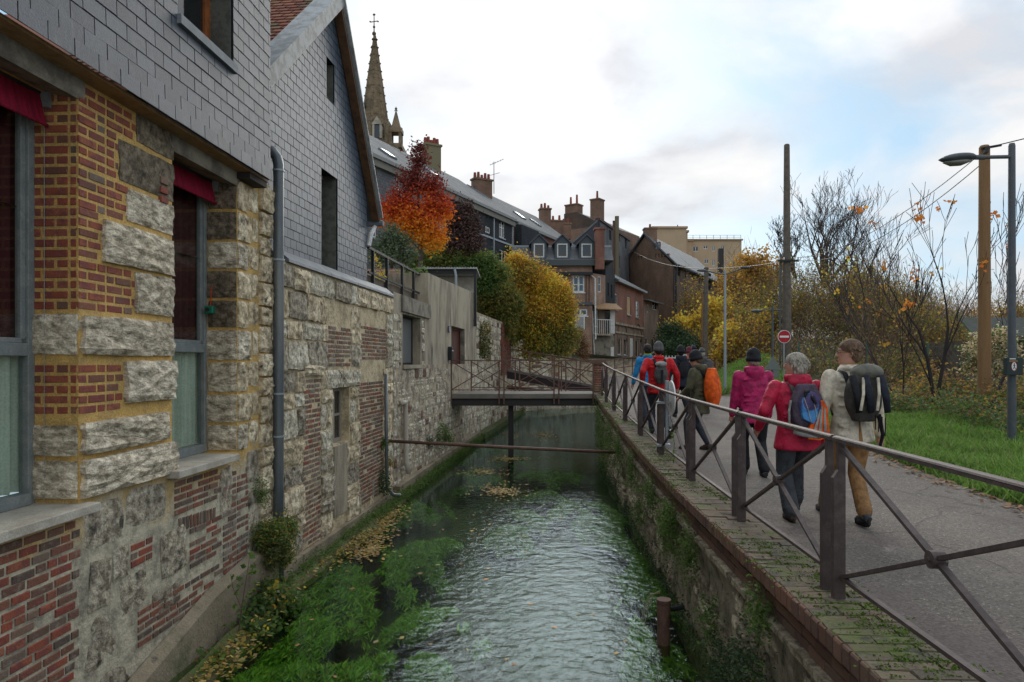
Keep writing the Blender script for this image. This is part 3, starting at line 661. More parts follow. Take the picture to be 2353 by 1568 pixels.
def watermat():
    m = bpy.data.materials.new('water'); m.use_nodes = True; nt = m.node_tree; N = nt.nodes; L = nt.links; N.clear()
    out = N.new('ShaderNodeOutputMaterial'); geo = N.new('ShaderNodeNewGeometry')
    def nz(scale, st, det, dist=0, rgh=.55):
        mp = N.new('ShaderNodeMapping'); L.new(geo.outputs['Position'], mp.inputs[0]); mp.inputs['Scale'].default_value = st
        t = N.new('ShaderNodeTexNoise'); L.new(mp.outputs[0], t.inputs['Vector']); t.inputs['Scale'].default_value = scale
        t.inputs['Detail'].default_value = det; t.inputs['Distortion'].default_value = dist; t.inputs['Roughness'].default_value = rgh; return t.outputs['Fac']
    # rougher current down the middle of the near reach, calm far away
    sep = N.new('ShaderNodeSeparateXYZ'); L.new(geo.outputs['Position'], sep.inputs[0])
    far = N.new('ShaderNodeMapRange'); L.new(sep.outputs[1], far.inputs[0]); far.inputs[1].default_value = 11; far.inputs[2].default_value = 18; far.inputs[3].default_value = 1; far.inputs[4].default_value = .14
    mid = N.new('ShaderNodeMapRange'); L.new(sep.outputs[0], mid.inputs[0]); mid.inputs[1].default_value = -1.6; mid.inputs[2].default_value = -.2; mid.inputs[3].default_value = .14; mid.inputs[4].default_value = 1
    mm = N.new('ShaderNodeMath'); mm.operation = 'MULTIPLY'; L.new(far.outputs[0], mm.inputs[0]); L.new(mid.outputs[0], mm.inputs[1])
    a = nz(6.5, (1.0, 1.15, 1), 5, .4, .55); b = nz(24, (1, 1, 1), 3, .3)
    c0 = nz(2.4, (1.0, 1.3, 1), 3, .6); s0 = N.new('ShaderNodeMath'); s0.operation = 'MULTIPLY_ADD'; L.new(c0, s0.inputs[0]); s0.inputs[1].default_value = 1.3; L.new(a, s0.inputs[2])
    s = N.new('ShaderNodeMath'); s.operation = 'MULTIPLY_ADD'; L.new(b, s.inputs[0]); s.inputs[1].default_value = .22; L.new(s0.outputs[0], s.inputs[2])
    bp = N.new('ShaderNodeBump'); bp.inputs['Distance'].default_value = .021; L.new(s.outputs[0], bp.inputs['Height']); L.new(mm.outputs[0], bp.inputs['Strength'])
    fm = schlick(N, L, geo, bp.outputs[0], .02)
    tr = N.new('ShaderNodeBsdfTransparent'); tr.inputs[0].default_value = (.66, .80, .54, 1)
    gl = N.new('ShaderNodeBsdfGlossy'); gl.inputs['Roughness'].default_value = .03; gl.inputs[0].default_value = (.54, .67, .76, 1); L.new(bp.outputs[0], gl.inputs['Normal'])
    mx = N.new('ShaderNodeMixShader'); L.new(fm.outputs[0], mx.inputs[0]); L.new(tr.outputs[0], mx.inputs[1]); L.new(gl.outputs[0], mx.inputs[2]); L.new(mx.outputs[0], out.inputs[0])
    M_['water'] = m; return m
sheet('water', lambda y: [XL(y) - .2 + (XQ(y) + .5 - XL(y)) * i / 6 for i in range(7)], [-3 + 1.0 * i for i in range(0, 50)], lambda x, y: WZ, watermat())
# water weed: long strands combed by the current, as beds
M_['weed'] = leafmat('water_weed', [(.08, .21, .012), (.14, .30, .02), (.045, .12, .012), (.17, .27, .03), (.07, .10, .02)], .2)
M_['leaf_float'] = leafmat('fallen_leaves', [(.35, .20, .05), (.42, .28, .08), (.22, .11, .04), (.30, .25, .12), (.45, .35, .10)], .1)
def weed(beds):
    Ps = []; Us = []; Vs = []
    for (px, py, rx, ry, nn) in beds:
        Y = (CAMZ - WZ) * F_PX / (py - HZ); X = (px - CX) / F_PX * Y
        n = int(nn); ang = rng.random(n) * 6.283; rr = np.sqrt(rng.random(n))
        rr = rr * 1.25; x = X + rx * rr * np.cos(ang); y = Y + ry * rr * np.sin(ang)
        nz_ = np.sin(x * 4.1 + 1.7 * np.sin(y * 1.3 + px)) + np.sin(y * 2.3 + 1.9 * np.sin(x * 3.1)) + .7 * np.sin(x * 9.7 + y * 3.1) + .5 * np.sin(x * 15 - y * 5.3 + 2)
        z = WZ - .015 - .12 * rr ** 2 - .06 * rng.random(n) - .03 * (nz_ < 0)
        z = np.where(rr + rng.normal(0, .10, n) - .40 * nz_ > .80, -5, z)
        for i in range(n):
            if not (XL(y[i]) + .05 < x[i] < XQ(y[i]) + .3): z[i] = -5
        Ps.append(np.stack([x, y, z], 1))
        th = rng.normal(0, .35, n) + math.pi / 2 + .1; l = rng.uniform(.05, .15, n)
        Us.append(np.stack([np.cos(th) * l, np.sin(th) * l, rng.normal(0, .01, n)], 1)); w = rng.uniform(.006, .016, n)
        Vs.append(np.stack([-np.sin(th) * w, np.cos(th) * w, rng.normal(0, .004, n)], 1))
    P = np.concatenate(Ps); k = P[:, 2] > -4; tag(quads_mesh('water_weed', P[k], np.concatenate(Us)[k], np.concatenate(Vs)[k], 'weed'), 'green water weed combed by the current in the canal', 'water plants', kind='stuff')
weed([(830, 1330, .8, 2.0, 16000), (980, 1265, .55, 1.3, 8000), (730, 1440, .55, .8, 8000), (1010, 1420, .55, .65, 9000), (760, 1530, .6, .5, 5000), (640, 1540, .5, .4, 5000),
      (1455, 1290, .27, 2.6, 9000), (1465, 1440, .26, 1.3, 6000), (1400, 1180, .3, 1.6, 5000), (1200, 1180, .4, .9, 4000), (1270, 1085, .9, 1.1, 7000), (1260, 1130, .5, .6, 4000), (1130, 1040, .9, 2.6, 6000), (1330, 1170, .5, 1.5, 5000),
      (930, 1170, .8, 1.6, 8000), (1180, 1215, .45, .8, 3500), (1100, 1090, .9, 1.5, 4000), (900, 1500, .5, .35, 3000)])
def floaters():
    out = []
    def put(px, py, rx, ry, n):
        Y = (CAMZ - WZ) * F_PX / (py - HZ); X = (px - CX) / F_PX * Y
        a = rng.random(n) * 6.283; r = np.abs(rng.normal(0, .5, n)); out.append(np.stack([X + rx * r * np.cos(a), Y + ry * r * np.sin(a), WZ + .006 + rng.random(n) * .012], 1))
    put(860, 1215, .5, 1.5, 700); put(850, 1265, .35, .9, 300); put(1150, 1130, .8, 1.1, 420); put(1110, 1085, .9, 1.0, 260); put(1170, 1055, 1.0, .8, 300); put(1250, 1000, .9, 2.2, 320); put(1170, 1000, .8, 2.2, 160); put(900, 1180, .4, 1.2, 200)
    n = 60; y = rng.uniform(6.2, 14, n); x = rng.uniform(-2.6, 1.5, n); out.append(np.stack([x, y, np.full(n, WZ + .006)], 1))
    P = np.concatenate(out); keep = np.array([XL(p[1]) + .12 < p[0] < XQ(p[1]) + .1 for p in P]); P = P[keep]; n = len(P)
    th = rng.random(n) * 6.283; l = rng.uniform(.02, .045, n)
    U = np.stack([np.cos(th) * l, np.sin(th) * l, rng.normal(0, .004, n)], 1); V = np.stack([-np.sin(th) * l * .7, np.cos(th) * l * .7, rng.normal(0, .004, n)], 1)
    tag(quads_mesh('floating_leaves', P, U, V, 'leaf_float'), 'yellow and brown fallen leaves drifting on the canal water', 'leaves', kind='stuff')
floaters()
# ------------------------------------------------------------------ near house (left): ochre jointed stone and brick under a slate hung upper floor
FN = Frame((-3.25 - .066 * 8, 0), (-3.25 + .066 * 4, 12))      # outer wall plane, u ~ distance
U = FN.atY
nh = thing('stone_house', 'nearest house with slate hung upper floor over brick and rough stone ground floor', 'house', (-3.6, 6.5, WZ))
W1 = (U(3.95), U(5.39), .47, 3.72); W2 = (U(6.70), U(8.06), .53, 3.74)
UE = U(8.98)
mb = wall_holes(MB(), FN, U(1.6), UE, -2.0, 3.9, [W1, W2], .46)
mb.poly([FN.p(UE, 0, -2), FN.p(UE, -2, -2), FN.p(UE, -2, 3.9), FN.p(UE, 0, 3.9)])
mb.build('wall', 'near_mortar', nh)
PB = Pieces('brick', 'brick', nh); PS = Pieces('stone', 'block', nh)
# pier between the two windows
def S(y0, y1, z0, z1, m='stone_rough', proud=.03, t=.14, rot=0): PS.add(FN, U((y0 + y1) / 2), (z0 + z1) / 2, (y1 - y0) - .01, (z1 - z0) - .02, t, proud, m, rot)
S(6.12, 6.72, 3.56, 3.86, 'stone_dark', .015, .06); S(5.88, 6.72, 3.15, 3.53, 'stone_dark', .015, .06)
S(5.98, 6.71, 2.82, 3.13, 'stone_rough', .02, .08); S(5.66, 6.70, 2.42, 2.79, 'stone_rough', .05)
S(6.10, 6.70, 2.02, 2.41, 'stone_rough', .04); S(5.41, 6.68, 1.64, 1.98, 'stone_rough', .055, .16)
S(5.95, 6.72, 1.22, 1.61, 'stone_rough', .06, .16); S(5.41, 6.60, .84, 1.12, 'stone_rough', .06, .16); S(5.41, 6.74, .50, .82, 'stone_rough', .07, .18)
bk = (['brick', 'brick_dark'], [.86, .14])
def B(y0, y1, z0, z1, m=bk, **k): lay_bricks(PB, FN, U(y0), U(y1), z0, z1, m, L=.225, h=.058, joint=.024, proud=.006, t=.03, ej=.035, **k)
lay_bricks(PB, FN, U(1.6), U(3.95), .5, 3.84, bk, L=.225, h=.058, joint=.024, proud=.006, t=.03)
B(5.39, 6.10, 3.56, 3.84); B(5.39, 5.86, 3.15, 3.56); B(5.39, 5.96, 2.81, 3.15); B(5.39, 5.64, 2.42, 2.81); B(5.39, 6.08, 2.0, 2.42); B(5.39, 5.92, 1.17, 1.62)
for k in range(3): PB.add(FN, U(6.53), 3.32 - .09 * k, .12, .06, .03, .03, 'brick' if k else 'brick_dark')
# far jamb of window 1 (faces the camera)
def jamb(Y, n_out=0.0, dep=.46):
    a = FN.p(U(Y), -dep, 0); b = FN.p(U(Y), n_out, 0); return Frame((a.x, a.y), (b.x, b.y))
J1 = jamb(5.39)
for a, b in ((2.0, 3.72), (1.17, 1.62)): lay_bricks(PB, J1, .06, .455, a, b, bk, L=.225, h=.058, joint=.024, proud=.006, t=.03)
for z0, z1, w in ((1.64, 1.98, .40), (.84, 1.10, .36), (.50, .82, .38)): PS.add(J1, .455 - w / 2, (z0 + z1) / 2, w, z1 - z0 - .02, .1, .03, 'stone_rough')
# far jamb of window 2 and the wall right of it
J2 = jamb(8.06)
zl = [.53, .86, 1.22, 1.60, 1.98, 2.33, 2.68, 3.02, 3.38, 3.74]
for i, (z0, z1) in enumerate(zip(zl, zl[1:])):
    dk = 'stone_dark' if i in (4, 5, 7, 8) else 'stone_rough'
    w = .40 if i % 2 else .34
    PS.add(J2, .455 - w / 2, (z0 + z1) / 2, w, z1 - z0 - .035, .08, .02, dk)
    PS.add(FN, U(8.06 + .5 * (.36 if i % 2 else .26)), (z0 + z1) / 2, (.34 if i % 2 else .25), z1 - z0 - .035, .12, .03, 'stone_old' if i % 3 else 'stone_rough')
    x0 = 8.06 + (.40 if i % 2 else .30)
    PS.add(FN, U((x0 + 8.62) / 2), (z0 + z1) / 2 + .03, 8.62 - x0, (z1 - z0) * .8, .1, .015, 'stone_old')
zq = -1.3; i = 0
while zq < 3.75:                                              # rounded quoins at the house corner
    h = .30 + .06 * math.sin(i * 2.1); PS.add(FN, U(8.81), zq + h / 2, .33, h - .025, .18, .065 + .02 * math.sin(i * 1.7), 'stone_old'); zq += h; i += 1
# wall under window 2 and below the pier: dark brick panel, rubble, mixed brick
lay_bricks(PB, FN, U(6.74), U(7.62), .06, .44, 'brick_dark', L=.225, h=.05, joint=.02, mode='flemish', skip=.05, ej=.05)
for k in range(11): PB.add(FN, U(6.84 + .068 * k), -.04 - .004 * k, .045, .13, .03, .008, 'brick_dark', random.uniform(-.15, .15))
lay_bricks(PB, FN, U(7.02), U(7.60), -.55, -.14, (['brick', 'brick_dark'], [.4, .6]), h=.05, joint=.022, skip=.14, jit=.006, ej=.08)
lay_bricks(PB, FN, U(6.15), U(7.95), -1.0, -.62, 'brick_dark', h=.048, joint=.022, skip=.18, jit=.004, mode='random')
lay_bricks(PB, FN, U(7.72), U(8.35), -.9, .36, (['brick_dark', 'brick_pale'], [.5, .5]), h=.05, joint=.022, skip=.12, jit=.004)
lay_bricks(PB, FN, U(6.05), U(6.42), -.25, .02, (['brick', 'brick_dark'], [.8, .2]), h=.055, joint=.02, jit=.01, skip=.15)
lay_bricks(PB, FN, U(3.6), U(5.36), -1.75, .39, (['brick', 'brick_dark'], [.45, .55]), L=.225, h=.058, joint=.02, mode='random', jit=.007, skip=.02, ej=.05)
for (a, b, c, d) in ((5.45, 5.95, .05, .44), (5.98, 6.6, .1, .46), (5.5, 5.78, -.45, -.03), (6.5, 6.95, -.5, -.05), (5.9, 6.3, -.62, -.28), (6.35, 6.9, -.86, -.55), (5.45, 5.85, -.95, -.5), (5.5, 6.1, -1.35, -1.0), (7.64, 7.95, -.2, .4), (5.8, 6.02, -.3, .0), (6.7, 7.0, -.3, -.06), (8.3, 8.62, .1, .5), (8.34, 8.62, -.5, .05), (8.3, 8.6, -.95, -.55)):
    S(a, b, c, d, 'stone_grey', random.uniform(.0, .02), .07, random.uniform(-.1, .1))
PB.flush(300); PS.flush(300)
# concrete skirt along the water
sk = MB()
prof = [(2.0, -1.45), (5.9, -1.28), (7.3, -.93), (8.4, -.80), (9.4, -1.0)]
for (a, za), (b, zb) in zip(prof, prof[1:]):
    sk.prism([FN.p(U(a), .02, -2.1), FN.p(U(a), .17, -2.1), FN.p(U(a), .13, za), FN.p(U(a), .02, za + .06)], FN.d * (U(b) - U(a)))
    for q in (-1, -2):
        v = sk.v[-4:]; break
    sk.v[-2] = (sk.v[-2][0], sk.v[-2][1], zb); sk.v[-1] = (sk.v[-1][0], sk.v[-1][1], zb + .06)
sk.build('concrete_skirt', 'concrete_skirt', nh, fix=True)
# sills
for a, b, z in ((3.7, 5.47, .475), (6.60, 7.86, .535)):
    MB().fbox(FN, U(a), U(b), -.44, .13, z - .075, z).build('sill', 'sill', nh, bevel=.008)
# windows with curtains
for wi, (u0, u1, z0, z1) in enumerate((W1, W2)):
    f = MB(); n0, n1 = -.44, -.36; tz = z0 + 1.22; t = .07
    f.fbox(FN, u0, u0 + t, n0, n1, z0, z1); f.fbox(FN, u1 - t, u1, n0, n1, z0, z1)
    f.fbox(FN, u0 + t, u1 - t, n0, n1, z1 - t, z1); f.fbox(FN, u0 + t, u1 - t, n0, n1 + .03, z0 + .008, z0 + .10); f.fbox(FN, u0 + t, u1 - t, n0, n1, tz - .05, tz + .05)
    f.fbox(FN, u1 - t - .05, u1 - t, n0 + .01, n1 - .02, tz + .05, z1 - t); f.fbox(FN, u0 + t, u1 - t, n0 + .01, n1 - .02, tz + .05, tz + .09)
    w = f.build('window', 'frame_grey', nh, bevel=.005)
    gm = bpy.data.materials.get('clear_glass')
    if gm is None:
        gm = bpy.data.materials.new('clear_glass'); gm.use_nodes = True; N = gm.node_tree.nodes; L = gm.node_tree.links; N.clear()
        o = N.new('ShaderNodeOutputMaterial'); tr = N.new('ShaderNodeBsdfTransparent'); gl = N.new('ShaderNodeBsdfGlossy'); fr = N.new('ShaderNodeFresnel'); mx = N.new('ShaderNodeMixShader')
        gl.inputs['Roughness'].default_value = .02; tr.inputs[0].default_value = (.92, .95, .93, 1); gq = N.new('ShaderNodeNewGeometry'); fr = schlick(N, L, gq, gq.outputs['Normal'], .04)
        L.new(fr.outputs[0], mx.inputs[0]); L.new(tr.outputs[0], mx.inputs[1]); L.new(gl.outputs[0], mx.inputs[2]); L.new(mx.outputs[0], o.inputs[0])
    for a, b in ((z0 + .1, tz - .05), (tz + .09, z1 - t)):
        MB().fbox(FN, u0 + t, u1 - t, -.41, -.404, a, b).build('pane', gm, w)
    for nm, a, b, m in (('lower_curtain', z0 + .1, tz - .02, 'curtain_pale'), ('upper_curtain', tz + .02, z1, 'curtain_red')):
        c = MB(); K = 60
        for i in range(K + 1):
            u = u0 + .05 + (u1 - u0 + .12) * i / K; n = -.475 + .035 * math.sin(i * 1.1) + .012 * math.sin(i * 2.7)
            c.v += [tuple(FN.p(u, n, a)), tuple(FN.p(u, n, b))]
        c.f = [(2 * i, 2 * i + 2, 2 * i + 3, 2 * i + 1) for i in range(K)]; c.fm = [0] * K
        c.build(nm, m, w, smooth=True)
    # concrete lintel and red roller blind under it
    MB().prism([FN.p(u0 - .06, -.45, 3.76), FN.p(u0 - .06, .0, 3.67), FN.p(u0 - .06, .012, 3.70), FN.p(u0 - .06, .012, 3.83), FN.p(u0 - .06, -.45, 3.9)], FN.d * (u1 - u0 + .12)).build('lintel', 'render_grey', nh, fix=True)
    bl = thing('red_blind', ('dark red fabric roller blind over the window at the left edge' if wi == 0 else 'dark red fabric roller blind over the second window of the stone house'), 'blind', FN.p((u0 + u1) / 2, -.27, 3.6), 'red blinds over the windows')
    c = MB(); K = 40
    for i in range(K + 1):
        u = u0 + .03 + (u1 - u0 - .07) * i / K
        for z, nn in ((3.73, -.30), (3.6, -.27), (3.46, -.235 + .004 * math.sin(i * .9))): c.v.append(tuple(FN.p(u, nn + .004 * math.sin(i * .5), z)))
    c.f = [(3 * i + j, 3 * i + 3 + j, 3 * i + 4 + j, 3 * i + 1 + j) for i in range(K) for j in (0, 1)]; c.fm = [0] * 2 * K
    c.build('cloth', 'fabric_red', bl, smooth=True)
    MB().tube([FN.p(u0 + .03, -.235, 3.455), FN.p(u1 - .03, -.235, 3.455)], .014, 8).build('bottom_bar', 'fabric_red', bl)
    MB().tube([FN.p(u0 + .02, -.31, 3.72), FN.p(u1 - .02, -.31, 3.72)], .03, 8).build('roller', 'black_steel', bl)
    MB().fbox(FN, u1 - .035, u1 - .005, -.36, -.22, 3.60, 3.74).build('bracket', 'frame_grey', bl)
# blind guide wire on the brick jamb, green box with a red string on the second jamb
MB().tube([J1.p(.20, .03, 3.5), J1.p(.20, .03, .50)], .003, 4).build('guide_wire', 'frame_grey', nh)
p = J2.p(.17, .07, 2.20)
gb = thing('green_box', 'small green plastic box hung by a red string beside the second window', 'box', p)
MB().box(p.x - .05, p.x + .05, p.y - .05, p.y + .03, p.z - .045, p.z + .045).build('case', mat('green_plastic', (.01, .16, .09), .4), gb, bevel=.01)
MB().tube([(p.x - .01, p.y - .055, p.z), (p.x - .01, p.y - .03, p.z)], .025, 12).build('opening', 'black_steel', gb)
MB().tube([(p.x, p.y, p.z + .045), (p.x + .01, p.y + .02, p.z + .28)], .006, 5).build('string', mat('red_string', (.5, .05, .02), .7), gb)
# slate hung storey, in front of the wall
FS = Frame((FN.p(0, .2, 0).x, FN.p(0, .2, 0).y), (FN.p(9, .2, 0).x, FN.p(9, .2, 0).y))
su, sz = FS.pix(535, 150); su0, _ = FS.pix(408, 60); se, _ = FS.pix(621, 400)
SW = (su0, su, sz, sz + 1.35)
ZS = 3.86; ZT = 6.75
mb = wall_holes(MB(), FS, .9, se, ZS, ZT, [SW], .30, n=-.002)
mb.poly([FS.p(se, -.02, ZS), FS.p(se, -1.6, ZS), FS.p(se, -1.6, ZT), FS.p(se, -.02, ZT)])
mb.build('upper_wall', 'slate_back', nh)
PL = Pieces('slate', 'slate', nh)
def lay_slates(P, F, span, z0, z1, m, w=.265, e=.14, holes=(), flare=()):
    z = z0; k = 0
    while z + e * .5 < z1:
        iv = [span(z + e / 2)]; iv = inter(iv, [(a, b) for a, b, c, d in holes if c - e * .5 < z + e / 2 < d])
        for a, b in iv:
            if b - a < .03: continue
            x = math.floor(a / w) * w + (w / 2 if k % 2 else 0) - w
            while x < b:
                xa = max(a, x); xb = min(b, x + w)
                if xb - xa > .03: P.add(F, (xa + xb) / 2, z + e / 2 + .004 + random.uniform(-.002, .002), xb - xa - .010, e - .008, .007, .006 + random.uniform(0, .002) + (flare[k] if k < len(flare) else 0), m, random.uniform(-.006, .006))
                x += w
        z += e; k += 1
lay_slates(PL, FS, lambda z: (.9, se), ZS - .03, ZT, 'slate', holes=[SW], flare=(.035, .012))
PL.flush(300)
MB().fbox(FS, .9, se, -.24, -.022, ZS - .035, ZS - .005).build('soffit_board', 'wood_tan', nh)
MB().fbox(FS, se - .5, se - .03, -.22, -.03, ZS - .11, ZS - .036).build('corbel', mat('dark_timber', (.035, .025, .02), .8), nh)
MB().fbox(FS, SW[0] - .02, SW[1] + .03, -.28, .05, SW[2] - .09, SW[2]).build('sill', 'zinc', nh)
MB().fbox(FS, SW[1] - .012, SW[1] - .002, -.30, -.02, SW[2], SW[3]).build('reveal', 'reveal', nh)
w = MB(); w.fbox(FS, SW[1] - .12, SW[1] - .012, -.31, -.25, SW[2], SW[3]); w.fbox(FS, SW[0] + .01, SW[0] + .1, -.31, -.25, SW[2], SW[3]); w.fbox(FS, SW[0] + .1, SW[1] - .12, -.31, -.25, SW[2], SW[2] + .09); w.fbox(FS, SW[0] + .1, SW[1] - .12, -.31, -.25, SW[3] - .09, SW[3])
w = w.build('window', 'wood_orange', nh); MB().fbox(FS, SW[0] + .1, SW[1] - .12, -.29, -.28, SW[2] + .09, SW[3] - .09).build('pane', 'glass', w)
MB().prism([FS.p(.7, .3, ZT), FS.p(.7, -3, ZT + 2.6), FS.p(.7, -3, ZT + 2.4), FS.p(.7, .3, ZT - .12)], FS.d * (se - .6)).build('roof', 'roof_slate', nh, fix=True)

# ------------------------------------------------------------------ gabled slate house beyond it
FB = Frame((XL(9.0), 9.0), (XL(26.4), 26.4)); UB = FB.atY
gh = thing('slate_gable_house', 'house with a tall slate hung gable rising above an old patched stone wall', 'house', (-3.5, 12, WZ))
FG = Frame((FB.p(0, -.12, 0).x, FB.p(0, -.12, 0).y), (FB.p(9, -.12, 0).x, FB.p(9, -.12, 0).y))
gl_, zl_ = FG.pix(622, 150); gr_, zr_ = FG.pix(846, 448); ga_, za_ = FG.pix(762, 4)
gu1, _ = FG.pix(843, 500); ub1 = FB.pix(902, 700)[0]
zfl = 3.10
top = [(gl_ - .4, zl_ - .4 * .9), (ga_, za_), (gu1 + .3, zr_ - .35)]
def gtop(u):
    for (a, za), (b, zb) in zip(top, top[1:]):
        if a <= u <= b: return za + (zb - za) * (u - a) / (b - a)
    return 0
h1 = (*[FG.pix(738, 400)[0]], FG.pix(775, 400)[0], FG.pix(775, 625)[1], FG.pix(775, 405)[1])
h2 = (*[FG.pix(750, 200)[0]], FG.pix(768, 200)[0], FG.pix(767, 236)[1], FG.pix(751, 130)[1])
mb = wall_holes(MB(), FG, gl_ - .4, gu1, zfl - .3, 9, [h1, h2], .28, top=top, n=-.002)
mb.poly([FG.p(gu1, -.02, 2.5), FG.p(gu1, -8, 2.5), FG.p(gu1, -8, 5.1), FG.p(gu1, -.02, 5.1)])
mb.build('gable_wall', 'slate_back', gh)
def gspan(z):
    a = gl_ - .35; b = gu1
    if z > top[0][1]: a = max(a, top[0][0] + (z - top[0][1]) / (top[1][1] - top[0][1]) * (top[1][0] - top[0][0]))
    if z > top[2][1]: b = min(b, top[2][0] + (z - top[2][1]) / (top[1][1] - top[2][1]) * (top[1][0] - top[2][0]))
    return (a, b) if b > a else (a, a)
P2 = Pieces('slate', 'slate', gh)
lay_slates(P2, FG, gspan, zfl, za_, 'slate2', w=.20, e=.136, holes=[h1, h2]); P2.flush(300)
# slates on the return wall are not seen; openings: pale jamb frame and render reveal
for h in (h1, h2):
    MB().fbox(FG, h[1] - .012, h[1] - .002, -.30, -.02, h[2], h[3]).build('reveal', 'reveal', gh)
    w = MB(); w.fbox(FG, h[0], h[0] + .06, -.27, -.02, h[2], h[3]); w.fbox(FG, h[0] + .06, h[1] - .012, -.30, -.25, h[2], h[2] + .06); w.fbox(FG, h[0] + .06, h[1] - .012, -.30, -.25, h[3] - .06, h[3])
    w = w.build('window', mat('jamb_grey', (.36, .36, .34), .6), gh); MB().fbox(FG, h[0] + .06, h[1] - .012, -.29, -.28, h[2] + .06, h[3] - .06).build('pane', 'glass', w)
# roof: two slopes running back, verges
A = FG.p(ga_, .18, za_ + .10); Lo = FG.p(gl_ - .5, .18, zl_ - .35); Ro = FG.p(gu1 + .34, .18, zr_ - .42)
bk_ = FG.n * -9
roofm = [('left_roof_slope', Lo, A, 'tile_red'), ('right_roof_slope', A, Ro, 'roof_slate')]
for nm, a, b, m in roofm:
    dz = Vector((0, 0, -.12)); MB().prism([a, b, b + dz, a + dz], bk_).build(nm, m, gh, fix=True)
# roof tiles seen on the near slope
PT = Pieces('roof_tile', 'brick', gh)
sl = (A - Lo); L_ = sl.length; sd = sl.normalized(); tb = MB()
for i in range(int(L_ / .16)):
    for j in range(16):
        c = Lo + sd * (i * .16 + .08) + FG.n * (-.35 - j * .2 - (.1 if i % 2 else 0)); nn = sd.cross(FG.n).normalized()
        if nn.z < 0: nn = -nn
        a = c - sd * .1 + nn * .035; b = c + sd * .1 + nn * .012; r = FG.n * .09
        tb.add([a - r, a + r, b + r, b - r, a - r - nn * .02, a + r - nn * .02], [(0, 1, 2, 3), (0, 4, 5, 1)])
tb.build('roof_tiles', 'tile_red', gh, kind='stuff')
def strip(name, a, b, n0, n1, up0, up1, m, over=0):
    d = (b - a).normalized(); nn = d.cross(FG.n).normalized()
    if nn.z < 0: nn = -nn
    q = lambda p, n, u: p + FG.n * (n - .18) + nn * u
    return MB().prism([q(a, n0, up0), q(a, n1, up0), q(a, n1, up1), q(a, n0, up1)], b - a).build(name, m, gh, fix=True)
strip('zinc_verge', Lo, A, -.16, .20, .01, .06, 'verge_zinc'); strip('verge_board', Lo, A, .0, .19, -.17, .008, 'verge_zinc')
strip('zinc_verge', A, Ro, -.10, .22, .01, .045, 'verge_zinc'); strip('verge_board', A, Ro, .02, .17, -.12, .008, 'wood_brown')
# eaves gutter end at the foot of the right slope
gx = Ro + Vector((0, 0, -.1)); MB().tube([gx + FG.n * .05, gx - FG.n * 6], .06, 8).build('gutter', 'zinc', gh)
MB().tube([gx - FG.n * .12 + Vector((0, 0, -.05)), gx - FG.n * .14 - FG.d * .2 + Vector((0, 0, -.25)), gx - FG.n * .16 - FG.d * .28 + Vector((0, 0, -.5))], .045, 8).build('gutter_outlet', 'white', gh)
# zinc flashing along the ledge
fu = 9.05; segs = [FB.atY(9.25), FB.pix(760, 640)[0], FB.pix(820, 660)[0], FB.pix(862, 672)[0], ub1]
f0 = FB.pix(656, 600)[0]
segs = [f0, FB.pix(755, 630)[0], FB.pix(818, 655)[0], FB.pix(865, 672)[0], ub1]
for a, b in zip(segs, segs[1:]):
    MB().prism([FB.p(a + .006, -.13, 3.17), FB.p(a + .006, .045, 3.02), FB.p(a + .006, .055, 2.975), FB.p(a + .006, -.13, 2.975)], FB.d * (b - a - .012)).build('flashing', 'zinc', gh, fix=True)
# old stone wall below
BW = (FB.pix(765, 950)[0], FB.pix(802, 950)[0], .20, 1.15)
mb = wall_holes(MB(), FB, 0, ub1, -2.0, 2.975, [BW], .26); mb.poly([FB.p(0, 0, -2), FB.p(0, -.3, -2), FB.p(0, -.3, 3), FB.p(0, 0, 3)])
mb.poly([FB.p(0, 0, 2.975), FB.p(ub1, 0, 2.975), FB.p(ub1, -.5, 2.975), FB.p(0, -.5, 2.975)])
mb.build('wall', 'mortar_beige', gh)
Q = lambda px: FB.pix(px, 900)[0]
brz = [(Q(697), Q(736), -1.25, 1.36), (Q(750), Q(806), 1.50, 2.22), (Q(830), Q(886), 1.62, 2.30), (Q(826), Q(879), -1.1, 1.22)]
panel = (Q(766), Q(796), -1.0, .18)
cuts = brz + [(BW[0] - .02, BW[1] + .05, BW[2], BW[3]), panel]
PSt = Pieces('stone', 'stone', gh)
ms = (['stone_old', 'stone_white', 'stone_grey'], [.6, .2, .2])
lay_stones(PSt, FB, .02, ub1 - .05, [-1.45, -1.2, -.84, -.6, -.2, .10, .50, .92, 1.14, 1.46, 1.90, 2.18, 2.6, 2.95], ms, wr=(.20, .85), holes=cuts, proud=.04, t=.13, pj=.022, joint=.022)
PSt.add(FB, (Q(697) + Q(736)) / 2, 1.46, Q(740) - Q(694), .16, .12, .06, 'stone_old')
PSt.flush(300)
PBr = Pieces('brick', 'brick', gh)
bm_ = ['brick_dark', 'brick_pale', 'brick']
lay_bricks(PBr, FB, *brz[0], (bm_, [.35, .6, .05]), L=.22, h=.052, joint=.024, mode='random', proud=.006, skip=.03, jit=.003, ej=.04)
lay_bricks(PBr, FB, *brz[1], (bm_, [.25, .65, .1]), L=.22, h=.052, joint=.024, mode='random', ej=.07, skip=.04)
lay_bricks(PBr, FB, *brz[2], (bm_, [.6, .35, .05]), L=.22, h=.052, joint=.02, mode='random', skip=.05, ej=.06)
lay_bricks(PBr, FB, *brz[3], (bm_, [.6, .3, .1]), L=.22, h=.052, joint=.02, mode='random', skip=.06)
PBr.flush(300)
MB().fbox(FB, panel[0], panel[1], -.05, .02, panel[2], panel[3]).build('rendered_panel', 'concrete', gh)
window(FB, BW[0], BW[1], BW[2], BW[3], gh, mat('old_wood', (.30, .26, .21), .8), bars=1, rows=1, n=-.14, t=.07)
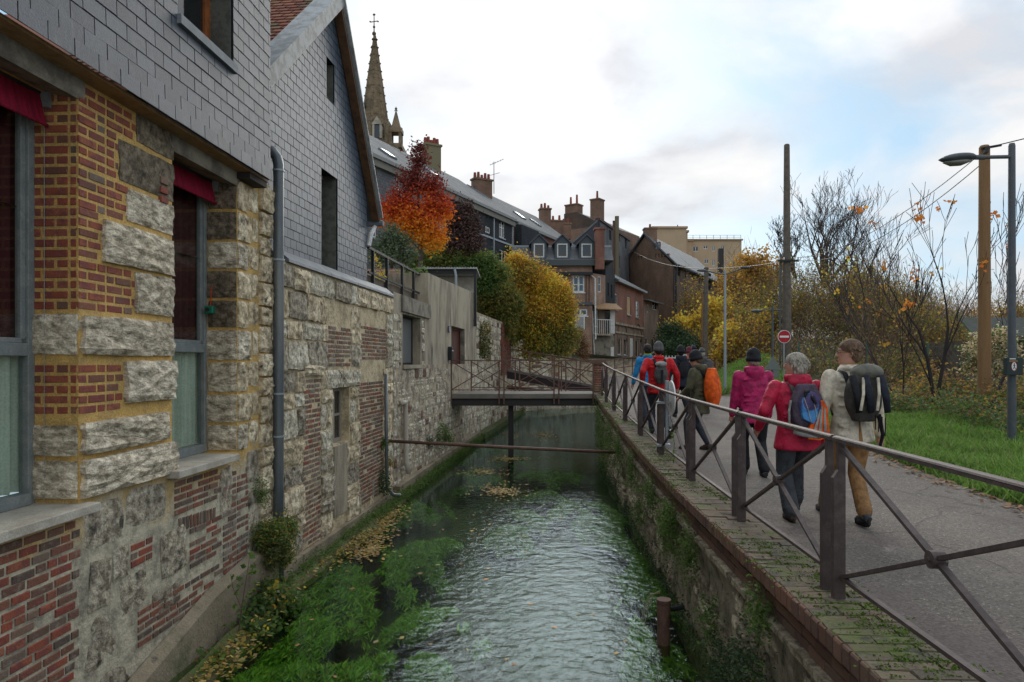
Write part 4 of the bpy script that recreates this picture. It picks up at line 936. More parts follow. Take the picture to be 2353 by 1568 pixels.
MB().fbox(FB, 0, ub1, .0, .09, -2.1, -1.2).build('concrete_skirt', 'concrete_skirt', gh)
# zinc downpipe with swan neck, brackets
dp = thing('downpipe', 'long zinc downpipe between the stone house and the slate gable', 'pipe', FB.p(.12, .16, WZ))
X0 = W(640, 1340, 9.0); px_ = X0.x; py_ = 9.0
top_z = W(640, 380, 9.0).z
nb = FB.n
pts = [Vector((px_, py_, z)) for z in (-1.35, 0, 1.5, 3, top_z - .25, top_z)]
pts += [Vector((px_, py_, top_z + .10)) - nb * .02, Vector((px_, py_, top_z + .19)) - nb * .09, Vector((px_, py_, top_z + .235)) - nb * .2]
MB().tube(pts, .068, 14).build('pipe', 'pipe', dp, smooth=True)
for z in (W(640, 393, py_).z, W(640, 598, py_).z, W(640, 905, py_).z, W(640, 1003, py_).z, W(640, 1245, py_).z):
    MB().tube([(px_, py_, z - .012), (px_, py_, z + .012)], .078, 14).build('collar', 'lamp_pale', dp)

# ------------------------------------------------------------------ concrete and rubble house with the door onto the bridge
ch = thing('concrete_house', 'low house of stained concrete over white rubble with a brown door at the footbridge', 'house', (-2.4, 18, WZ))
ue = FB.pix(1095, 700)[0]
a0 = ub1 + .02
zt1 = FB.pix(985, 628)[1]; zt2 = FB.pix(1095, 676)[1]; um = FB.pix(984, 700)[0]
zlow = FB.pix(985, 700)[1]
WN = (FB.pix(925, 800)[0], FB.pix(966, 800)[0], FB.pix(966, 838)[1], FB.pix(966, 732)[1])
DR = (FB.pix(1037, 800)[0], FB.pix(1068, 800)[0], .58, FB.pix(1068, 757)[1])
mb = wall_holes(MB(), FB, a0, um, -2, zlow, [WN] if WN[1] < um else [], .3)
mb = wall_holes(mb, FB, um, ue, -2, 8, [DR], .30, top=[(um, zt1), (ue, zt2)])
mb.poly([FB.p(ue, 0, -2), FB.p(ue, -6, -2), FB.p(ue, -6, zt2), FB.p(ue, 0, zt2)]); mb.poly([FB.p(um, 0, zlow), FB.p(um, -4, zlow), FB.p(um, -4, zt1), FB.p(um, 0, zt1)])
mb.poly([FB.p(um, 0, zt1), FB.p(ue, 0, zt2), FB.p(ue, -6, zt2), FB.p(um, -6, zt1)]); mb.poly([FB.p(a0, 0, zlow), FB.p(um, 0, zlow), FB.p(um, -5, zlow), FB.p(a0, -5, zlow)])
mb.build('wall', 'concrete', ch)
PC = Pieces('stone', 'stone', ch, variants=8)
wr = (['stone_white', 'stone_grey', 'brick_quay'], [.78, .16, .06])
hol = [(WN[0] - .12, WN[1] + .12, WN[2] - .1, 9), (DR[0] - .25, DR[1] + .3, .1, 9), (Q(975), ue + 1, 1.55, 9)]
rows = [-1.25]; 
while rows[-1] < 2.5: rows.append(rows[-1] + random.uniform(.17, .28))
lay_stones(PC, FB, a0 + .02, ue - .03, rows, wr, wr=(.16, .48), holes=hol, proud=.02, t=.07, pj=.012, joint=.035, skip=.05)
for z in (.7, 1.0, 1.35, 1.75, 2.1): PC.add(FB, DR[1] + .16, z, .2, .2, .06, .01, 'stone_white')
PC.flush(300)
mg = MB().fbox(FB, a0, ue, .003, .012, -2, 1.5).build('rubble_mortar', 'mortar_grey', ch)
MB().fbox(FB, a0, ue, .0, .16, -2.1, -1.12).build('concrete_skirt', 'concrete_skirt', ch)
window(FB, *WN, ch, 'black_steel', bars=0, rows=0, n=-.20, t=.05, glass=mat('grey_blind', (.14, .145, .14), .5))
MB().fbox(FB, WN[0] - .08, WN[1] + .1, -.2, .06, WN[2] - .09, WN[2]).build('sill', 'concrete', ch)
MB().fbox(FB, WN[0] - .15, um + .1, .0, .05, WN[3] + .05, WN[3] + .42).build('lintel', 'render_grey', ch)
d = MB().fbox(FB, DR[0] + .05, DR[1] - .05, -.24, -.19, DR[2], DR[3] - .08).build('door', 'door', ch)
fr_ = MB(); fr_.fbox(FB, DR[0], DR[0] + .06, -.25, -.16, DR[2], DR[3]); fr_.fbox(FB, DR[1] - .06, DR[1], -.25, -.16, DR[2], DR[3]); fr_.fbox(FB, DR[0] + .06, DR[1] - .06, -.25, -.16, DR[3] - .08, DR[3]); fr_.build('door_frame', 'door', ch)
MB().fbox(FB, DR[0] + .2, DR[0] + .26, -.19, -.13, DR[2] + .95, DR[2] + 1.05).build('handle', 'black_steel', d)
# side jamb of the doorway in grey render
MB().fbox(FB, DR[1] - .01, DR[1] + .0, -.155, -.01, DR[2], DR[3]).build('door_reveal', 'render_grey', ch)
# house number plate and letter box
k = FB.p(DR[0] - .22, .02, 0); nu = FB.pix(1030, 757)
pl = thing('house_number', 'small blue plate with a white 3 left of the brown door', 'sign', FB.p(nu[0], .03, nu[1]))
MB().fbox(FB, nu[0] - .09, nu[0] + .09, .012, .03, nu[1] - .10, nu[1] + .10).build('plate', mat('plate_blue', (.02, .04, .12), .4), pl)
dg = MB()
for z in (-.06, 0, .06): dg.fbox(FB, nu[0] - .035, nu[0] + .02, .03, .034, nu[1] + z - .008, nu[1] + z + .008)
dg.fbox(FB, nu[0] + .02, nu[0] + .038, .03, .034, nu[1] - .068, nu[1] + .068); dg.build('digit', 'white', pl)
lb = FB.pix(1031, 812)
lbx = thing('letter_box', 'black metal letter box beside the brown door', 'letter box', FB.p(lb[0], .08, lb[1]))
MB().fbox(FB, lb[0] - .16, lb[0] + .12, .012, .13, lb[1] - .22, lb[1] + .2).build('case', 'black_steel', lbx, bevel=.01)
MB().fbox(FB, lb[0] - .1, lb[0] + .06, .131, .136, lb[1] + .06, lb[1] + .10).build('slot', 'white', lbx)
# terrace railing and brown panels above the low part
tr = thing('terrace_railing', 'black steel terrace railing with brown panels above the low window', 'railing', FB.p(a0, -.3, zlow))
FT = Frame((FB.p(0, -.25, 0).x, FB.p(0, -.25, 0).y), (FB.p(9, -.25, 0).x, FB.p(9, -.25, 0).y))
t0, zt0 = FT.pix(846, 578); t1, zt1_ = FT.pix(978, 628); zz = (zt0 + zt1_) / 2
MB().fbox(FT, t0, t1, -.03, .03, zz - .05, zz).build('top_rail', 'black_steel', tr)
zmid = FT.pix(915, 652)[1]
MB().fbox(FT, t0, t1, -.02, .02, zmid - .04, zmid).build('middle_rail', 'black_steel', tr)
for px in (857, 889, 924, 950): u = FT.pix(px, 640)[0]; MB().fbox(FT, u - .03, u + .03, -.03, .03, zlow + .02, zz - .05).build('post', 'black_steel', tr)
for a, b in ((845, 887), (891, 922), (926, 949), (952, 983)):
    MB().fbox(FT, FT.pix(a, 600)[0], FT.pix(b, 600)[0], -.09, -.05, zlow + .01, zmid - .06).build('panel', mat('brown_panel', (.15, .115, .085), .85, var=(.10, .08, .06), vscale=3, stretch=(1, 1, .3)), tr)
# lean-to canopy behind the parapet: its edge faces down the canal
cn = thing('lean_to', 'flat corrugated canopy with white inner wall on top of the concrete house', 'shelter', (-2.3, 26, 4))
cz = W(0, 617, 25.6).z; cx0, cx1 = W(960, 0, 25.6).x, W(1096, 0, 25.6).x
cs = MB()
for i in range(44): x = cx0 + (cx1 - cx0) * i / 44; cs.box(x, x + (cx1 - cx0) / 44, 25.5, 28.4, cz - .03, cz + .015 + .02 * (i % 2))
cs.build('roof_sheet', 'verge_zinc', cn)
MB().box(cx0, cx1, 25.62, 25.68, cz - .20, cz - .032).build('fascia', 'black_steel', cn)
MB().box(cx1 - .12, cx1 - .02, 25.6, 25.72, 2.9, cz - .21).build('post', 'black_steel', cn)
MB().box(cx0 - .5, cx1 - .14, 27.9, 28.1, 2.9, cz - .05).build('back_wall', mat('white_render', (.62, .58, .50), .9, var=(.45, .41, .35), vscale=2), cn)
MB().tube([(W(1045, 0, 25.5).x, 25.5, cz - .05), (W(1048, 0, 25.5).x, 25.48, cz - .3), (W(1049, 0, 25.5).x, 25.46, 3.4)], .05, 6).build('pipe', 'lamp_pale', cn)
# pipes on these walls
def pipe(name, label, pts, r, m, cat='pipe'):
    return tag(MB().tube(pts, r, 10).build(name, m, None, smooth=True), label, cat)
g0 = FB.pix(876, 860); g1 = FB.pix(881, 1130)
pipe('thin_downpipe', 'thin grey downpipe ending in a short elbow beside the dark brick strip', [FB.p(g0[0], .1, g0[1]), FB.p(g0[0] + .02, .1, 0), FB.p(g0[0] + .02, .12, -1.0), FB.p(g0[0] + .1, .22, -1.15), FB.p(g0[0] + .2, .35, -1.18)], .036, 'pipe')
h0 = FB.pix(922, 925)
pipe('white_waste_pipe', 'white plastic waste pipe running down the rubble wall', [FB.p(h0[0] - .25, .06, h0[1]), FB.p(h0[0] - .05, .1, h0[1]), FB.p(h0[0], .1, h0[1] - .12), FB.p(h0[0] + .05, .1, -.7), FB.p(h0[0] + .0, .18, -.95)], .055, mat('cream_plastic', (.45, .40, .33), .6))
pl_ = W(923, 1110, 16.4)
pp = thing('rusty_pipe_stub', 'short rusty pipe stub standing in the water below the white waste pipe', 'pipe', (pl_.x, pl_.y, -1.5))
MB().tube([(pl_.x, pl_.y, -1.9), (pl_.x, pl_.y, -.98)], .10, 12).build('pipe', 'rust', pp, smooth=False)
MB().tube([(pl_.x, pl_.y, -1.06), (pl_.x, pl_.y, -.97)], .125, 12).build('flange', 'rust', pp)
pa = W(881, 1013, 14.1); pb = W(1418, 1040, 14.6)
tag(MB().tube([pa, (pa + pb) / 2 + Vector((0, 0, -.01)), pb], .034, 10).build('steel_pipe', 'rust', None, smooth=True), 'rusty steel pipe spanning the canal from wall to wall', 'pipe')
# ------------------------------------------------------------------ right quay wall: brick coping, brick courses, rubble below
qw = thing('quay_wall', 'right canal wall with mossy brick coping over rough stone', 'wall', (2.2, 10, WZ))
Ys = [0.5, 2, 3.84, 5.5, 7.5, 10, 13, 15.5, 18, 20, 21.4]
def qpt(y, off, z): return Vector((XQ(y) + off, y, z))
# core: cross-section swept along the wall
mb = MB(); prof = [(.16, -2.2), (.13, -1.2), (.12, -.36), (.10, -.30), (.10, -.34), (.10, 0)]
def sweep(name, prof, m, parent, ys, smooth=False, disp=0):
    mb = MB(); n = len(prof)
    for y in ys:
        for (o, dz, ab) in prof:
            z = dz if ab else zcop(y) + dz
            p = qpt(y, o, z)
            if disp: p.x += disp * (hn(y * 3.1, z * 5) + .5 * hn(y * 7, z * 9 + 3))
            mb.v.append(tuple(p))
    for j in range(len(ys) - 1):
        for i in range(n - 1):
            a = j * n + i; mb.f.append((a, a + n, a + n + 1, a + 1)); mb.fm.append(0)
    return mb.build(name, m, parent, smooth=smooth, fix=True)
yy = [.5 + .18 * i for i in range(int(22.2 / .18))]
zz_ = [(.17 - .03 * (k / 12), -2.2 + (1.85) * k / 12, True) for k in range(12)]
sweep('wall', zz_ + [(.10, -.40, False), (.13, -.335, False)], 'mortar_quay', qw, yy, smooth=True, disp=.022)
sweep('brick_backing', [(.10, -.345, False), (.09, -.01, False)], mat('joint_pale', (.20, .175, .15), .9), qw, Ys)
sweep('ledge', [(.13, -.42, False), (.03, -.40, False), (.03, -.352, False), (.10, -.345, False)], 'stone_quay', qw, Ys)
sweep('coping_bed', [(.035, -.115, False), (.03, -.012, False), (.465, -.012, False), (.465, -.3, False)], mat('joint_moss', (.055, .06, .03), .95, var=(.07, .11, .02), vscale=4), qw, Ys)
PK = Pieces('coping_brick', 'brick', qw); PF = Pieces('brick', 'brick', qw); PQ = Pieces('stone', 'stone', qw)
# helper frames along the polyline, facing the river (-X)
def qframe(y): a = XQ(y + .01) - XQ(y - .01); return Frame((XQ(y + .02), y + .02), (XQ(y - .02), y - .02))
class Flat:                                                        # places pieces lying flat on the coping
    pass
def put(name, kind, m, parent, loc, scale, rot):
    o = bpy.data.objects.new(name, pmesh(kind, m, random.randrange(8))); C.objects.link(o); o.parent = parent
    o.location = Vector(loc) - origin(parent); o.scale = scale; o.rotation_euler = rot; return o
y = 1.6; rows = []
while y < 21.3: rows.append(y); y += .0995
def coping_joined(items):
    V = []; FA = []; off = 0
    for (loc, scale, rot) in items:
        me = pmesh('brick', 'brick_coping', random.randrange(8)); Mx = Matrix.LocRotScale(Vector(loc) - origin(qw), __import__('mathutils').Euler(rot), Vector(scale))
        for v in me.vertices: V.append(tuple(Mx @ v.co))
        for p in me.polygons: FA.append([off + i for i in p.vertices])
        off += len(me.vertices)
    me = bpy.data.meshes.new('coping_brick'); me.from_pydata(V, [], FA); me.materials.append(M('brick_coping')); link('coping_brick_field', me, qw, kind='stuff')
far = []; cnt = 0
for i, y in enumerate(rows):
    if y < 2.6: cont = True
    ang = math.atan2(XQ(y + .1) - XQ(y - .1), .2); w1 = .225 if i % 2 else .11
    if i % 2: seg = [(.0, .345), (.349, .47)]
    else: seg = [(.0, .17), (.174, .47)]
    for a, b in seg:
        c = (XQ(y) + (a + b) / 2 + random.uniform(-.003, .003), y, zcop(y) - .055 + random.uniform(-.003, .003))
        # unit brick: x length across the wall, y is its depth (front -y -> up), z is width along the wall
        it = (c, (b - a, .115, .088), (R(-90) + random.uniform(-.01, .01), random.uniform(-.01, .01), -ang))
        if cnt < 300 and y > 2.7: put('coping_brick', 'brick', 'brick_coping', qw, *it); cnt += 1
        else: far.append(it)
coping_joined(far)
# river faces: brick ends of the coping, and three stretcher courses
cf = 0
for i, y in enumerate(rows):
    F = qframe(y)
    if i % 1 == 0: PF.add(F, 0, zcop(y) - .058, .085, .108, .05, .012 + random.uniform(-.002, .002), 'brick_quay')
for k, dz in enumerate((-.155, -.232, -.309)):
    y = 1.6 + .11 * (k % 2)
    while y < 21.3:
        F = qframe(y); PF.add(F, 0, zcop(y) + dz, .214, .062, .05, -.065 - .006 * k + random.uniform(-.003, .003), 'brick_quay'); y += .226
PF.flush(300)
zr_rows = [-1.45, -1.12, -.85, -.6, -.36, -.14]
for z0, z1 in zip(zr_rows, zr_rows[1:]):
    y = 1.8 + random.uniform(0, .4)
    while y < 21.5:
        w = random.uniform(.3, .75)
        if random.random() < .62 and z1 < zcop(y) - .36: PQ.add(qframe(y + w / 2), 0, (z0 + z1) / 2, w - .03, z1 - z0 - .03, .14, -.10 + random.uniform(-.02, .02), 'stone_quay', random.uniform(-.03, .03))
        y += w
PQ.flush(300)
# brick pillar at the bridge
bp = thing('brick_pillar', 'red brick pillar at the near end of the footbridge', 'pillar', (2.85, 21.9, .5))
x0 = W(1366, 0, 21.8).x; x1 = W(1391, 0, 21.8).x; zt = W(0, 838, 21.8).z
MB().box(x0 + .012, x1 - .012, 21.712, 22.05, .2, zt).build('core', 'mortar_grey', bp)
PP = Pieces('brick', 'brick', bp)
lay_bricks(PP, Frame((x0, 21.7), (x1, 21.7)), 0, x1 - x0, .45, zt, (['brick', 'brick_quay'], [.5, .5]), h=.06, joint=.014, proud=0, t=.05)
lay_bricks(PP, Frame((x0, 22.06), (x0, 21.7)), 0, .36, .45, zt, 'brick_quay', h=.06, joint=.014, proud=0, t=.05)
PP.flush(300)
MB().box(x0 - .05, x1 + .05, 21.65, 22.1, zt, zt + .07).build('cap', 'brick_quay', bp, bevel=.01)
MB().box(x0 - .02, x1 + .02, 21.68, 22.07, zt + .07, zt + .17).build('cap', 'brick_quay', bp, bevel=.01)

# ------------------------------------------------------------------ railing sections on the quay
def rail_x(y): return lerp([(2.1, 1.93), (4.3, 2.02), (6.35, 2.11), (8.4, 2.20), (10.5, 2.285), (12.6, 2.37), (14.7, 2.44), (16.8, 2.51), (18.9, 2.61), (20.9, 2.76)], y)
posts = [2.1, 4.3, 6.35, 8.4, 10.5, 12.6, 14.7, 16.8, 18.9, 20.9]
rl = ['nearest section of the brown canal railing, cut by the right edge of the frame', 'second section of the brown railing, in front of the walkers in red and cream jackets',
      'brown railing section in front of the magenta jacket walker', 'brown railing section in front of the walker with the orange pack', 'brown railing section carrying the edge-on round sign on its near post',
      'brown railing section in front of the walker in the red jacket with grey pack', 'brown railing section just left of the red jacket walker with grey pack', 'second brown railing section from the brick pillar', 'farthest brown railing section, ending at the brick pillar']
def seg_pts(y0, y1):
    a = Vector((rail_x(y0), y0, zcop(y0))); b = Vector((rail_x(y1), y1, zcop(y1))); return a, b
def railing(y0, y1, label, group, name='railing_section', H=1.0, mt='rail', P=None, postn=(1, 1), base=.14):
    a, b = seg_pts(y0, y1) if P is None else P
    t = thing(name, label, 'railing', a, group)
    d = (b - a); dn = Vector((d.x, d.y, 0)).normalized(); side = Vector((dn.y, -dn.x, 0))   # towards the road
    lft = -side
    up = Vector((0, 0, 1))
    g = .085
    for s, (p, q, has) in enumerate(((a, 1, postn[0]), (b, -1, postn[1]))):
        if not has: continue
        c = p + dn * g * q
        out = [(-.040, 0), (.035, 0), (.035, H - .03), (-.008, H - .03), (-.008, H - .20), (-.040, H - .25)]
        MB().prism([c + side * x + up * z - dn * .02 for x, z in out], dn * .04).build('post', mt, t, fix=True, bevel=.003)
    A = a + dn * .02 + up * (H - .03); B_ = b - dn * .02 + up * (H - .03)
    r = MB(); r.beam(A + up * .008 + side * .012, B_ + up * .008 + side * .012, .05, .016); r.tube([A + up * .02 + side * .012, B_ + up * .02 + side * .012], [(.026, .014)] * 2, 10, up=(0, 0, 1)); r.build('top_rail', mt, t)
    lo0 = a + dn * (g + .02) + up * base; lo1 = b - dn * (g + .02) + up * base; hi0 = a + dn * (g + .02) + up * (H - .06); hi1 = b - dn * (g + .02) + up * (H - .06)
    MB().beam(lo0 + side * .012, lo1 + side * .012, .035, .022).build('bottom_rail', mt, t)
    mid = (lo0 + lo1 + hi0 + hi1) / 4
    for e in (lo0, hi0, lo1, hi1):
        dd = (mid - e).normalized(); MB().beam(e + side * .012, mid - dd * .03 + side * .012, .034, .020).build('brace', mt, t)
    MB().tube([mid - side * .02, mid + side * .045], .042, 16).build('hub', mt, t)
    MB().tube([mid - side * .03, mid - side * .019], .012, 8).build('bolt', mt, t)
    return t
for i in range(9): railing(posts[i] + .0, posts[i + 1], rl[i], 'railing sections along the quay')
# round sign seen edge-on, strapped to the railing post
sx = rail_x(10.5) + .08; sy = 10.42
rs = thing('road_sign', 'round road sign seen edge-on with a small plate under it, strapped to the railing', 'sign', (sx, sy, .2))
MB().tube([(sx, sy, .35), (sx, sy, 1.30)], .03, 10).build('post', 'lamp_pale', rs)
MB().tube([(sx + .055, sy, 1.04), (sx + .075, sy, 1.04)], .26, 32, ).build('sign_disc', 'white_bar', rs, bevel=.004)
MB().box(sx + .045, sx + .06, sy - .14, sy + .14, .60, .76).build('plate', 'white_bar', rs)
for z in (.3, .95): MB().box(sx - .16, sx + .045, sy - .05, sy + .05, z, z + .035).build('clamp', 'lamp_pale', rs)
MB().tube([(sx + .05, sy, .42), (sx + .05, sy - .03, .55)], .035, 8).build('padlock', 'black_steel', rs)

# ------------------------------------------------------------------ footbridge and its railings
BY0, BY1 = 21.3, 23.3; bxl = FB.p(FB.atY(BY0), 0, 0).x + .02; bxr = 2.72
br = thing('footbridge', 'flat concrete footbridge from the brown door to the brick pillar', 'bridge', (0.3, 22.2, .4))
MB().box(bxl, bxr, BY0, BY1, .42, .58).build('deck', mat('deck', (.20, .175, .15), .85, var=(.15, .14, .12), vscale=2, bump=.01, bscale=20, spots=[((.09, .11, .04), 2.5, .6, .72)]), br, bevel=.02)
MB().box(bxl, bxr, BY0 + .06, BY1 - .06, .20, .42).build('beam', mat('dark_beam', (.035, .032, .03), .8), br)
MB().box(-.12, .05, BY0 + .25, BY0 + .42, -1.9, .2).build('pile', mat('dark_pile', (.03, .028, .026), .8), br)
def bridge_rail(Y, xs, z, label, gaps):
    for i, (xa, xb) in enumerate(xs):
        a = Vector((xa, Y, z)); b = Vector((xb, Y, z)); t = thing('bridge_railing', label[i], 'railing', a, 'railings of the footbridge')
        for x in (xa, xb): MB().box(x - .022, x + .022, Y - .03, Y + .02, z - .32, z + 1.03).build('post', 'rust', t)
        MB().beam((xa - .02, Y, z + 1.04), (xb + .02, Y, z + 1.04), .05, .03).build('top_rail', 'rust', t)
        MB().beam((xa, Y, z + .12), (xb, Y, z + .12), .03, .025).build('bottom_rail', 'rust', t)
        MB().beam((xa, Y + .01, z + .12), (xb, Y + .01, z + 1.0), .022, .028).build('brace', 'rust', t); MB().beam((xa, Y - .012, z + 1.0), (xb, Y - .012, z + .12), .022, .028).build('brace', 'rust', t)
    return
xp = lambda px, Y: W(px, 0, Y).x
Yf = BY0 - .02
bridge_rail(Yf, [(xp(1037, Yf), xp(1147, Yf)), (xp(1158, Yf), xp(1273, Yf)), (xp(1284, Yf), xp(1363, Yf))], .58, ['left front panel of the footbridge railing, before the brown door', 'middle front panel of the footbridge railing', 'right front panel of the footbridge railing, next to the brick pillar'], 0)
Yb = BY1 - .1
bridge_rail(Yb, [(xp(1083, Yb), xp(1184, Yb)), (xp(1194, Yb), xp(1290, Yb)), (xp(1300, Yb), xp(1372, Yb))], .58, ['left back panel of the footbridge railing', 'middle back panel of the footbridge railing', 'right back panel of the footbridge railing'], 0)
# second, sloping footbridge behind
b2a = Vector((xp(1165, 31), 31, 1.13)); b2b = Vector((xp(1395, 28), 28, .42))
b2 = thing('sloping_footbridge', 'dark steel footbridge sloping down to the road behind the first bridge', 'bridge', b2a)
dB = b2b - b2a; sB = Vector((0, 1, 0))
MB().prism([b2a, b2a + sB * 1.8, b2a + sB * 1.8 + Vector((0, 0, .10)), b2a + Vector((0, 0, .10))], dB).build('deck', mat('deck2', (.17, .15, .14), .85, var=(.12, .11, .10), vscale=3), b2, fix=True)
MB().prism([b2a + sB * .02, b2a + sB * .12, b2a + sB * .12 - Vector((0, 0, .32)), b2a + sB * .02 - Vector((0, 0, .32))], dB).build('beam', mat('dark_beam2', (.035, .025, .03), .6), b2, fix=True)
for z in (.55, .95): 
    MB().beam(b2a + Vector((0, 0, z + .1)), b2b + Vector((0, 0, z + .1)), .04, .04).build('rail', 'rust', b2); MB().beam(b2a + Vector((0, 1.7, z + .1)), b2b + Vector((0, 1.7, z + .1)), .04, .04).build('rail', 'rust', b2)
for i in range(5):
    c = b2a + dB * (i / 4); MB().beam(c, c + Vector((0, 0, 1.05)), .04, .04).build('post', 'rust', b2); MB().beam(c + sB * 1.7, c + sB * 1.7 + Vector((0, 0, 1.05)), .04, .04).build('post', 'rust', b2)
# pipe crossing low beyond the bridges
tag(MB().tube([W(1165, 890, 33), W(1300, 905, 32), W(1372, 912, 31)], .09, 8).build('canal_pipe', 'rust', None), 'dark pipe crossing the canal under the sloping footbridge', 'pipe')
# rusty railings on the far quay, right bank
def simple_rail(a, b, label, n, group='rusty railings beyond the pillar', H=1.05, m='rust', rails=(.45, 1.0)):
    t = thing('rusty_railing', label, 'railing', a, group); a = Vector(a); b = Vector(b)
    for i in range(n + 1): c = a + (b - a) * i / n; MB().beam(c - Vector((0, 0, .1)), c + Vector((0, 0, H)), .07, .05).build('post', m, t)
    for z in rails: MB().beam(a + Vector((0, 0, z)), b + Vector((0, 0, z)), .05, .05).build('rail', m, t)
simple_rail((3.0, 23.4, .45), (4.5, 37, .6), 'rusty railing along the road beyond the brick pillar', 9)
simple_rail((4.5, 37.2, .6), (8.2, 43.6, .9), 'rusty railing curving toward the arcaded house', 5)
simple_rail((11.5, 42, .95), (14.8, 46.5, 1.5), 'rusty railing on the right of the distant road', 4)
wf = thing('white_fence', 'white picket fence closing the road in front of the dark bush', 'fence', (9.6, 44, 1.1))
for i in range(13): MB().box(9.3 + i * .2, 9.36 + i * .2, 44, 44.05, 1.0, 1.95).build('picket', 'white', wf)
MB().box(9.2, 11.8, 44.05, 44.09, 1.75, 1.85).build('rail', 'white', wf); MB().box(9.2, 11.8, 44.05, 44.09, 1.15, 1.25).build('rail', 'white', wf)
MB().box(11.0, 11.55, 43.9, 44.3, .9, 2.05).build('pillar', 'white', wf)

# ------------------------------------------------------------------ garden retaining wall beyond the concrete house
gw = thing('garden_wall', 'tall patched rubble garden wall behind the footbridge, hung with creepers', 'wall', (0, 33, WZ))
gp = [(XL(26.4), 26.45), (.4, 40), (3.9, 44.5)]
PG = Pieces('stone', 'stone', gw); PGb = Pieces('brick', 'brick', gw)
for (a, b) in zip(gp, gp[1:]):
    F = Frame(a, b); mb = MB(); mb.fbox(F, 0, F.len, -.4, 0, -2, 3.5); mb.build('wall', 'mortar_grey', gw)
    rows = [-1.4]
    while rows[-1] < 3.3: rows.append(rows[-1] + random.uniform(.2, .32))
    u0 = F.pix(1150, 800)[0] if a == gp[0] else 99; u1 = F.pix(1172, 800)[0] if a == gp[0] else 99
    lay_stones(PG, F, 0, F.len, rows, (['stone_white', 'stone_grey', 'brick_quay'], [.6, .28, .12]), wr=(.25, .7), holes=[(u0, u1, 0, 4)] if a == gp[0] else (), proud=.02, t=.08, joint=.04, pj=.015, skip=.06)
    if a == gp[0]: lay_bricks(PGb, F, u0, u1, .9, 3.4, (['brick', 'brick_quay'], [.6, .4]), proud=.06, t=.1, L=.24, h=.065)
PG.flush(300); PGb.flush(300)
MB().fbox(Frame(gp[0], gp[1]), 0, 12, .0, .35, -2.1, -1.2).build('footing', mat('mossy_footing', (.08, .10, .03), .95, var=(.12, .11, .07), vscale=3, bump=.02, bscale=10), gw)
cw = thing('canal_end_wall', 'dim stone canal wall far behind the footbridges below the arcaded house', 'wall', (8, 46, WZ))
for a, b in (((3.9, 44.5), (9.5, 46.8)), ((9.5, 46.8), (15, 48.6))): MB().fbox(Frame(a, b), 0, Frame(a, b).len, -.4, 0, -2.2, 1.75).build('wall', 'mortar_grey', cw)
# brick garden structure seen through the terrace railing
gs = tag(MB().box(-5.4, -3.2, 20.0, 20.3, 3.0, 4.3).build('garden_brick_wall', 'bw_pale', None, uv=True), 'low brick wall in the terrace garden seen through the black railing', 'wall')

# ------------------------------------------------------------------ background houses
def gable_roof(F, u0, u1, dep, ze, rise, over=.25, th=.12, m='sw_roof', parent=None, half=None):
    h = half or dep / 2
    s = rise / h; mb = MB()
    mb.prism([F.p(u0, over, ze - over * s), F.p(u0, -h, ze + rise), F.p(u0, -h, ze + rise + th), F.p(u0, over, ze - over * s + th)], F.d * (u1 - u0))
    mb.prism([F.p(u0, -dep - over, ze - over * s * h / max(dep - h, .1)), F.p(u0, -h, ze + rise), F.p(u0, -h, ze + rise + th), F.p(u0, -dep - over, ze - over * s + th)], F.d * (u1 - u0))
    return mb.build('roof', m, parent, uv=True, fix=True)
def house(name, label, cat, F, u0, u1, dep, z0, ze, rise, m, roof='sw_roof', holes=(), fm='white', win=None, ends=True, roofit=True, half=None, over=.25, depth=.12, cat2=None):
    t = thing(name, label, cat, F.p((u0 + u1) / 2, -dep / 2, z0))
    h = half or dep / 2
    mb = wall_holes(MB(), F, u0, u1, z0, ze, holes, depth)
    for u in (u0, u1): mb.poly([F.p(u, 0, z0), F.p(u, -dep, z0), F.p(u, -dep, ze), *([F.p(u, -h, ze + rise)] if rise else []), F.p(u, 0, ze)])
    mb.poly([F.p(u0, -dep, z0), F.p(u1, -dep, z0), F.p(u1, -dep, ze), F.p(u0, -dep, ze)])
    if not roofit: mb.poly([F.p(u0, 0, ze), F.p(u1, 0, ze), F.p(u1, -dep, ze), F.p(u0, -dep, ze)])
    mb.build('wall', m, t, uv=True)
    if roofit: gable_roof(F, u0 - .15, u1 + .15, dep, ze, rise, over=over, m=roof, parent=t, half=half)
    for hh in holes:
        if len(hh) > 4 and hh[4] is None: MB().fbox(F, hh[0], hh[1], -depth - .02, -depth + .01, hh[2], hh[3]).build('opening', 'glass', t)
        else: window(F, hh[0], hh[1], hh[2], hh[3], t, fm, bars=hh[4] if len(hh) > 4 else 1, rows=hh[5] if len(hh) > 5 else 0, n=-depth * .5, t=.08, glass=hh[6] if len(hh) > 6 else 'glass', sill='lamp_pale' if hh[3] - hh[2] > .9 else None)
    return t
def hb(F, box, *ex):                                    # window box given by its picture position on that wall plane
    u0, _ = F.pix(box[0], 500); u1, _ = F.pix(box[1], 500); zc = F.pix((box[0] + box[1]) / 2, box[2])[1]; zd = F.pix((box[0] + box[1]) / 2, box[3])[1]
    return (u0, u1, zd, zc, *ex)
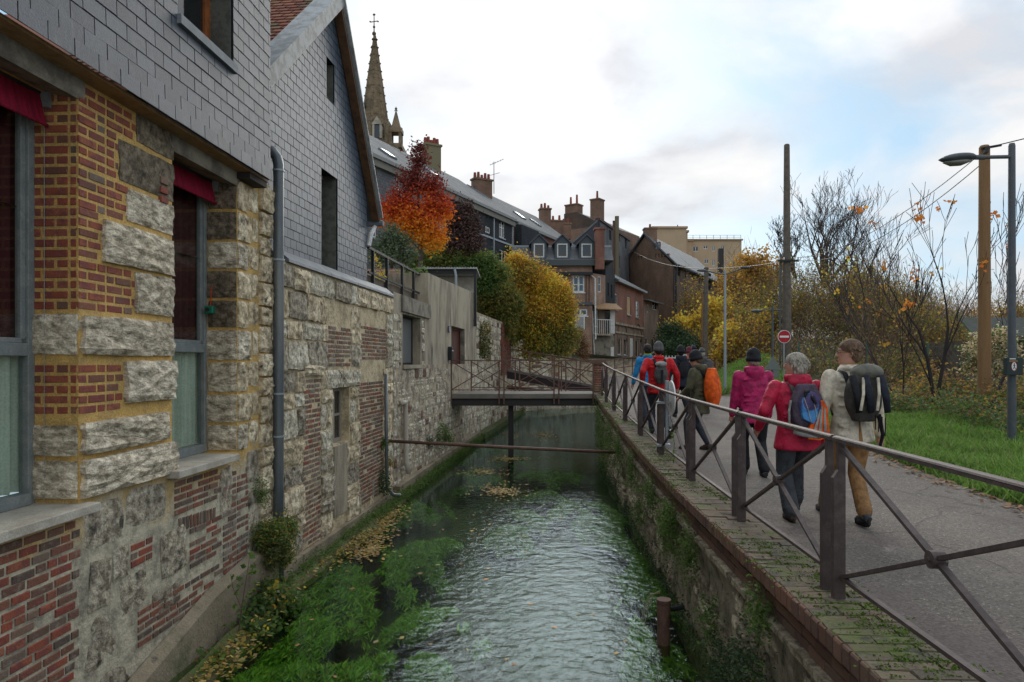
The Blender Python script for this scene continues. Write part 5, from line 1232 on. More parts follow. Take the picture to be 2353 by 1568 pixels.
def chimney(parent, c, w, d, h, pots=3, m='bw_brown', ph=.45, along=(1, 0)):
    x, y, z = c; a = Vector((along[0], along[1], 0)).normalized(); F = Frame((x - a.x * w / 2, y - a.y * w / 2), (x + a.x * w / 2, y + a.y * w / 2))
    ck = MB().fbox(F, 0, w, -d / 2, d / 2, z, z + h).build('chimney', m, parent, uv=True)
    MB().fbox(F, -.07, w + .07, -d / 2 - .07, d / 2 + .07, z + h, z + h + .14).build('cap', m, ck, uv=True)
    for i in range(pots):
        p = F.p(w * (i + .5) / pots, 0, z + h + .14); MB().tube([p, p + Vector((0, 0, ph * (1 + .25 * math.sin(i * 2.3))))], [.13, .10], 8).build('chimney_pot', 'pot', ck)
    return ck
# long slate hung house (A)
pa_ = W(836, 362, 34.0); pb_ = W(1178, 498, 49.0)
FA = Frame((pa_.x - 4 * .31, pa_.y - 4), (pb_.x, pb_.y)); uA = FA.len; eA = (pa_.z + pb_.z) / 2
hA = [hb(FA, (849, 866, 378, 452), 1, 0), hb(FA, (908, 920, 403, 437), 1, 0), hb(FA, (849, 866, 488, 545), 1, 0), hb(FA, (912, 922, 495, 508), 0, 0), hb(FA, (1115, 1127, 521, 536), 0, 0), hb(FA, (1147, 1160, 500, 547), 1, 1), hb(FA, (1148, 1162, 575, 602), 1, 0)]
tA = house('slate_row_house', 'long grey slate hung house behind the red autumn tree', 'house', FA, 0, FA.pix(1040, 500)[0], 9, 4, eA, 3.2, 'sw_grey', holes=[h for h in hA if h[1] < FA.pix(1040, 500)[0]])
u_ = FA.pix(1040, 500)[0]
tA2 = house('dark_slate_house', 'dark slate hung house end right of the brown conifer', 'house', FA, u_ + .02, uA, 9, 3, eA, 3.2, 'sw_dark', holes=[h for h in hA if h[0] > u_])
for t, a, b in ((tA, 0, u_ - .02), (tA2, u_ + .03, uA)):
    MB().fbox(FA, a, b, .02, .34, eA - .28, eA - .10).build('gutter', mat('gutter_grey', (.25, .25, .24), .6), t)
    MB().fbox(FA, a, b, .0, .22, eA - .62, eA - .28).build('cornice', mat('cornice_grey', (.20, .19, .16), .7), t)
for px in (1133, 1176): 
    u = FA.pix(px, 500)[0]; MB().fbox(FA, u - .05, u + .05, .01, .1, 4, eA - .3).build('downpipe', 'lamp_pale', tA2)
zs_ = FA.pix(1130, 548)[1]; MB().fbox(FA, u_ + .05, uA, .0, .06, zs_ - .06, zs_ + .06).build('string_course', 'lamp_pale', tA2)
def rp(F, px, back, z):
    a, b = F.p(0, -back, 0), F.p(1, -back, 0); G_ = Frame((a.x, a.y), (b.x, b.y)); return G_.p(G_.pix(px, 500)[0], 0, z)
rz = eA + 3.2
c = rp(FA, 991, 4.0, rz - .8); chimney(tA, (c.x, c.y, rz - 1.2), 1.1, .8, 2.3, 5, mat('chimney_render', (.20, .17, .10), .9), along=(.85, .5))
c = rp(FA, 1107, 4.0, rz - .8); chimney(tA2, (c.x, c.y, rz - 1.2), 1.5, .7, 1.8, 5, 'bw_brown', along=(.85, .5))
mb = MB(); an = W(1135, 372, c.y - .5); mb.tube([(an.x, an.y, rz - .5), an], .03, 6); mb.beam(an + Vector((-.3, 0, -.25)), an + Vector((.75, 0, .2)), .03, .03)
for k in range(6): q = an + Vector((-.3 + .2 * k, 0, -.25 + .085 * k)); mb.beam(q - Vector((0, .3, 0)), q + Vector((0, .3, 0)), .015, .015)
mb.beam(an + Vector((-.45, 0, -1.1)), an + Vector((.45, 0, -.85)), .025, .025)
mb.build('aerial', 'black_steel', tA2)
def skylight(F, u, t, dep, ze, rise, parent, w=.8, l=1.0, m='zinc'):
    s = rise / (dep / 2); sl_ = Vector((0, 0, 1)) * s - F.n; sl_.normalize(); nn = F.d.cross(sl_); nn = nn if nn.z > 0 else -nn
    c = F.p(u, -t, ze + t * s + .12)
    f = MB().prism([c - F.d * w / 2, c + F.d * w / 2, c + F.d * w / 2 + sl_ * l, c - F.d * w / 2 + sl_ * l], nn * .1).build('skylight', m, parent, fix=True)
    MB().prism([c - F.d * (w / 2 - .08) + sl_ * .08 + nn * .1, c + F.d * (w / 2 - .08) + sl_ * .08 + nn * .1, c + F.d * (w / 2 - .08) + sl_ * (l - .08) + nn * .1, c - F.d * (w / 2 - .08) + sl_ * (l - .08) + nn * .1], nn * .015).build('pane', mat('sky_pane', (.30, .34, .38), .15, spec=.8, fine=0), f, fix=True)
skylight(FA, FA.pix(1045, 430)[0], 1.2, 9, eA, 3.2, tA2, 1.0, 1.6); skylight(FA, FA.pix(880, 350)[0], 1.5, 9, eA, 3.2, tA, 1.2, 1.6); skylight(FA, FA.pix(925, 350)[0], .6, 9, eA, 3.2, tA, .7, .9)
# brick house (B) right of it
pa_ = W(1182, 512, 50.5); pb_ = W(1322, 562, 62); FBk = Frame((pa_.x, pa_.y), (pb_.x, pb_.y)); eB = (pa_.z + pb_.z) / 2
hB = [hb(FBk, (1244, 1252, 535, 575), 1, 0), hb(FBk, (1284, 1292, 548, 575), 1, 0), hb(FBk, (1307, 1314, 556, 575), 1, 0), hb(FBk, (1195, 1202, 531, 568), 0, 0)]
tB = house('brick_row_house', 'red brick house with slate roof between the slate houses and the chimney block', 'house', FBk, .1, FBk.len, 8, 3, eB, 3.0, 'bw_red', holes=hB[:3])
MB().fbox(FBk, .1, FBk.len, .02, .3, eB - .3, eB - .08).build('gutter', 'gutter_grey' if 'gutter_grey' in M_ else MATS['gutter_grey'], tB)
wl = MB().fbox(FBk, .0, FBk.pix(1222, 500)[0], .02, .6, 3, eB - .35).build('slate_bay', 'sw_dark', tB, uv=True)
skylight(FBk, FBk.pix(1230, 500)[0], 1.0, 8, eB, 3.0, tB); skylight(FBk, FBk.pix(1265, 520)[0], 1.0, 8, eB, 3.0, tB)
for px, w, h, n in ((1252, 1.0, 1.9, 3), (1278, 1.3, 1.3, 2), (1300, .9, 1.5, 2)):
    c = rp(FBk, px, 3.6, 0); chimney(tB, (c.x, c.y, eB + 2.0), w, .8, h, n, 'bw_brown', along=(1, .2))
# tall brown brick block with chimney stacks (C)
Yc = 74; FC = Frame((W(1296, 0, Yc).x, Yc), (W(1385, 0, Yc).x, Yc - 3))
zC1 = W(0, 492, Yc).z; zC2 = W(0, 505, Yc).z
tC = thing('chimney_block', 'tall windowless brown brick block topped by chimney stacks', 'house', FC.p(FC.len / 2, -3, 5))
uc1 = FC.pix(1326, 500)[0]; uc2 = FC.pix(1364, 500)[0]
mb = wall_holes(MB(), FC, 0, FC.len, 4, 30, (), top=[(0, zC1), (uc1, zC1), (uc2, FC.pix(1352, 508)[1]), (FC.len, FC.pix(1375, 520)[1])])
for u, z in ((0, zC1), (FC.len, FC.pix(1375, 520)[1])): mb.poly([FC.p(u, 0, 4), FC.p(u, -8, 4), FC.p(u, -8, z), FC.p(u, 0, z)])
mb.poly([FC.p(0, -8, 4), FC.p(FC.len, -8, 4), FC.p(FC.len, -8, zC1 - 2), FC.p(0, -8, zC1 - 2)])
mb.build('wall', 'bw_brown', tC, uv=True)
MB().prism([FC.p(0, 0, zC1), FC.p(uc1, 0, zC1), FC.p(FC.len, 0, FC.pix(1375, 520)[1]), FC.p(0, 0, FC.pix(1375, 520)[1])], FC.n * -8).build('roof', 'roof_slate', tC, fix=True)
for a, b, ht, n in ((1295, 1323, .9, 2), (1353, 1373, 2.6, 1)):
    ua = FC.pix(a, 480)[0]; ub = FC.pix(b, 480)[0]; c = FC.p((ua + ub) / 2, -.9, 0); chimney(tC, (c.x, c.y, zC1 - (0 if a < 1300 else 1.5)), ub - ua, 1.2, ht, n, 'bw_brown', ph=.9, along=FC.d)
# dark slate gable (D): gable facing the camera, side wall to the right
Yd = 62; FD = Frame((W(1314, 0, Yd).x, Yd), (W(1376, 0, Yd).x, Yd)); zd1 = W(0, 563, Yd).z; zd2 = W(0, 507, Yd).z
tD = thing('slate_gable_tower', 'tall dark slate clad house with a half gable and narrow side windows', 'house', (FD.p(FD.len, -4, 3)))
FDs = Frame((FD.p(FD.len, 0, 0).x, Yd), (W(1446, 0, Yd + 12).x, Yd + 12))
mb = wall_holes(MB(), FD, 0, FD.len, 3, 40, (), top=[(0, zd1), (FD.len, zd2)]); mb.poly([FD.p(0, 0, 3), FD.p(0, -8, 3), FD.p(0, -8, zd1), FD.p(0, 0, zd1)]); mb.build('gable_wall', mat('slate_black', (.035, .035, .045), .55), tD)
zs1 = zd2; zs2 = FDs.pix(1444, 553)[1]
hD = [hb(FDs, (1400, 1405, 530, 552), None), hb(FDs, (1420, 1425, 540, 555), None), hb(FDs, (1436, 1440, 545, 572), None), hb(FDs, (1400, 1405, 582, 608), None), hb(FDs, (1420, 1425, 588, 615), None)]
mb = wall_holes(MB(), FDs, 0, FDs.len, 3, 40, hD, .15, top=[(0, zs1), (FDs.len, zs2)]); mb.poly([FDs.p(FDs.len, 0, 3), FDs.p(FDs.len, -6, 3), FDs.p(FDs.len, -6, zs2), FDs.p(FDs.len, 0, zs2)]); mb.build('side_wall', 'sw_grey', tD, uv=True)
for h in hD: MB().fbox(FDs, h[0], h[1], -.16, -.13, h[2], h[3]).build('opening', 'glass', tD)
MB().prism([FDs.p(-.1, .15, zs1), FDs.p(FDs.len + .2, .15, zs2), FDs.p(FDs.len + .2, .15, zs2 + .22), FDs.p(-.1, .15, zs1 + .22)], FDs.n * -.45).build('roof', mat('roof_edge', (.08, .04, .04), .7), tD, fix=True)
MB().prism([FD.p(-.3, .05, zd1 - .2), FD.p(FD.len, .05, zd2), FD.p(FD.len, .05, zd2 + .18), FD.p(-.3, .05, zd1)], FD.n * -6).build('roof', 'roof_slate', tD, fix=True)
for px, zt_, wd in ((1412, 505, .35), (1405, 515, .2)):
    q = W(px, zt_, Yd + 4); MB().box(q.x - wd / 2, q.x + wd / 2, q.y - wd / 2 - 1.5, q.y + wd / 2 - 1.5, 4, q.z).build('flue', mat('flue_render', (.17, .14, .09), .9) if wd > .3 else 'rust', tD)
# mansard house with dormers (E) and brick floor below
Ye = 47.0; FE = Frame((W(1176, 0, Ye).x, Ye), (W(1361, 0, Ye).x, Ye)); LE = FE.len
zE0 = 1.0; zEa = W(0, 630, Ye).z; zM0 = W(0, 608, Ye).z; zM1 = W(0, 575, Ye + 1.2).z
hE = [hb(FE, (1316, 1343, 632, 672), 1, 1, 'glass_blue'), hb(FE, (1236, 1252, 640, 670), 1, 1), hb(FE, (1318, 1350, 710, 726), 1, 0)]
zb1 = W(0, 697, Ye).z
tE = thing('mansard_house', 'brick house with three slate dormers overlooking the orange creeper', 'house', FE.p(LE / 2, -3, zE0))
mb = wall_holes(MB(), FE, 0, LE, zE0, zM0 - .1, hE, .14); mb.poly([FE.p(0, 0, zE0), FE.p(0, -7, zE0), FE.p(0, -7, zM0), FE.p(0, 0, zM0)]); mb.build('wall', 'bw_pale', tE, uv=True)
for h in hE: window(FE, *h[:4], tE, 'white', bars=h[4], rows=h[5], n=-.05, t=.10, glass=h[6] if len(h) > 6 else 'glass', sill='white', split=.45)
for px in (1258, 1275, 1303, 1347, 1354): u = FE.pix(px, 600)[0]; MB().fbox(FE, u - .05, u + .05, .0, .03, zb1, zM0 - .7).build('timber', 'rust', tE)
MB().fbox(FE, 0, LE, .0, .12, zb1 - .12, zb1 + .06).build('string_course', 'lamp_grey', tE)
MB().fbox(FE, 0, LE, .0, .30, zM0 - .75, zM0 - .55).build('gutter', 'black_steel', tE); MB().fbox(FE, 0, LE + .3, .0, .35, zM0 - .12, zM0 + .28).build('cornice', mat('dark_cornice', (.075, .085, .085), .6), tE)
zR = zM0 + .28; zt_ = W(0, 567, Ye + 1.0).z
MB().prism([FE.p(0, .1, zR), FE.p(0, -1.0, zt_), FE.p(0, -6, zt_ + .3), FE.p(0, -6, zR)], FE.d * (LE + 1.45)).build('mansard_roof', 'sw_roof', tE, fix=True, uv=True)
MB().fbox(FE, 0, LE + 1.45, -1.1, -.95, zt_ - .04, zt_ + .08).build('ridge', 'lamp_pale', tE)
for px in (1238.5, 1292, 1348):
    u = FE.pix(px, 590)[0]; hw = .52; dz0 = zR + .08; dz1 = dz0 + 1.15
    D = thing; 
    mbd = wall_holes(MB(), FE, u - hw, u + hw, dz0, dz1 + .6, [(u - .36, u + .36, dz0 + .12, dz1 - .08)], .08, top=[(u - hw, dz1), (u, dz1 + .5), (u + hw, dz1)], n=.02)
    for s in (-1, 1): mbd.poly([FE.p(u + s * hw, .02, dz0), FE.p(u + s * hw, -1.4, dz0), FE.p(u + s * hw, -1.4, dz1), FE.p(u + s * hw, .02, dz1)])
    dm = mbd.build('dormer', mat('dormer_slate', (.07, .085, .095), .6), tE)
    f = MB(); 
    for (a, b, c, d) in ((-.36, -.28, .12, 1.07), (.28, .36, .12, 1.07), (-.28, .28, .12, .2), (-.28, .28, .99, 1.07)): f.fbox(FE, u + a, u + b, -.06, .025, dz0 + c, dz0 + d)
    f.build('window_frame', 'white', dm); MB().fbox(FE, u - .28, u + .28, -.05, -.03, dz0 + .2, dz0 + .99).build('pane', 'glass', dm)
    for s in (-1, 1): MB().prism([FE.p(u, .15, dz1 + .50), FE.p(u, .15, dz1 + .60), FE.p(u + s * (hw + .15), .15, dz1 - .05), FE.p(u + s * (hw + .15), .15, dz1 - .15)], FE.n * -1.6).build('dormer_roof', 'lamp_grey', dm, fix=True)
c = FE.p(FE.pix(1376, 600)[0], .2, 0); chimney(tE, (c.x, c.y - .1, zM0 - .4), .62, .6, 2.7, 0, 'bw_red')
MB().tube([(c.x, c.y, zM0 + 2.4), (c.x, c.y, zM0 + 2.9)], .08, 8).build('flue', 'black_steel', tE)
MB().tube([FE.p(FE.pix(1352, 0)[0], .14, zM0 - .6), FE.p(FE.pix(1367, 0)[0], .16, zM0 - 1.0), FE.p(FE.pix(1368, 0)[0], .14, zb1 - 2.5)], .06, 6).build('downpipe', 'white', tE)
# canted brick corner bay and black slate strip (F)
FF = Frame((FE.p(LE, 0, 0).x, Ye), (W(1391, 0, Ye + 1.2).x, Ye + 1.2))
mb = wall_holes(MB(), FF, 0, FF.len, zb1 - .1, zM0 - .6, [hb(FF, (1374, 1381, 635, 672))[:4]], .1); mb.build('corner_bay', 'bw_pale', tE, uv=True); h = hb(FF, (1374, 1381, 635, 672)); window(FF, *h[:4], tE, 'white', bars=0, rows=1, n=-.03, t=.07)
FG2 = Frame((FF.p(FF.len, 0, 0).x, Ye + 1.2), (W(1413, 0, Ye + 4.5).x, Ye + 4.5)); 
zg0 = 1.2
tF = thing('black_slate_house', 'narrow black slate clad house with shutters and a small balcony over the canal', 'house', FG2.p(1, -2, zg0))
hF = [hb(FG2, (1396, 1399, 650, 680), None), hb(FG2, (1404, 1407, 655, 685), None), hb(FG2, (1399, 1402, 705, 755), None)]
mb = wall_holes(MB(), FG2, 0, FG2.len, zg0, 30, hF, .15, top=[(0, W(0, 612, Ye + 1).z), (FG2.len * .45, W(0, 570, Ye + 3).z), (FG2.len, W(0, 635, Ye + 4.5).z)])
mb.poly([FG2.p(0, 0, zb1), FG2.p(0, -4, zb1), FG2.p(0, -4, zM0), FG2.p(0, 0, zM0)])
mb.build('wall', 'sw_dark', tF, uv=True)
for h in hF: MB().fbox(FG2, h[0], h[1], -.16, -.13, h[2], h[3]).build('opening', 'glass', tF)
# lower part under the bay: recessed balcony floor
FH = Frame((W(1362, 0, Ye + .6).x, Ye + .6), (W(1412, 0, Ye + 1.4).x, Ye + 1.4)); zbal = W(0, 768, Ye + 1).z
MB().fbox(FH, 0, FH.len, -3, 0, .2, zbal - .1).build('basement', 'render_grey', tF)
MB().fbox(FH, 0, FH.len * .75, -.2, .5, zbal - .12, zbal).build('balcony_floor', 'concrete', tF)
for i in range(9): u = .08 + (FH.len * .72) * i / 8; MB().fbox(FH, u - .012, u + .012, .45, .48, zbal, zbal + .95).build('baluster', 'white', tF)
MB().fbox(FH, .05, FH.len * .75, .44, .49, zbal + .95, zbal + 1.0).build('rail', 'white', tF)
mb = wall_holes(MB(), FH, 0, FH.len, zbal, zb1 - .2, [(.1, .5, zbal, zbal + 2.1)], .2); mb.build('balcony_wall', 'bw_arcade', tF, uv=True)
window(FH, .1, .5, zbal, zbal + 2.1, tF, 'white', bars=0, rows=3, n=-.1)
MB().fbox(FH, FH.len * .78, FH.len * .99, .02, .07, zbal + .05, zbal + 2.0).build('shutter', 'white', tF)
MB().fbox(FH, FH.len * .55, FH.len * .78, -.02, .02, zbal + 2.0 - 2.0, zbal + 2.0).build('opening', 'glass', tF)
MB().prism([FH.p(-.1, -.1, zb1 + .1), FH.p(-.1, .7, zb1 - .35), FH.p(-.1, .7, zb1 - .42), FH.p(-.1, -.1, zb1)], FH.d * (FH.len + .3)).build('awning_roof', 'wood_tan', tF, fix=True)
MB().fbox(FH, FH.len * .82, FH.len * .97, -.05, .02, 1.2, 2.6).build('door', 'white', tF)
MB().tube([FH.p(-.1, .1, zb1 - .5), FH.p(0, .1, zbal - .5), FH.p(.2, .1, .8)], .05, 6).build('downpipe', 'white', tF)
# garden screen in front of the mansard house
sc_ = thing('glass_screen', 'white framed glazed screen on the garden wall by the orange creeper', 'screen', W(1325, 745, 44.5))
Fs = Frame((W(1303, 0, 44.4).x, 44.4), (W(1342, 0, 44.7).x, 44.7)); za, zb = W(0, 757, 44.5).z, W(0, 727, 44.5).z
for u in (0, Fs.len * .5, Fs.len): MB().fbox(Fs, u - .035, u + .035, -.03, .03, za, zb).build('post', 'white', sc_)
for (a, b) in ((.04, Fs.len * .5 - .04), (Fs.len * .5 + .04, Fs.len - .04)): MB().fbox(Fs, a, b, -.01, .01, za + .04, zb - .04).build('pane', mat('frosted', (.28, .30, .31), .4), sc_)
# red brick house with grey arcade (G)
pa_ = W(1412, 640, 51.8); pb_ = W(1478, 667, 61); FGr = Frame((pa_.x, pa_.y), (pb_.x, pb_.y)); eG = (pa_.z + pb_.z) / 2 - .05
zstr = FGr.pix(1440, 748)[1]
hG = [hb(FGr, (1413, 1420, 675, 712), 0, 0), hb(FGr, (1441, 1449, 682, 724), 0, 0, mat('yellow_blind', (.52, .36, .17), .7)), hb(FGr, (1461, 1469, 692, 730), 0, 0)]
hG2 = [hb(FGr, (1419, 1428, 776, 816), 0, 0), hb(FGr, (1433, 1441, 778, 817), 0, 0), hb(FGr, (1460, 1467, 780, 822), 0, 0), hb(FGr, (1470, 1475, 780, 815), 0, 0)]
tG = house('arcaded_brick_house', 'red brick upper floor over a grey brick arcade beside the road bend', 'house', FGr, 0, FGr.len, 7, 1.2, eG, 2.0, 'bw_red', holes=hG + hG2, over=.3)
def skin_above(F, u0, u1, z0, z1, holes, m, t, n=.012): wall_holes(MB(), F, u0, u1, z0, z1, holes, .02, n=n).build('lower_wall', m, t, uv=True)
skin_above(FGr, 0, FGr.len, 1.2, zstr, [h[:4] for h in hG2], 'bw_arcade', tG)
MB().fbox(FGr, 0, FGr.len, .0, .14, zstr - .1, zstr + .08).build('string_course', 'concrete', tG); MB().fbox(FGr, 0, FGr.len, .0, .08, zstr - .75, zstr - .62).build('string_course', 'concrete', tG)
MB().fbox(FGr, 0, FGr.len, .05, .38, eG - .22, eG - .05).build('gutter', 'lamp_pale', tG)
for px in (1430, 1465): 
    u = FGr.pix(px, 780)[0]; a = MB(); N_ = 12; ra = 1.5 if px < 1450 else 1.5; zc = FGr.pix(px, 785)[1]
    for i in range(N_):
        t0_, t1_ = math.pi * i / N_, math.pi * (i + 1) / N_
        a.prism([FGr.p(u + ra * math.cos(t0_), .01, zc + ra * 1.0 * math.sin(t0_)), FGr.p(u + (ra + .25) * math.cos(t0_), .01, zc + (ra + .25) * math.sin(t0_)), FGr.p(u + (ra + .25) * math.cos(t1_), .01, zc + (ra + .25) * math.sin(t1_)), FGr.p(u + ra * math.cos(t1_), .01, zc + ra * math.sin(t1_))], FGr.n * .06)
    a.build('arch', 'bw_brown', tG, fix=True, uv=True)
MB().fbox(FGr, FGr.pix(1447, 0)[0], FGr.pix(1453, 0)[0], -.05, .04, 1.3, FGr.pix(1450, 778)[1]).build('door', 'white', tG)
tG['label'] = 'red brick upper floor over a grey brick arcade beside the road bend'
# small outhouse (H)
pa_ = W(1479, 690, 61.5); pb_ = W(1513, 700, 66); FHs = Frame((pa_.x, pa_.y), (pb_.x, pb_.y)); eH = pa_.z
hH = [hb(FHs, (1500, 1511, 692, 713), 1, 0), hb(FHs, (1487, 1491, 700, 718), 0, 0), hb(FHs, (1483, 1489, 776, 810), 0, 0), hb(FHs, (1497, 1504, 778, 812), 0, 0)]
tH = house('brick_outhouse', 'small brown brick outhouse with a lean roof right of the arcaded house', 'house', FHs, 0, FHs.len, 5, 1.5, eH, .3, 'bw_arcade', holes=hH, roof='roof_slate', over=.5)
# big brown gabled building (I)
Yi = 74; FI = Frame((W(1448, 0, Yi).x, Yi), (W(1548, 0, Yi - 6).x, Yi - 6)); ap, zap = FI.pix(1484, 541); zl_e = FI.pix(1448, 592)[1]; zr_e = FI.pix(1542, 612)[1]
tI = thing('brown_gabled_mill', 'large brown brick gabled building with long slate roof', 'building', FI.p(FI.len / 2, -6, 3))
FIs = Frame((FI.p(FI.len, 0, 0).x, FI.p(FI.len, 0, 0).y), (W(1657, 0, Yi + 12).x, Yi + 12))
hI = [hb(FI, (1505, 1516, 557, 573), 1, 0)]
slots = [hb(FI, (1505 + 7 * i, 1508 + 7 * i, 583, 592)) for i in range(5)] + [hb(FI, (1460 + 6 * i, 1463 + 6 * i, 589, 597)) for i in range(3)]
mb = wall_holes(MB(), FI, 0, FI.len, 2, 40, [h[:4] for h in hI] + slots, .15, top=[(0, zl_e), (ap, zap), (FI.len, zr_e)]); mb.build('gable_wall', 'bw_brown', tI, uv=True)
for h in slots: MB().fbox(FI, h[0], h[1], -.16, -.14, h[2], h[3]).build('vent', 'glass', tI)
window(FI, *hI[0][:4], tI, 'lamp_grey', glass=MATS['sky_pane'], n=-.03)
hIs = [hb(FIs, (1556, 1563, 612, 635), 1, 1), hb(FIs, (1590, 1597, 620, 642), 1, 1), hb(FIs, (1626, 1634, 628, 668), 1, 1)]
ze_ = zr_e + .2
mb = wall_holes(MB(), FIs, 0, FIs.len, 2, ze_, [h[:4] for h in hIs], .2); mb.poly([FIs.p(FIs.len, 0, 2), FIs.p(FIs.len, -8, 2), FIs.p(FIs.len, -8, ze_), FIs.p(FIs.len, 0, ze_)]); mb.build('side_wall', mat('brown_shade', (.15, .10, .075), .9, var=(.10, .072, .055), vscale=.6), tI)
for h in hIs: window(FIs, *h[:4], tI, 'lamp_grey', n=-.1)
for px in (1548, 1575, 1607, 1650): u = FIs.pix(px, 620)[0]; MB().fbox(FIs, u - .1, u + .1, .0, .08, 4, ze_ - .3).build('timber', 'black_steel', tI)
MB().fbox(FIs, 0, FIs.len, .0, .6, ze_ - .25, ze_ - .1).build('gutter', 'lamp_grey', tI)
r0 = FI.p(ap, .3, zap + .1); e0 = FI.p(FI.len, .3, zr_e - .1) + FIs.n * .6; bdir = FIs.d * (FIs.len + .6)
MB().prism([r0, e0, e0 + Vector((0, 0, .2)), r0 + Vector((0, 0, .2))], bdir).build('roof', mat('mill_roof', (.13, .14, .15), .7, var=(.10, .105, .11), vscale=.8, spots=[((.20, .20, .19), 1.5, .6, .7)]), tI, fix=True)
l0 = FI.p(-.3, .3, zl_e - .2)
MB().prism([r0, l0, l0 + Vector((0, 0, .2)), r0 + Vector((0, 0, .2))], bdir).build('roof', 'mill_roof' if 'mill_roof' in M_ else MATS['mill_roof'], tI, fix=True)
c = FI.p(FI.pix(1480, 520)[0], -.8, 0); chimney(tI, (c.x, c.y, zap - 1.2), 1.3, 1.0, 1.9, 1, 'bw_brown')
MB().tube([FIs.p(.3, .3, ze_ - .3), FIs.p(.1, .2, ze_ - 1.2), FIs.p(.1, .2, 2)], .09, 6).build('downpipe', 'black_steel', tI)
c = W(1656, 600, Yi + 9); MB().box(c.x - .28, c.x + .28, c.y - .3, c.y + .3, 8, W(0, 572, c.y).z).build('chimney', mat('dark_stack', (.05, .045, .04), .9), tI)
# beige apartment block (J)
Yj = 165; FJ = Frame((W(1578, 0, Yj).x, Yj), (W(1704, 0, Yj).x, Yj)); zj = W(0, 553, Yj).z
hJ = []
for (a, b, c_, d_) in ((1592, 1605, 567, 578), (1616, 1627, 565, 572), (1636, 1643, 566, 578), (1657, 1665, 564, 585), (1618, 1628, 596, 606), (1636, 1643, 596, 612), (1592, 1605, 598, 608), (1657, 1665, 596, 612)): hJ.append(hb(FJ, (a, b, c_, d_), 1, 0))
tJ = thing('apartment_block', 'distant beige flat roofed apartment block with roof railing', 'building', FJ.p(FJ.len / 2, -6, 5))
mb = wall_holes(MB(), FJ, 0, FJ.len, 2, zj, [h[:4] for h in hJ], .3); mb.poly([FJ.p(FJ.len, 0, 2), FJ.p(FJ.len, -12, 2), FJ.p(FJ.len, -12, zj), FJ.p(FJ.len, 0, zj)]); mb.poly([FJ.p(0, 0, zj), FJ.p(FJ.len, 0, zj), FJ.p(FJ.len, -12, zj), FJ.p(0, -12, zj)]); mb.build('wall', 'beige', tJ)
for h in hJ: window(FJ, *h[:4], tJ, 'white', bars=1, rows=0, n=-.1, t=.12)
MB().fbox(FJ, -.3, FJ.len + .3, -.3, .3, zj, zj + .35).build('parapet', mat('beige_trim', (.42, .27, .16), .8), tJ)
for i in range(9): u = FJ.len * i / 8; MB().fbox(FJ, u - .05, u + .05, -.6, -.5, zj + .35, zj + 1.4).build('rail_post', 'lamp_pale', tJ)
for z in (.9, 1.4): MB().fbox(FJ, 0, FJ.len, -.6, -.54, zj + z - .05, zj + z + .03).build('rail', 'lamp_pale', tJ)
for (a, b, zt_, dd) in ((1500, 1577, 533, 4), (1552, 1580, 538, 2), (1575, 1590, 556, 1)):
    q0 = W(a, 0, Yj - dd).x; q1 = W(b, 0, Yj - dd).x; MB().box(q0, q1, Yj - dd, Yj + 8, 2, W(0, zt_, Yj).z).build('wing', 'beige', tJ); MB().box(q0 - .3, q1 + .3, Yj - dd - .3, Yj + 8, W(0, zt_, Yj).z, W(0, zt_, Yj).z + .5).build('parapet', MATS['beige_trim'], tJ)
q = W(1557, 517, Yj - 2); MB().tube([(q.x, q.y, q.z - 4), q], .12, 5).build('aerial', 'lamp_grey', tJ)

# ------------------------------------------------------------------ church spire
Ys_ = 112; cx_ = W(861, 0, Ys_).x
ct = thing('church_tower', 'stone church steeple with corner pinnacle and iron cross behind the slate roofs', 'church', (cx_, Ys_, 20))
za_ = W(0, 82, Ys_).z; zb_ = W(0, 322, Ys_).z; rb = 35.5 / F_PX * Ys_
mb = MB(); mb.rings([(cx_, Ys_, z, r, r) for z, r in ((zb_ - 1.5, rb * 1.02), (zb_, rb), (zb_ + (za_ - zb_) * .5, rb * .54), (za_, .16))], 8)
mb.build('spire', 'spire', ct)
rbm = MB()
for k in range(8):
    a = math.pi * 2 * k / 8; rbm.tube([(cx_ + rb * math.cos(a), Ys_ + rb * math.sin(a), zb_), (cx_ + .16 * math.cos(a), Ys_ + .16 * math.sin(a), za_)], [.17, .07], 5)
    for j in range(13):
        f = (j + .5) / 13; q = (cx_ + (rb * (1 - f) + .16 * f + .12) * math.cos(a), Ys_ + (rb * (1 - f) + .16 * f + .12) * math.sin(a), zb_ + (za_ - zb_) * f); rbm.ball(q, .16, 5, 3)
rbm.build('crocketed_rib', 'spire', ct)
for i in range(14):
    f = i / 14; rr_ = rb * (1 - f) + .16 * f + .02; MB().rings([(cx_, Ys_, zb_ + (za_ - zb_) * f, rr_ + .03, rr_ + .03), (cx_, Ys_, zb_ + (za_ - zb_) * f + .10, rr_ + .02, rr_ + .02)], 8).build('stone_band', 'spire', ct)
for (px, py, w_, h_) in ((861, 205, .16, 1.0), (843, 250, .2, .8), (866, 288, .2, .7)):
    q = W(px, py, Ys_); f = (q.z - zb_) / (za_ - zb_); rr_ = (rb * (1 - f) + .16 * f) * .93; MB().box(q.x - w_ / 2, q.x + w_ / 2, Ys_ - rr_ - .1, Ys_ - rr_ + .3, q.z - h_ / 2, q.z + h_ / 2).build('slit', 'glass', ct)
q = W(867, 300, Ys_ - rb)
lu = MB(); lu.box(q.x - .75, q.x - .42, q.y - .3, q.y + 1, q.z - 1.3, q.z + .9); lu.box(q.x + .42, q.x + .75, q.y - .3, q.y + 1, q.z - 1.3, q.z + .9); lu.prism([(q.x - .9, q.y - .35, q.z + .9), (q.x, q.y - .35, q.z + 2.2), (q.x + .9, q.y - .35, q.z + .9)], (0, 1.6, 0))
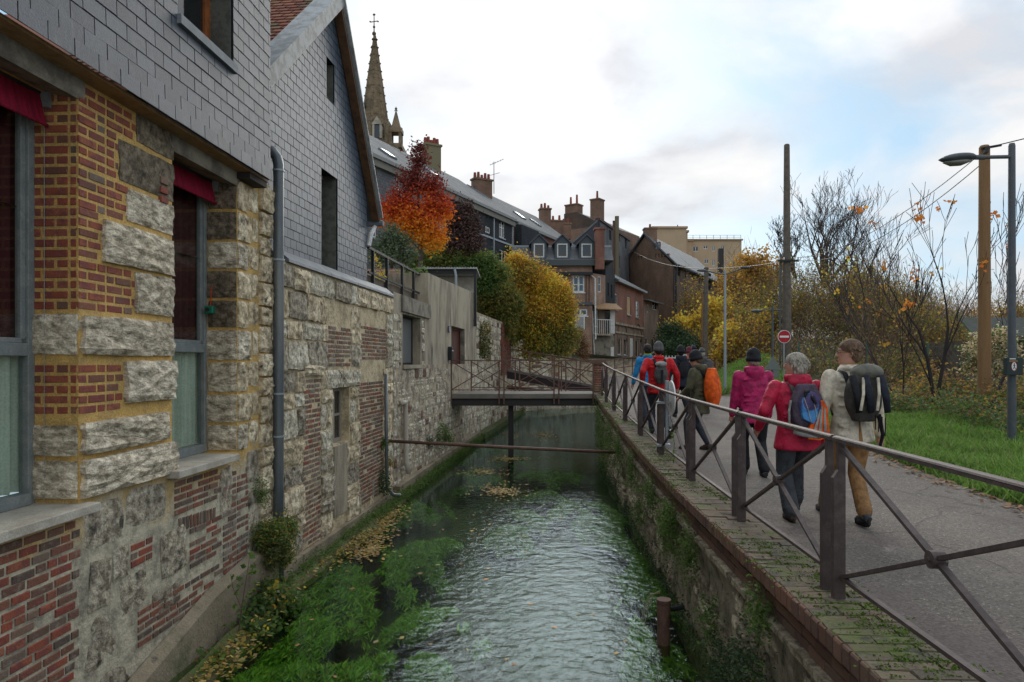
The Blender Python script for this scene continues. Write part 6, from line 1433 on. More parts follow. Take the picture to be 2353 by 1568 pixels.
lu.build('lucarne', 'spire_pale', ct, fix=True); MB().box(q.x - .42, q.x + .42, q.y - .1, q.y, q.z - 1.2, q.z + .9).build('belfry_opening', 'glass', ct)
zt_c = W(0, 350, Ys_).z; hw = 4.9
MB().box(cx_ - hw, cx_ + hw + .1, Ys_ - hw, Ys_ + hw, 8, zt_c - .9).build('tower', 'spire_pale', ct)
MB().box(cx_ - hw - .5, cx_ + hw + .4, Ys_ - hw - .5, Ys_ + hw + .5, zt_c - .9, zt_c - .2).build('cornice', 'spire', ct)
mb = MB()
for i in range(12): mb.box(cx_ - hw + i * .85, cx_ - hw + i * .85 + .35, Ys_ - hw - .6, Ys_ - hw - .1, zt_c - 1.4, zt_c - .9)
mb.build('corbel_row', 'spire', ct, kind='stuff')
MB().rings([(cx_, Ys_, zt_c - .2, hw * .8, hw * .8, 4), (cx_, Ys_, zb_ - .6, rb * 1.25, rb * 1.25, 2)], 8).build('spire_base', 'spire', ct)
# corner pinnacle
qx = W(910, 0, Ys_ - 3).x; qy = Ys_ - 3
zp = [W(0, v, qy).z for v in (345, 308, 298, 262, 246)]
pn = MB()
for sx_ in (-.75, .75):
    for sy_ in (-.75, .75): pn.box(qx + sx_ - .2, qx + sx_ + .2, qy + sy_ - .2, qy + sy_ + .2, zp[0] - 1.5, zp[1])
pn.box(qx - 1.05, qx + 1.05, qy - 1.05, qy + 1.05, zp[1], zp[2]); pn.rings([(qx, qy, zp[2], .85, .85), (qx, qy, zp[3] + .3, .14, .14)], 8); pn.ball((qx, qy, zp[3] + .8), .22, 6, 4); pn.tube([(qx, qy, zp[3]), (qx, qy, zp[4])], .07, 5); pn.box(qx - .25, qx + .25, qy - .05, qy + .05, zp[4] - .7, zp[4] - .55)
for k in range(8): a = math.pi / 4 * k; pn.ball((qx + .9 * math.cos(a), qy + .9 * math.sin(a), zp[2] + .1), .18, 5, 3)
pn.build('pinnacle', 'spire', ct, fix=True)
tb_ = MB(); tq = W(893, 330, Ys_ - rb); tb_.rings([(tq.x, tq.y, tq.z - 1, .75, .75), (tq.x, tq.y, tq.z + 2.6, .65, .65), (tq.x, tq.y, tq.z + 3.6, .1, .1)], 6); tb_.box(tq.x - .6, tq.x + .1, tq.y - .1, tq.y + .6, tq.z + 3, W(0, 322, Ys_).z + .6); tb_.build('corner_turret', 'spire', ct)
cr = MB(); zc0 = W(0, 34, Ys_).z; cr.tube([(cx_ - .1, Ys_, za_ - .5), (cx_ - .1, Ys_, zc0)], [.12, .07], 6); cr.ball((cx_ - .1, Ys_, za_ + .3), .35, 8, 5); cr.ball((cx_ - .1, Ys_, za_ + 1.4), .22, 8, 5)
zc1 = W(0, 50, Ys_).z; cr.beam((cx_ - .75, Ys_, zc1 - .1), (cx_ + .55, Ys_, zc1 + .1), .1, .12); cr.ball((cx_ - .1, Ys_, zc0), (.25, .1, .2), 6, 4)
for s in (-1, 1): cr.ball((cx_ - .1 + s * .65, Ys_, zc1), .14, 6, 4)
cr.build('iron_cross', 'rust', ct)
# ------------------------------------------------------------------ vegetation
DENS = 2.6
def gz(x, y): return zright(x, y) if x > XQ(y) else zleft(x, y)
M_['lf_green'] = leafmat('leaf_green', [(.08, .14, .035), (.115, .18, .045), (.055, .10, .03), (.15, .20, .05)], .3)
M_['lf_dark'] = leafmat('leaf_dark_green', [(.045, .08, .035), (.065, .105, .04), (.03, .055, .025), (.085, .125, .05)], .2)
M_['lf_blue'] = leafmat('leaf_blue_green', [(.12, .16, .085), (.085, .115, .06), (.16, .20, .11), (.07, .095, .055)], .2)
M_['lf_olive'] = leafmat('leaf_olive', [(.22, .21, .045), (.30, .24, .05), (.15, .15, .045), (.36, .27, .06), (.24, .14, .05)], .3)
M_['lf_yellow'] = leafmat('leaf_yellow', [(.72, .46, .05), (.52, .33, .05), (.85, .62, .08), (.34, .26, .05), (.62, .27, .04)], .35)
M_['lf_gold'] = leafmat('leaf_gold', [(.46, .26, .055), (.32, .19, .05), (.58, .34, .06), (.24, .155, .05), (.42, .19, .04)], .35)
M_['lf_conifer'] = leafmat('leaf_brown_conifer', [(.11, .06, .05), (.075, .042, .038), (.15, .085, .07), (.06, .045, .038)], .1)
M_['lf_brown'] = leafmat('leaf_brown', [(.28, .155, .08), (.19, .105, .06), (.36, .20, .10), (.21, .16, .095)], .2)
M_['grass_b'] = leafmat('grass_blades', [(.10, .20, .03), (.15, .26, .05), (.075, .13, .03), (.22, .27, .09)], .35)
M_['lf_mix'] = leafmat('leaf_creeper', [(.18, .19, .045), (.30, .19, .05), (.12, .15, .045), (.26, .25, .06), (.28, .13, .045)], .3)
M_['lf_rust'] = leafmat('leaf_rust', [(.60, .22, .04), (.48, .13, .03), (.70, .32, .05)], .35)
M_['lf_cream'] = leafmat('flower_cream', [(.60, .49, .32), (.50, .39, .23), (.68, .58, .40), (.34, .30, .14)], .3)
def treecol():
    def ex(N, L, geo, col, mix, ramp, noise):
        sp = N.new('ShaderNodeSeparateXYZ'); L.new(geo.outputs['Position'], sp.inputs[0])
        ad = N.new('ShaderNodeMath'); ad.operation = 'MULTIPLY_ADD'; L.new(noise(.8, 3), ad.inputs[0]); ad.inputs[1].default_value = 1.7; L.new(sp.outputs[2], ad.inputs[2])
        a2 = N.new('ShaderNodeMath'); a2.operation = 'MULTIPLY_ADD'; L.new(geo.outputs['Random Per Island'], a2.inputs[0]); a2.inputs[1].default_value = .8; L.new(ad.outputs[0], a2.inputs[2])
        mr = N.new('ShaderNodeMapRange'); L.new(a2.outputs[0], mr.inputs[0]); mr.inputs[1].default_value = 7.0; mr.inputs[2].default_value = 11.2
        r = N.new('ShaderNodeValToRGB'); L.new(mr.outputs[0], r.inputs[0]); e = r.color_ramp.elements
        st = [(0, (.80, .42, .03)), (.30, (.85, .30, .02)), (.44, (.75, .12, .02)), (.55, (.42, .045, .025)), (.68, (.17, .025, .03)), (1, (.10, .02, .03))]
        while len(e) < len(st): e.new(.5)
        for i, (p, c) in enumerate(st): e[i].position = p; e[i].color = (*c, 1)
        return mix(.85, col, r.outputs[0], 'MIX')
    return mat('leaf_autumn', (.45, .16, .02), .7, rnd=[(.6, .22, .03), (.3, .06, .02), (.5, .14, .02), (.35, .2, .03)], trans=.35, fine=0, extra=ex)
M_['lf_autumn'] = treecol()
def plant(name, label, cat, base, blobs, m, n, size, clump=.15, trunk=None, trunk_label=None, group=None, asp=.55, shell=.5, k=14, crown='crown', droop=0, kind=None):
    t = thing(name, label, cat, base, group)
    global SUB
    SUB = cat in ('creeper', 'hedge', 'tree', 'shrub'); P = cloud(blobs, n * DENS, clump, shell, k); SUB = False
    if len(P) > 4000 and cat in ('creeper', 'hedge'):                # hanging and straying sprays
        m_ = 90; at = P[rng.integers(0, len(P), m_)]; L_ = rng.uniform(.3, 1.1, m_) * (1 if cat == 'creeper' else .4); q = rng.random((m_, 40)); side = rng.normal(0, .25, (m_, 1, 2))
        Q = np.stack([at[:, None, 0] + side[:, :, 0] * q, at[:, None, 1] + side[:, :, 1] * q, at[:, None, 2] - L_[:, None] * q * rng.choice([1, 1, -.6], (m_, 1))], 2) + rng.normal(0, .05, (m_, 40, 3)); P = np.concatenate([P, Q.reshape(-1, 3)])
    U_, V_ = leaves_at(P, size, droop, asp)
    if isinstance(m, str): quads_mesh(crown, P, U_, V_, m, t)
    else:
        wv = (3.0 if base[1] > 20 else 14.0); cl = np.sin(P[:, 0] * wv * .6 + 1.5 * np.sin(P[:, 2] * wv * .5)) + np.sin(P[:, 2] * wv * .7 + 1.2 * np.sin(P[:, 0] * wv * .4 + 1)); pick = np.clip(rng.random(len(P)) * .55 + (cl + 2) * .1125, 0, .999); pick = np.argsort(np.argsort(pick)) / len(P); lo = 0
        for mm, fr in m: s = (pick >= lo) & (pick < lo + fr); lo += fr; quads_mesh(crown, P[s], U_[s], V_[s], mm, t)
    if trunk: b = trunk(MB()); b.build('trunk', 'bark', t)
    return t
def pb(px, py, Y, rpx, rpy=None, ry=None):
    c = W(px, py, Y); r = rpx / F_PX * Y; rz_ = (rpy or rpx) / F_PX * Y; return (c.x, c.y, c.z, r, ry or r, rz_)
# red, orange and yellow tree
Y = 27
bl = [pb(958, 372, Y, 16, 26), pb(950, 415, Y, 34, 30), pb(985, 430, Y, 34, 28), pb(915, 455, Y, 28, 24), pb(1000, 470, Y, 36, 26), pb(900, 490, Y, 32, 26), pb(950, 490, Y, 44, 40), pb(985, 520, Y, 40, 34), pb(930, 530, Y, 40, 26), pb(985, 555, Y, 32, 22), pb(872, 500, Y, 16, 18), pb(1022, 480, Y, 16, 26), pb(962, 345, Y, 8, 10)]
b0 = W(966, 640, Y)
def tk(mb):
    mb.tube([b0, W(966, 560, Y), W(962, 470, Y), W(958, 380, Y)], [.12, .09, .06, .02], 6)
    for (a, b) in (((966, 560), (1010, 520)), ((966, 540), (915, 500)), ((964, 500), (1015, 465)), ((963, 480), (920, 440)), ((966, 575), (935, 545)), ((960, 440), (985, 400)), ((960, 430), (935, 390))): mb.tube([W(*a, Y), W(*b, Y)], [.045, .012], 4)
    return mb
plant('autumn_tree', 'small tree turning yellow, orange and dark red from bottom to top', 'tree', b0, bl, 'lf_autumn', 950, .13, .17, tk, shell=.95, k=18)
Y = 31
plant('conifer', 'bushy brown purple conifer right of the red tree', 'tree', W(1062, 640, Y), [pb(1062, 478, Y, 20, 20), pb(1050, 505, Y, 26, 24), pb(1078, 510, Y, 24, 26), pb(1045, 545, Y, 28, 28), pb(1080, 550, Y, 28, 30), pb(1062, 570, Y, 40, 24)], 'lf_conifer', 1500, .12, .13, lambda mb: mb.tube([W(1062, 640, Y), W(1062, 470, Y)], [.12, .03], 6), shell=.5)
Y = 23.5
plant('shrub', 'grey green shrub rising behind the black terrace railing', 'shrub', W(900, 620, Y), [pb(905, 548, Y, 26, 28), pb(875, 570, Y, 28, 26), pb(925, 572, Y, 28, 26), pb(900, 590, Y, 50, 24)], 'lf_blue', 1500, .10, .12, shell=.6, trunk=lambda mb: mb.tube([W(900, 640, Y), W(902, 560, Y)], [.06, .02], 5))
plant('climber', 'yellow leaved twigs hanging over the black terrace railing', 'plant', W(870, 640, 15.2), [pb(866, 612, 15.0, 12, 10), pb(880, 625, 15.2, 14, 12), pb(872, 640, 15.1, 10, 12), pb(862, 595, 15.3, 8, 8)], 'lf_yellow', 520, .06, .05, shell=.7, trunk=lambda mb: mb.tube([W(850, 625, 15.6), W(868, 610, 15.1), W(885, 640, 15.2)], [.012, .01, .006], 4))
plant('bush', 'low green plants behind the bars of the black terrace railing', 'bush', W(940, 660, 19), [pb(935, 640, 19, 25, 16), pb(905, 650, 19, 20, 14), pb(960, 628, 20, 20, 14)], 'lf_green', 1100, .10, .10)
# green hedge above the lean-to
Y = 31
plant('hedge', 'green climbing hedge covering the garden above the flat canopy', 'hedge', W(1040, 660, Y), [pb(960, 600, Y, 26, 16), pb(1000, 600, Y, 36, 22), pb(1050, 604, Y, 44, 24), pb(1100, 610, Y, 40, 24), pb(1140, 628, Y, 30, 26), pb(1080, 640, Y, 60, 30), pb(985, 630, Y, 40, 20)], [('lf_green', .85), ('lf_olive', .15)], 2400, .12, .15, shell=.5)
Y = 34
plant('creeper', 'dark green and brown creeper hanging from the garden wall left of the orange one', 'creeper', W(1130, 700, Y), [pb(1120, 665, Y, 28, 34), pb(1150, 690, Y, 34, 42), pb(1120, 720, Y, 22, 40), pb(1160, 735, Y, 28, 34), pb(1175, 700, Y, 20, 40)], [('lf_mix', .5), ('lf_green', .3), ('lf_olive', .2)], 2400, .12, .17, shell=.5, droop=.4)
Y = 36
plant('creeper', 'large yellow and orange creeper tumbling over the garden wall', 'creeper', W(1230, 700, Y), [pb(1185, 610, Y, 22, 22), pb(1215, 640, Y, 38, 34), pb(1190, 680, Y, 32, 38), pb(1250, 660, Y, 42, 34), pb(1290, 680, Y, 22, 24), pb(1305, 720, Y, 16, 26), pb(1235, 710, Y, 44, 34), pb(1280, 700, Y, 26, 34), pb(1265, 735, Y, 34, 28), pb(1195, 600, Y, 10, 14)], [('lf_yellow', .62), ('lf_rust', .13), ('lf_olive', .25)], 2500, .12, .19, shell=.5, droop=.3)
Y = 36
plant('creeper', 'yellow green lower part of the creeper reaching down to the footbridge', 'creeper', W(1250, 790, Y), [pb(1215, 755, Y, 30, 34), pb(1255, 775, Y, 34, 34), pb(1295, 765, Y, 26, 38), pb(1235, 800, Y, 30, 22), pb(1180, 765, Y, 20, 24), pb(1285, 795, Y, 22, 22)], [('lf_olive', .40), ('lf_green', .30), ('lf_yellow', .3)], 2500, .12, .18, shell=.5, droop=.5)
plant('creeper', 'green and russet creeper strands on the pale wall right of the brown door', 'creeper', W(1115, 790, 27.2), [pb(1112, 770, 27.2, 14, 26, .2), pb(1118, 805, 27.4, 12, 18, .2), pb(1106, 800, 27, 8, 14, .15)], [('lf_dark', .5), ('lf_mix', .5)], 2200, .09, .09)
plant('creeper', 'rusty brown creeper on the wall beneath the white glazed screen', 'creeper', W(1335, 800, 43), [pb(1330, 785, 42.5, 10, 28, .5), pb(1345, 800, 42.5, 10, 30, .5)], 'lf_brown', 1300, .12, .12)
# plants on the near left wall and bank
Mg = [('lf_green', .55), ('lf_dark', .25), ('lf_olive', .2)]
plant('wall_shrub', 'bushy green plant growing out of the wall around the downpipe', 'shrub', W(630, 1240, 9.0), [pb(612, 1225, 8.55, 26, 30, .22), pb(650, 1220, 8.8, 30, 32, .22), pb(630, 1245, 8.6, 42, 38, .2), pb(612, 1275, 8.6, 24, 24, .15), pb(655, 1270, 8.8, 22, 30, .15)], [('lf_blue', .2), ('lf_olive', .30), ('lf_green', .50)], 14000, .04, .035, shell=.5)
plant('wall_plant', 'small trailing plant left of the downpipe above the bushy one', 'plant', W(598, 1130, 8.85), [pb(596, 1125, 8.55, 16, 24, .08), pb(604, 1145, 8.6, 16, 16, .08)], 'lf_green', 12000, .03, .03)
plant('bank_plant', 'leafy green plant on the water edge under the downpipe', 'plant', W(620, 1400, 8.0), [pb(625, 1365, 8.3, 40, 26, .3), pb(600, 1400, 8.0, 44, 26, .3), pb(655, 1385, 8.4, 36, 24, .3), pb(590, 1440, 7.6, 44, 22, .3)], [('lf_green', .7), ('lf_dark', .15), ('lf_yellow', .05), ('lf_olive', .1)], 4200, .07, .06, shell=.7, asp=.7)
plant('bank_plant', 'low ragged plants at the foot of the concrete skirt, bottom left', 'plant', W(520, 1500, 6.9), [pb(500, 1520, 6.8, 44, 22, .25), pb(550, 1490, 7.2, 36, 24, .25), pb(480, 1550, 6.6, 30, 16, .2)], [('lf_green', .6), ('lf_olive', .3), ('lf_yellow', .1)], 4200, .06, .055, shell=.8, asp=.7)
t = thing('sapling', 'thin leafy sapling leaning on the concrete skirt left of the downpipe', 'sapling', W(560, 1430, 7.4))
s = MB(); s.tube([W(548, 1455, 7.4), W(556, 1390, 7.4), W(566, 1330, 7.5), W(575, 1270, 7.6)], [.007, .006, .004, .002], 5); s.tube([W(555, 1400, 7.4), W(535, 1350, 7.4), W(530, 1320, 7.4)], [.004, .003, .002], 4); s.build('stem', 'twig', t)
P = np.array([W(x + random.uniform(-6, 6), y + random.uniform(-5, 5), 7.4) for x, y in ((560, 1300), (575, 1320), (545, 1330), (590, 1340), (540, 1360), (570, 1370), (530, 1325), (583, 1300), (560, 1400), (540, 1395), (575, 1275), (590, 1312), (552, 1345), (528, 1350), (580, 1360), (566, 1420)) for _ in range(3)]); U_, V_ = leaves_at(P, .075, asp=.75); quads_mesh('leaves', P, U_, V_, 'lf_green', t)
# muddy bank with fallen leaves (bottom left) and along the wall foot
mb = MB(); ysb = [5.8 + .2 * i for i in range(60)]
for y in ysb:
    w = .16 * max(0, 1 - abs(y - 6.7) / 1.0) + .03 * math.sin(y * 5.3) + .03 * math.sin(y * 13) + .04 + .16 * max(0, 1 - abs(y - 11.8) / 2.0) + .05 * hn(y * 3, 1)
    for k in range(6): f = k / 5; x = -3.02 + (y - 8) * .085 * (y > 8) + f * (w + .1); mb.v.append((x, y, WZ + .10 * (1 - f) ** .8 + .02 * hn(x * 8, y * 6) - .06 * (f > .95)))
for j in range(len(ysb) - 1):
    for i in range(5): a = j * 6 + i; mb.f.append((a, a + 1, a + 7, a + 6)); mb.fm.append(0)
tag(mb.build('mud_bank', mat('mossy_mud', (.085, .075, .03), .95, var=(.06, .10, .02), vscale=5, bump=.02, bscale=20, spots=[((.20, .15, .05), 12, .6, .7)]), None, smooth=True), kind='structure')
def edge_plants():
    out = []
    for i in range(1500):
        y = random.uniform(8, 26); x = XL(y) + .2 + random.uniform(-.05, .10); out.append((x, y, WZ + random.uniform(.0, .16)))
    for i in range(1100):
        y = random.uniform(12, 40); out.append((XL(y) + random.uniform(.2, .36), y, WZ + random.uniform(0, .2)))
    P = np.array(out)[:, None, :] + rng.normal(size=(len(out), 7, 3)) * .035; P = P.reshape(-1, 3); U_, V_ = leaves_at(P, .045)
    tag(quads_mesh('edge_moss', P, U_, V_, 'lf_green'), 'moss and small plants along the foot of the left wall', 'moss', kind='stuff')
    out = []
    for (px, py, Y, n, sx_, sz_) in ((1690, 1395, 0, 60, .1, .25),): pass
    for i in range(500):
        y = 3.2 + 17 * random.random() ** 1.1; dz = random.random() ** 3; out.append((XQ(y) + .10 - random.random() * .10, y, WZ + .02 + dz * .35))
    for (y, z, n, r) in ((5.1, -.65, 70, .13), (5.4, -1.05, 170, .17), (5.9, -1.2, 160, .16), (6.3, -.8, 60, .10), (4.7, -1.1, 110, .14), (7.2, -.45, 110, .12), (8.2, -.35, 160, .14), (8.6, -.5, 90, .12), (9.8, -.3, 90, .12), (12, -.3, 120, .16), (14, -.2, 150, .2), (16, -.3, 200, .3), (18, -.5, 300, .4), (20, -.4, 300, .4), (4.9, -.2, 60, .08), (11, -.8, 90, .2)):
        for k in range(n): out.append((XQ(y) + .03 - abs(random.gauss(0, .05)), y + random.gauss(0, r), z + random.gauss(0, r * 1.2)))
    P = np.array(out)[:, None, :] + rng.normal(size=(len(out), 7, 3)) * .03; P = P.reshape(-1, 3); U_, V_ = leaves_at(P, .038)
    h = len(P) // 3; quads_mesh('wall_plants', P[:h], U_[:h], V_[:h], 'lf_dark', kind='stuff'); quads_mesh('wall_plants', P[h:], U_[h:], V_[h:], 'lf_green', kind='stuff')
    for o in C.objects:
        if o.name.startswith('wall_plants'): tag(o, 'small ferns and creepers growing on the right canal wall', 'plants')
edge_plants()
n = 1300; y = np.where(rng.random(n) < .75, rng.normal(11.8, .9, n), rng.normal(6.7, .5, n)); x = np.array([-3.0 + (b - 8) * .085 * (b > 8) for b in y]) + .06 + np.abs(rng.normal(0, .16, n)) * np.where(y < 8.2, 1.1, 1.0); P = np.stack([x, y, WZ + .085 - .10 * np.clip((x + 2.95), 0, .6) + rng.uniform(0, .02, n)], 1)
P[:, 2] = np.maximum(P[:, 2], WZ + .008); th = rng.random(n) * 6.283; l = rng.uniform(.015, .038, n)
U_ = np.stack([np.cos(th) * l, np.sin(th) * l, rng.normal(0, .008, n)], 1); V_ = np.stack([-np.sin(th) * l * .7, np.cos(th) * l * .7, rng.normal(0, .006, n)], 1)
pk_ = rng.random(n) < .45; tag(quads_mesh('bank_litter', P[pk_], U_[pk_], V_[pk_], 'leaf_float'), 'fallen leaves lying on the muddy left bank', 'leaves', kind='stuff'); tag(quads_mesh('bank_moss', P[~pk_], U_[~pk_], V_[~pk_], 'lf_olive'), 'mossy patches on the muddy left bank', 'moss', kind='stuff')
def wplant(px, py, Y, rx, ry, lab, m='lf_green', name='wall_plant', n=6000, sz=.045): plant(name, lab, 'plant', W(px, py, Y), [pb(px, py, Y, rx, ry, .15), pb(px + rx * .3, py + ry * .5, Y, rx * .7, ry * .6, .12)], m, n, sz, .05)
wplant(1014, 998, 19.2, 26, 26, 'round green plant on the rubble wall above the steel pipe', 'lf_green', n=5000, sz=.05)
wplant(888, 1060, 14.2, 14, 16, 'small reddish tuft beside the steel pipe end', 'lf_mix'); wplant(882, 1110, 13.9, 12, 32, 'green trailing plant at the foot of the thin downpipe', 'lf_dark'); wplant(882, 1015, 14, 8, 12, 'tiny green tuft where the steel pipe enters the wall', 'lf_green')
wplant(730, 1240, 11, 8, 14, 'small fern at the bottom of the narrow brick strip', 'lf_olive'); wplant(985, 1015, 18, 10, 10, 'little green tuft left of the round wall plant', 'lf_dark')
# pile in the water by the right wall, with a weed stalk
q = W(1525, 1412, 7.25); pt = thing('rusty_pile', 'rusty tube pile standing in the water beside the right wall', 'pile', (q.x, q.y, -1.9))
MB().tube([(q.x, q.y, -2), (q.x, q.y, W(0, 1385, 7.25).z)], .07, 16, cap=True).build('tube', 'rust', pt); MB().tube([(q.x, q.y, W(0, 1384, 7.25).z), (q.x, q.y, W(0, 1377, 7.25).z)], .077, 16).build('cap', 'rust', pt)
MB().tube([W(1540, 1400, 7.3), W(1570, 1395, 7.35)], .03, 8).build('bracket', 'black_steel', pt)
ws = thing('weed_stalk', 'dry grass stalk drooping over the water beside the rusty pile', 'plant', W(1500, 1400, 7.2)); s = MB()
for e_ in (0, 1, 2): s.tube([W(1515, 1358 + e_ * 3, 7.25), W(1502 - e_ * 4, 1365, 7.2), W(1488 - e_ * 5, 1400, 7.2), W(1478 - e_ * 2, 1450 - e_ * 10, 7.2)], [.005, .004, .003, .002], 4)
s.build('stalk', mat('dry_grass', (.30, .26, .13), .8), ws)
# moss and weeds on the coping and railing foot
out = []
for i in range(3200):
    y = 2.8 + 18 * random.random(); x = XQ(y) + random.choice((.05, .2, .3, .38, .4)) + random.gauss(0, .05)
    if hn(x * 5, y * 1.6) > -.1: out.append((x, y, zcop(y) + .004))
P = np.array(out)[:, None, :] + rng.normal(size=(len(out), 10, 3)) * np.array([.03, .008, .003]); P = P.reshape(-1, 3); U_, V_ = leaves_at(P, .02)
M_['moss'] = leafmat('moss_green', [(.09, .15, .015), (.12, .19, .02), (.06, .10, .015)], .1)
tag(quads_mesh('coping_moss', P, U_, V_, 'moss'), 'bright moss tufts in the joints of the brick coping', 'moss', kind='stuff')
tw = thing('weed_sprout', 'slender yellow green weed growing at the railing foot by the round sign', 'plant', (2.27, 9.6, .15)); s = MB(); s.tube([(2.27, 9.6, .15), (2.28, 9.6, .42), (2.27, 9.6, .62)], [.006, .004, .002], 4).build('stem', 'moss', tw)
P = np.array([(2.27 + random.gauss(0, .03), 9.6 + random.gauss(0, .03), random.uniform(.2, .65)) for _ in range(60)]); U_, V_ = leaves_at(P, .04); quads_mesh('leaves', P, U_, V_, 'grass_b', tw)

# grass verge (right) and slope beyond the side road
def grass(n, y0, y1, dmax, size, seed, m='grass_b', dense=1.0, xmin=0):
    y = y0 + (y1 - y0) * rng.random(n) ** 1.0; d = dmax * rng.random(n) ** 1.15; x = np.array([XE(v) for v in y]) + .06 + d + rng.normal(0, .05, n)
    z = np.array([zright(a, b) for a, b in zip(x, y)]); h = size * rng.uniform(.5, 1.3, n) * (1 + .4 * np.sin(x * 3) * np.sin(y * 2.3))
    P = np.stack([x, y, z + h * .35], 1); U_ = np.stack([rng.normal(0, .35, n) * h, rng.normal(0, .35, n) * h, h * .6], 1)
    a = rng.random(n) * 6.283; w = .006 + .006 * rng.random(n) + .0004 * y; V_ = np.stack([np.cos(a) * w, np.sin(a) * w, np.zeros(n)], 1)
    return P, U_, V_
G = [grass(60000, 6.8, 17.0, 3.6, .13, 1), grass(16000, 6.8, 16, 5, .20, 2), grass(14000, 23.2, 38, 3.5, .25, 3)]
P, U_, V_ = (np.concatenate([g[i] for g in G]) for i in range(3)); tag(quads_mesh('grass', P, U_, V_, 'grass_b'), 'bright green grass verge along the right edge of the road', 'grass', kind='stuff')
# fallen leaves on road edge
n = 420; y = rng.uniform(6.5, 16, n); x = np.array([XE(v) for v in y]) - np.abs(rng.normal(0, .16, n)); P = np.stack([x, y, np.array([zroad(b) for b in y]) + .022], 1); th = rng.random(n) * 6.283; l = rng.uniform(.02, .045, n)
U_ = np.stack([np.cos(th) * l, np.sin(th) * l, rng.normal(0, .01, n)], 1); V_ = np.stack([-np.sin(th) * l * .8, np.cos(th) * l * .8, rng.normal(0, .008, n)], 1)
tag(quads_mesh('fallen_leaves', P, U_, V_, 'lf_brown'), 'brown fallen leaves gathered along the road edge', 'leaves', kind='stuff')
# low weeds and nettles between grass and fence
def scatter_band(n, x0, x1, y0, y1, h, size, mats, name, label, clump=.12, k=12):
    c = np.stack([rng.uniform(x0, x1, n), rng.uniform(y0, y1, n), np.zeros(n)], 1)
    c[:, 2] = [gz(a, b) for a, b in c[:, :2]]; hh = h * (.45 + .55 * np.abs(np.sin(c[:, 0] * 1.3) * np.cos(c[:, 1] * .9)))
    c[:, 2] += hh * rng.random(n); P = (c[:, None, :] + rng.normal(size=(n, k, 3)) * clump).reshape(-1, 3); U_, V_ = leaves_at(P, size)
    pick = rng.random(len(P)); lo = 0
    for mm, fr in mats: s_ = (pick >= lo) & (pick < lo + fr); lo += fr; tag(quads_mesh(name, P[s_], U_[s_], V_[s_], mm), label, 'undergrowth', kind='stuff')
scatter_band(3800, 8.9, 16, 11.5, 18.5, .75, .075, [('lf_green', .5), ('lf_blue', .3), ('lf_brown', .12), ('lf_olive', .08)], 'undergrowth', 'low green nettles and brambles behind the grass verge', .1)
scatter_band(1300, 9.5, 16, 13.5, 19, 1.1, .09, [('lf_brown', .5), ('lf_olive', .3), ('lf_gold', .2)], 'undergrowth', 'dry brown bracken and brambles along the wire fence', .12)
# hillside thicket
def thicket(items, twigs, mats, name, label, leaf, clump=.35, per=520, k=16):
    P = cloud(items, per, clump, .75, k); U_, V_ = leaves_at(P, leaf); pick = rng.random(len(P)); cl = np.sin(P[:, 0] * .45 + P[:, 2] * .9) * np.sin(P[:, 1] * .3 + P[:, 2] * .5 + 1); pick = np.clip(pick * .7 + (cl + 1) * .15, 0, .999); lo = 0
    for mm, fr in mats: s_ = (pick >= lo) & (pick < lo + fr); lo += fr; tag(quads_mesh(name, P[s_], U_[s_], V_[s_], mm), label, 'thicket', kind='stuff')
    if twigs:
        T = cloud(items, twigs, clump * 2, .9, 10); n = len(T); L_ = rng.uniform(.2, .65, n)[:, None] * min(leaf / .14, 1.6); a = rand_dirs(n); a[:, 2] = np.abs(a[:, 2]) + .75; a /= np.linalg.norm(a, axis=1, keepdims=True)
        V2 = np.cross(a, np.array([[.2, 1, .1]])); V2 /= np.linalg.norm(V2, axis=1, keepdims=True); tag(quads_mesh('brush_twigs', T, a * L_, V2 * .009 * (leaf / .14), 'twig'), 'tangled bare twigs of the hillside thicket', 'twigs', kind='stuff')
thicket([pb(1540, 800, 66, 34, 30), pb(1590, 720, 66, 34, 80), pb(1640, 760, 60, 40, 90), pb(1700, 740, 55, 45, 90), pb(1680, 830, 45, 40, 60), pb(1750, 800, 42, 60, 90), pb(1720, 660, 62, 50, 70), pb(1600, 820, 50, 40, 50)], 200, [('lf_olive', .34), ('lf_gold', .34), ('lf_yellow', .20), ('lf_green', .12)], 'hillside_thicket', 'golden and olive autumn thicket covering the slope beyond the road', .2, .5, 800)
thicket([pb(1790, 700, 48, 60, 90), pb(1860, 720, 42, 70, 110), pb(1940, 720, 38, 70, 110), pb(2020, 750, 36, 70, 100), pb(2090, 780, 34, 60, 90), pb(2160, 800, 33, 60, 90), pb(1850, 860, 30, 70, 60), pb(1960, 860, 28, 70, 60), pb(2080, 860, 27, 70, 60), pb(2180, 820, 32, 60, 80)], 420, [('lf_brown', .22), ('lf_olive', .36), ('lf_green', .12), ('lf_gold', .30)], 'brush_thicket', 'brown and olive brushwood bank behind the wire fence', .15, .4, 1500)
thicket([pb(2050, 760, 62, 90, 100), pb(2150, 810, 62, 90, 80), pb(2240, 830, 60, 90, 70), pb(2320, 790, 60, 80, 90), pb(2400, 800, 60, 80, 90), pb(1980, 700, 62, 60, 80)], 300, [('lf_gold', .45), ('lf_olive', .45), ('lf_green', .10)], 'far_thicket', 'hazy golden wooded slope in the right distance', .26, .7, 1000)
thicket([pb(2080, 745, 110, 110, 60), pb(2250, 785, 120, 120, 60), pb(2380, 785, 120, 100, 60)], 200, [('lf_brown', .35), ('lf_gold', .65)], 'far_wood', 'bare brown wood on the far hill behind the thicket', .35, 1.2, 90)
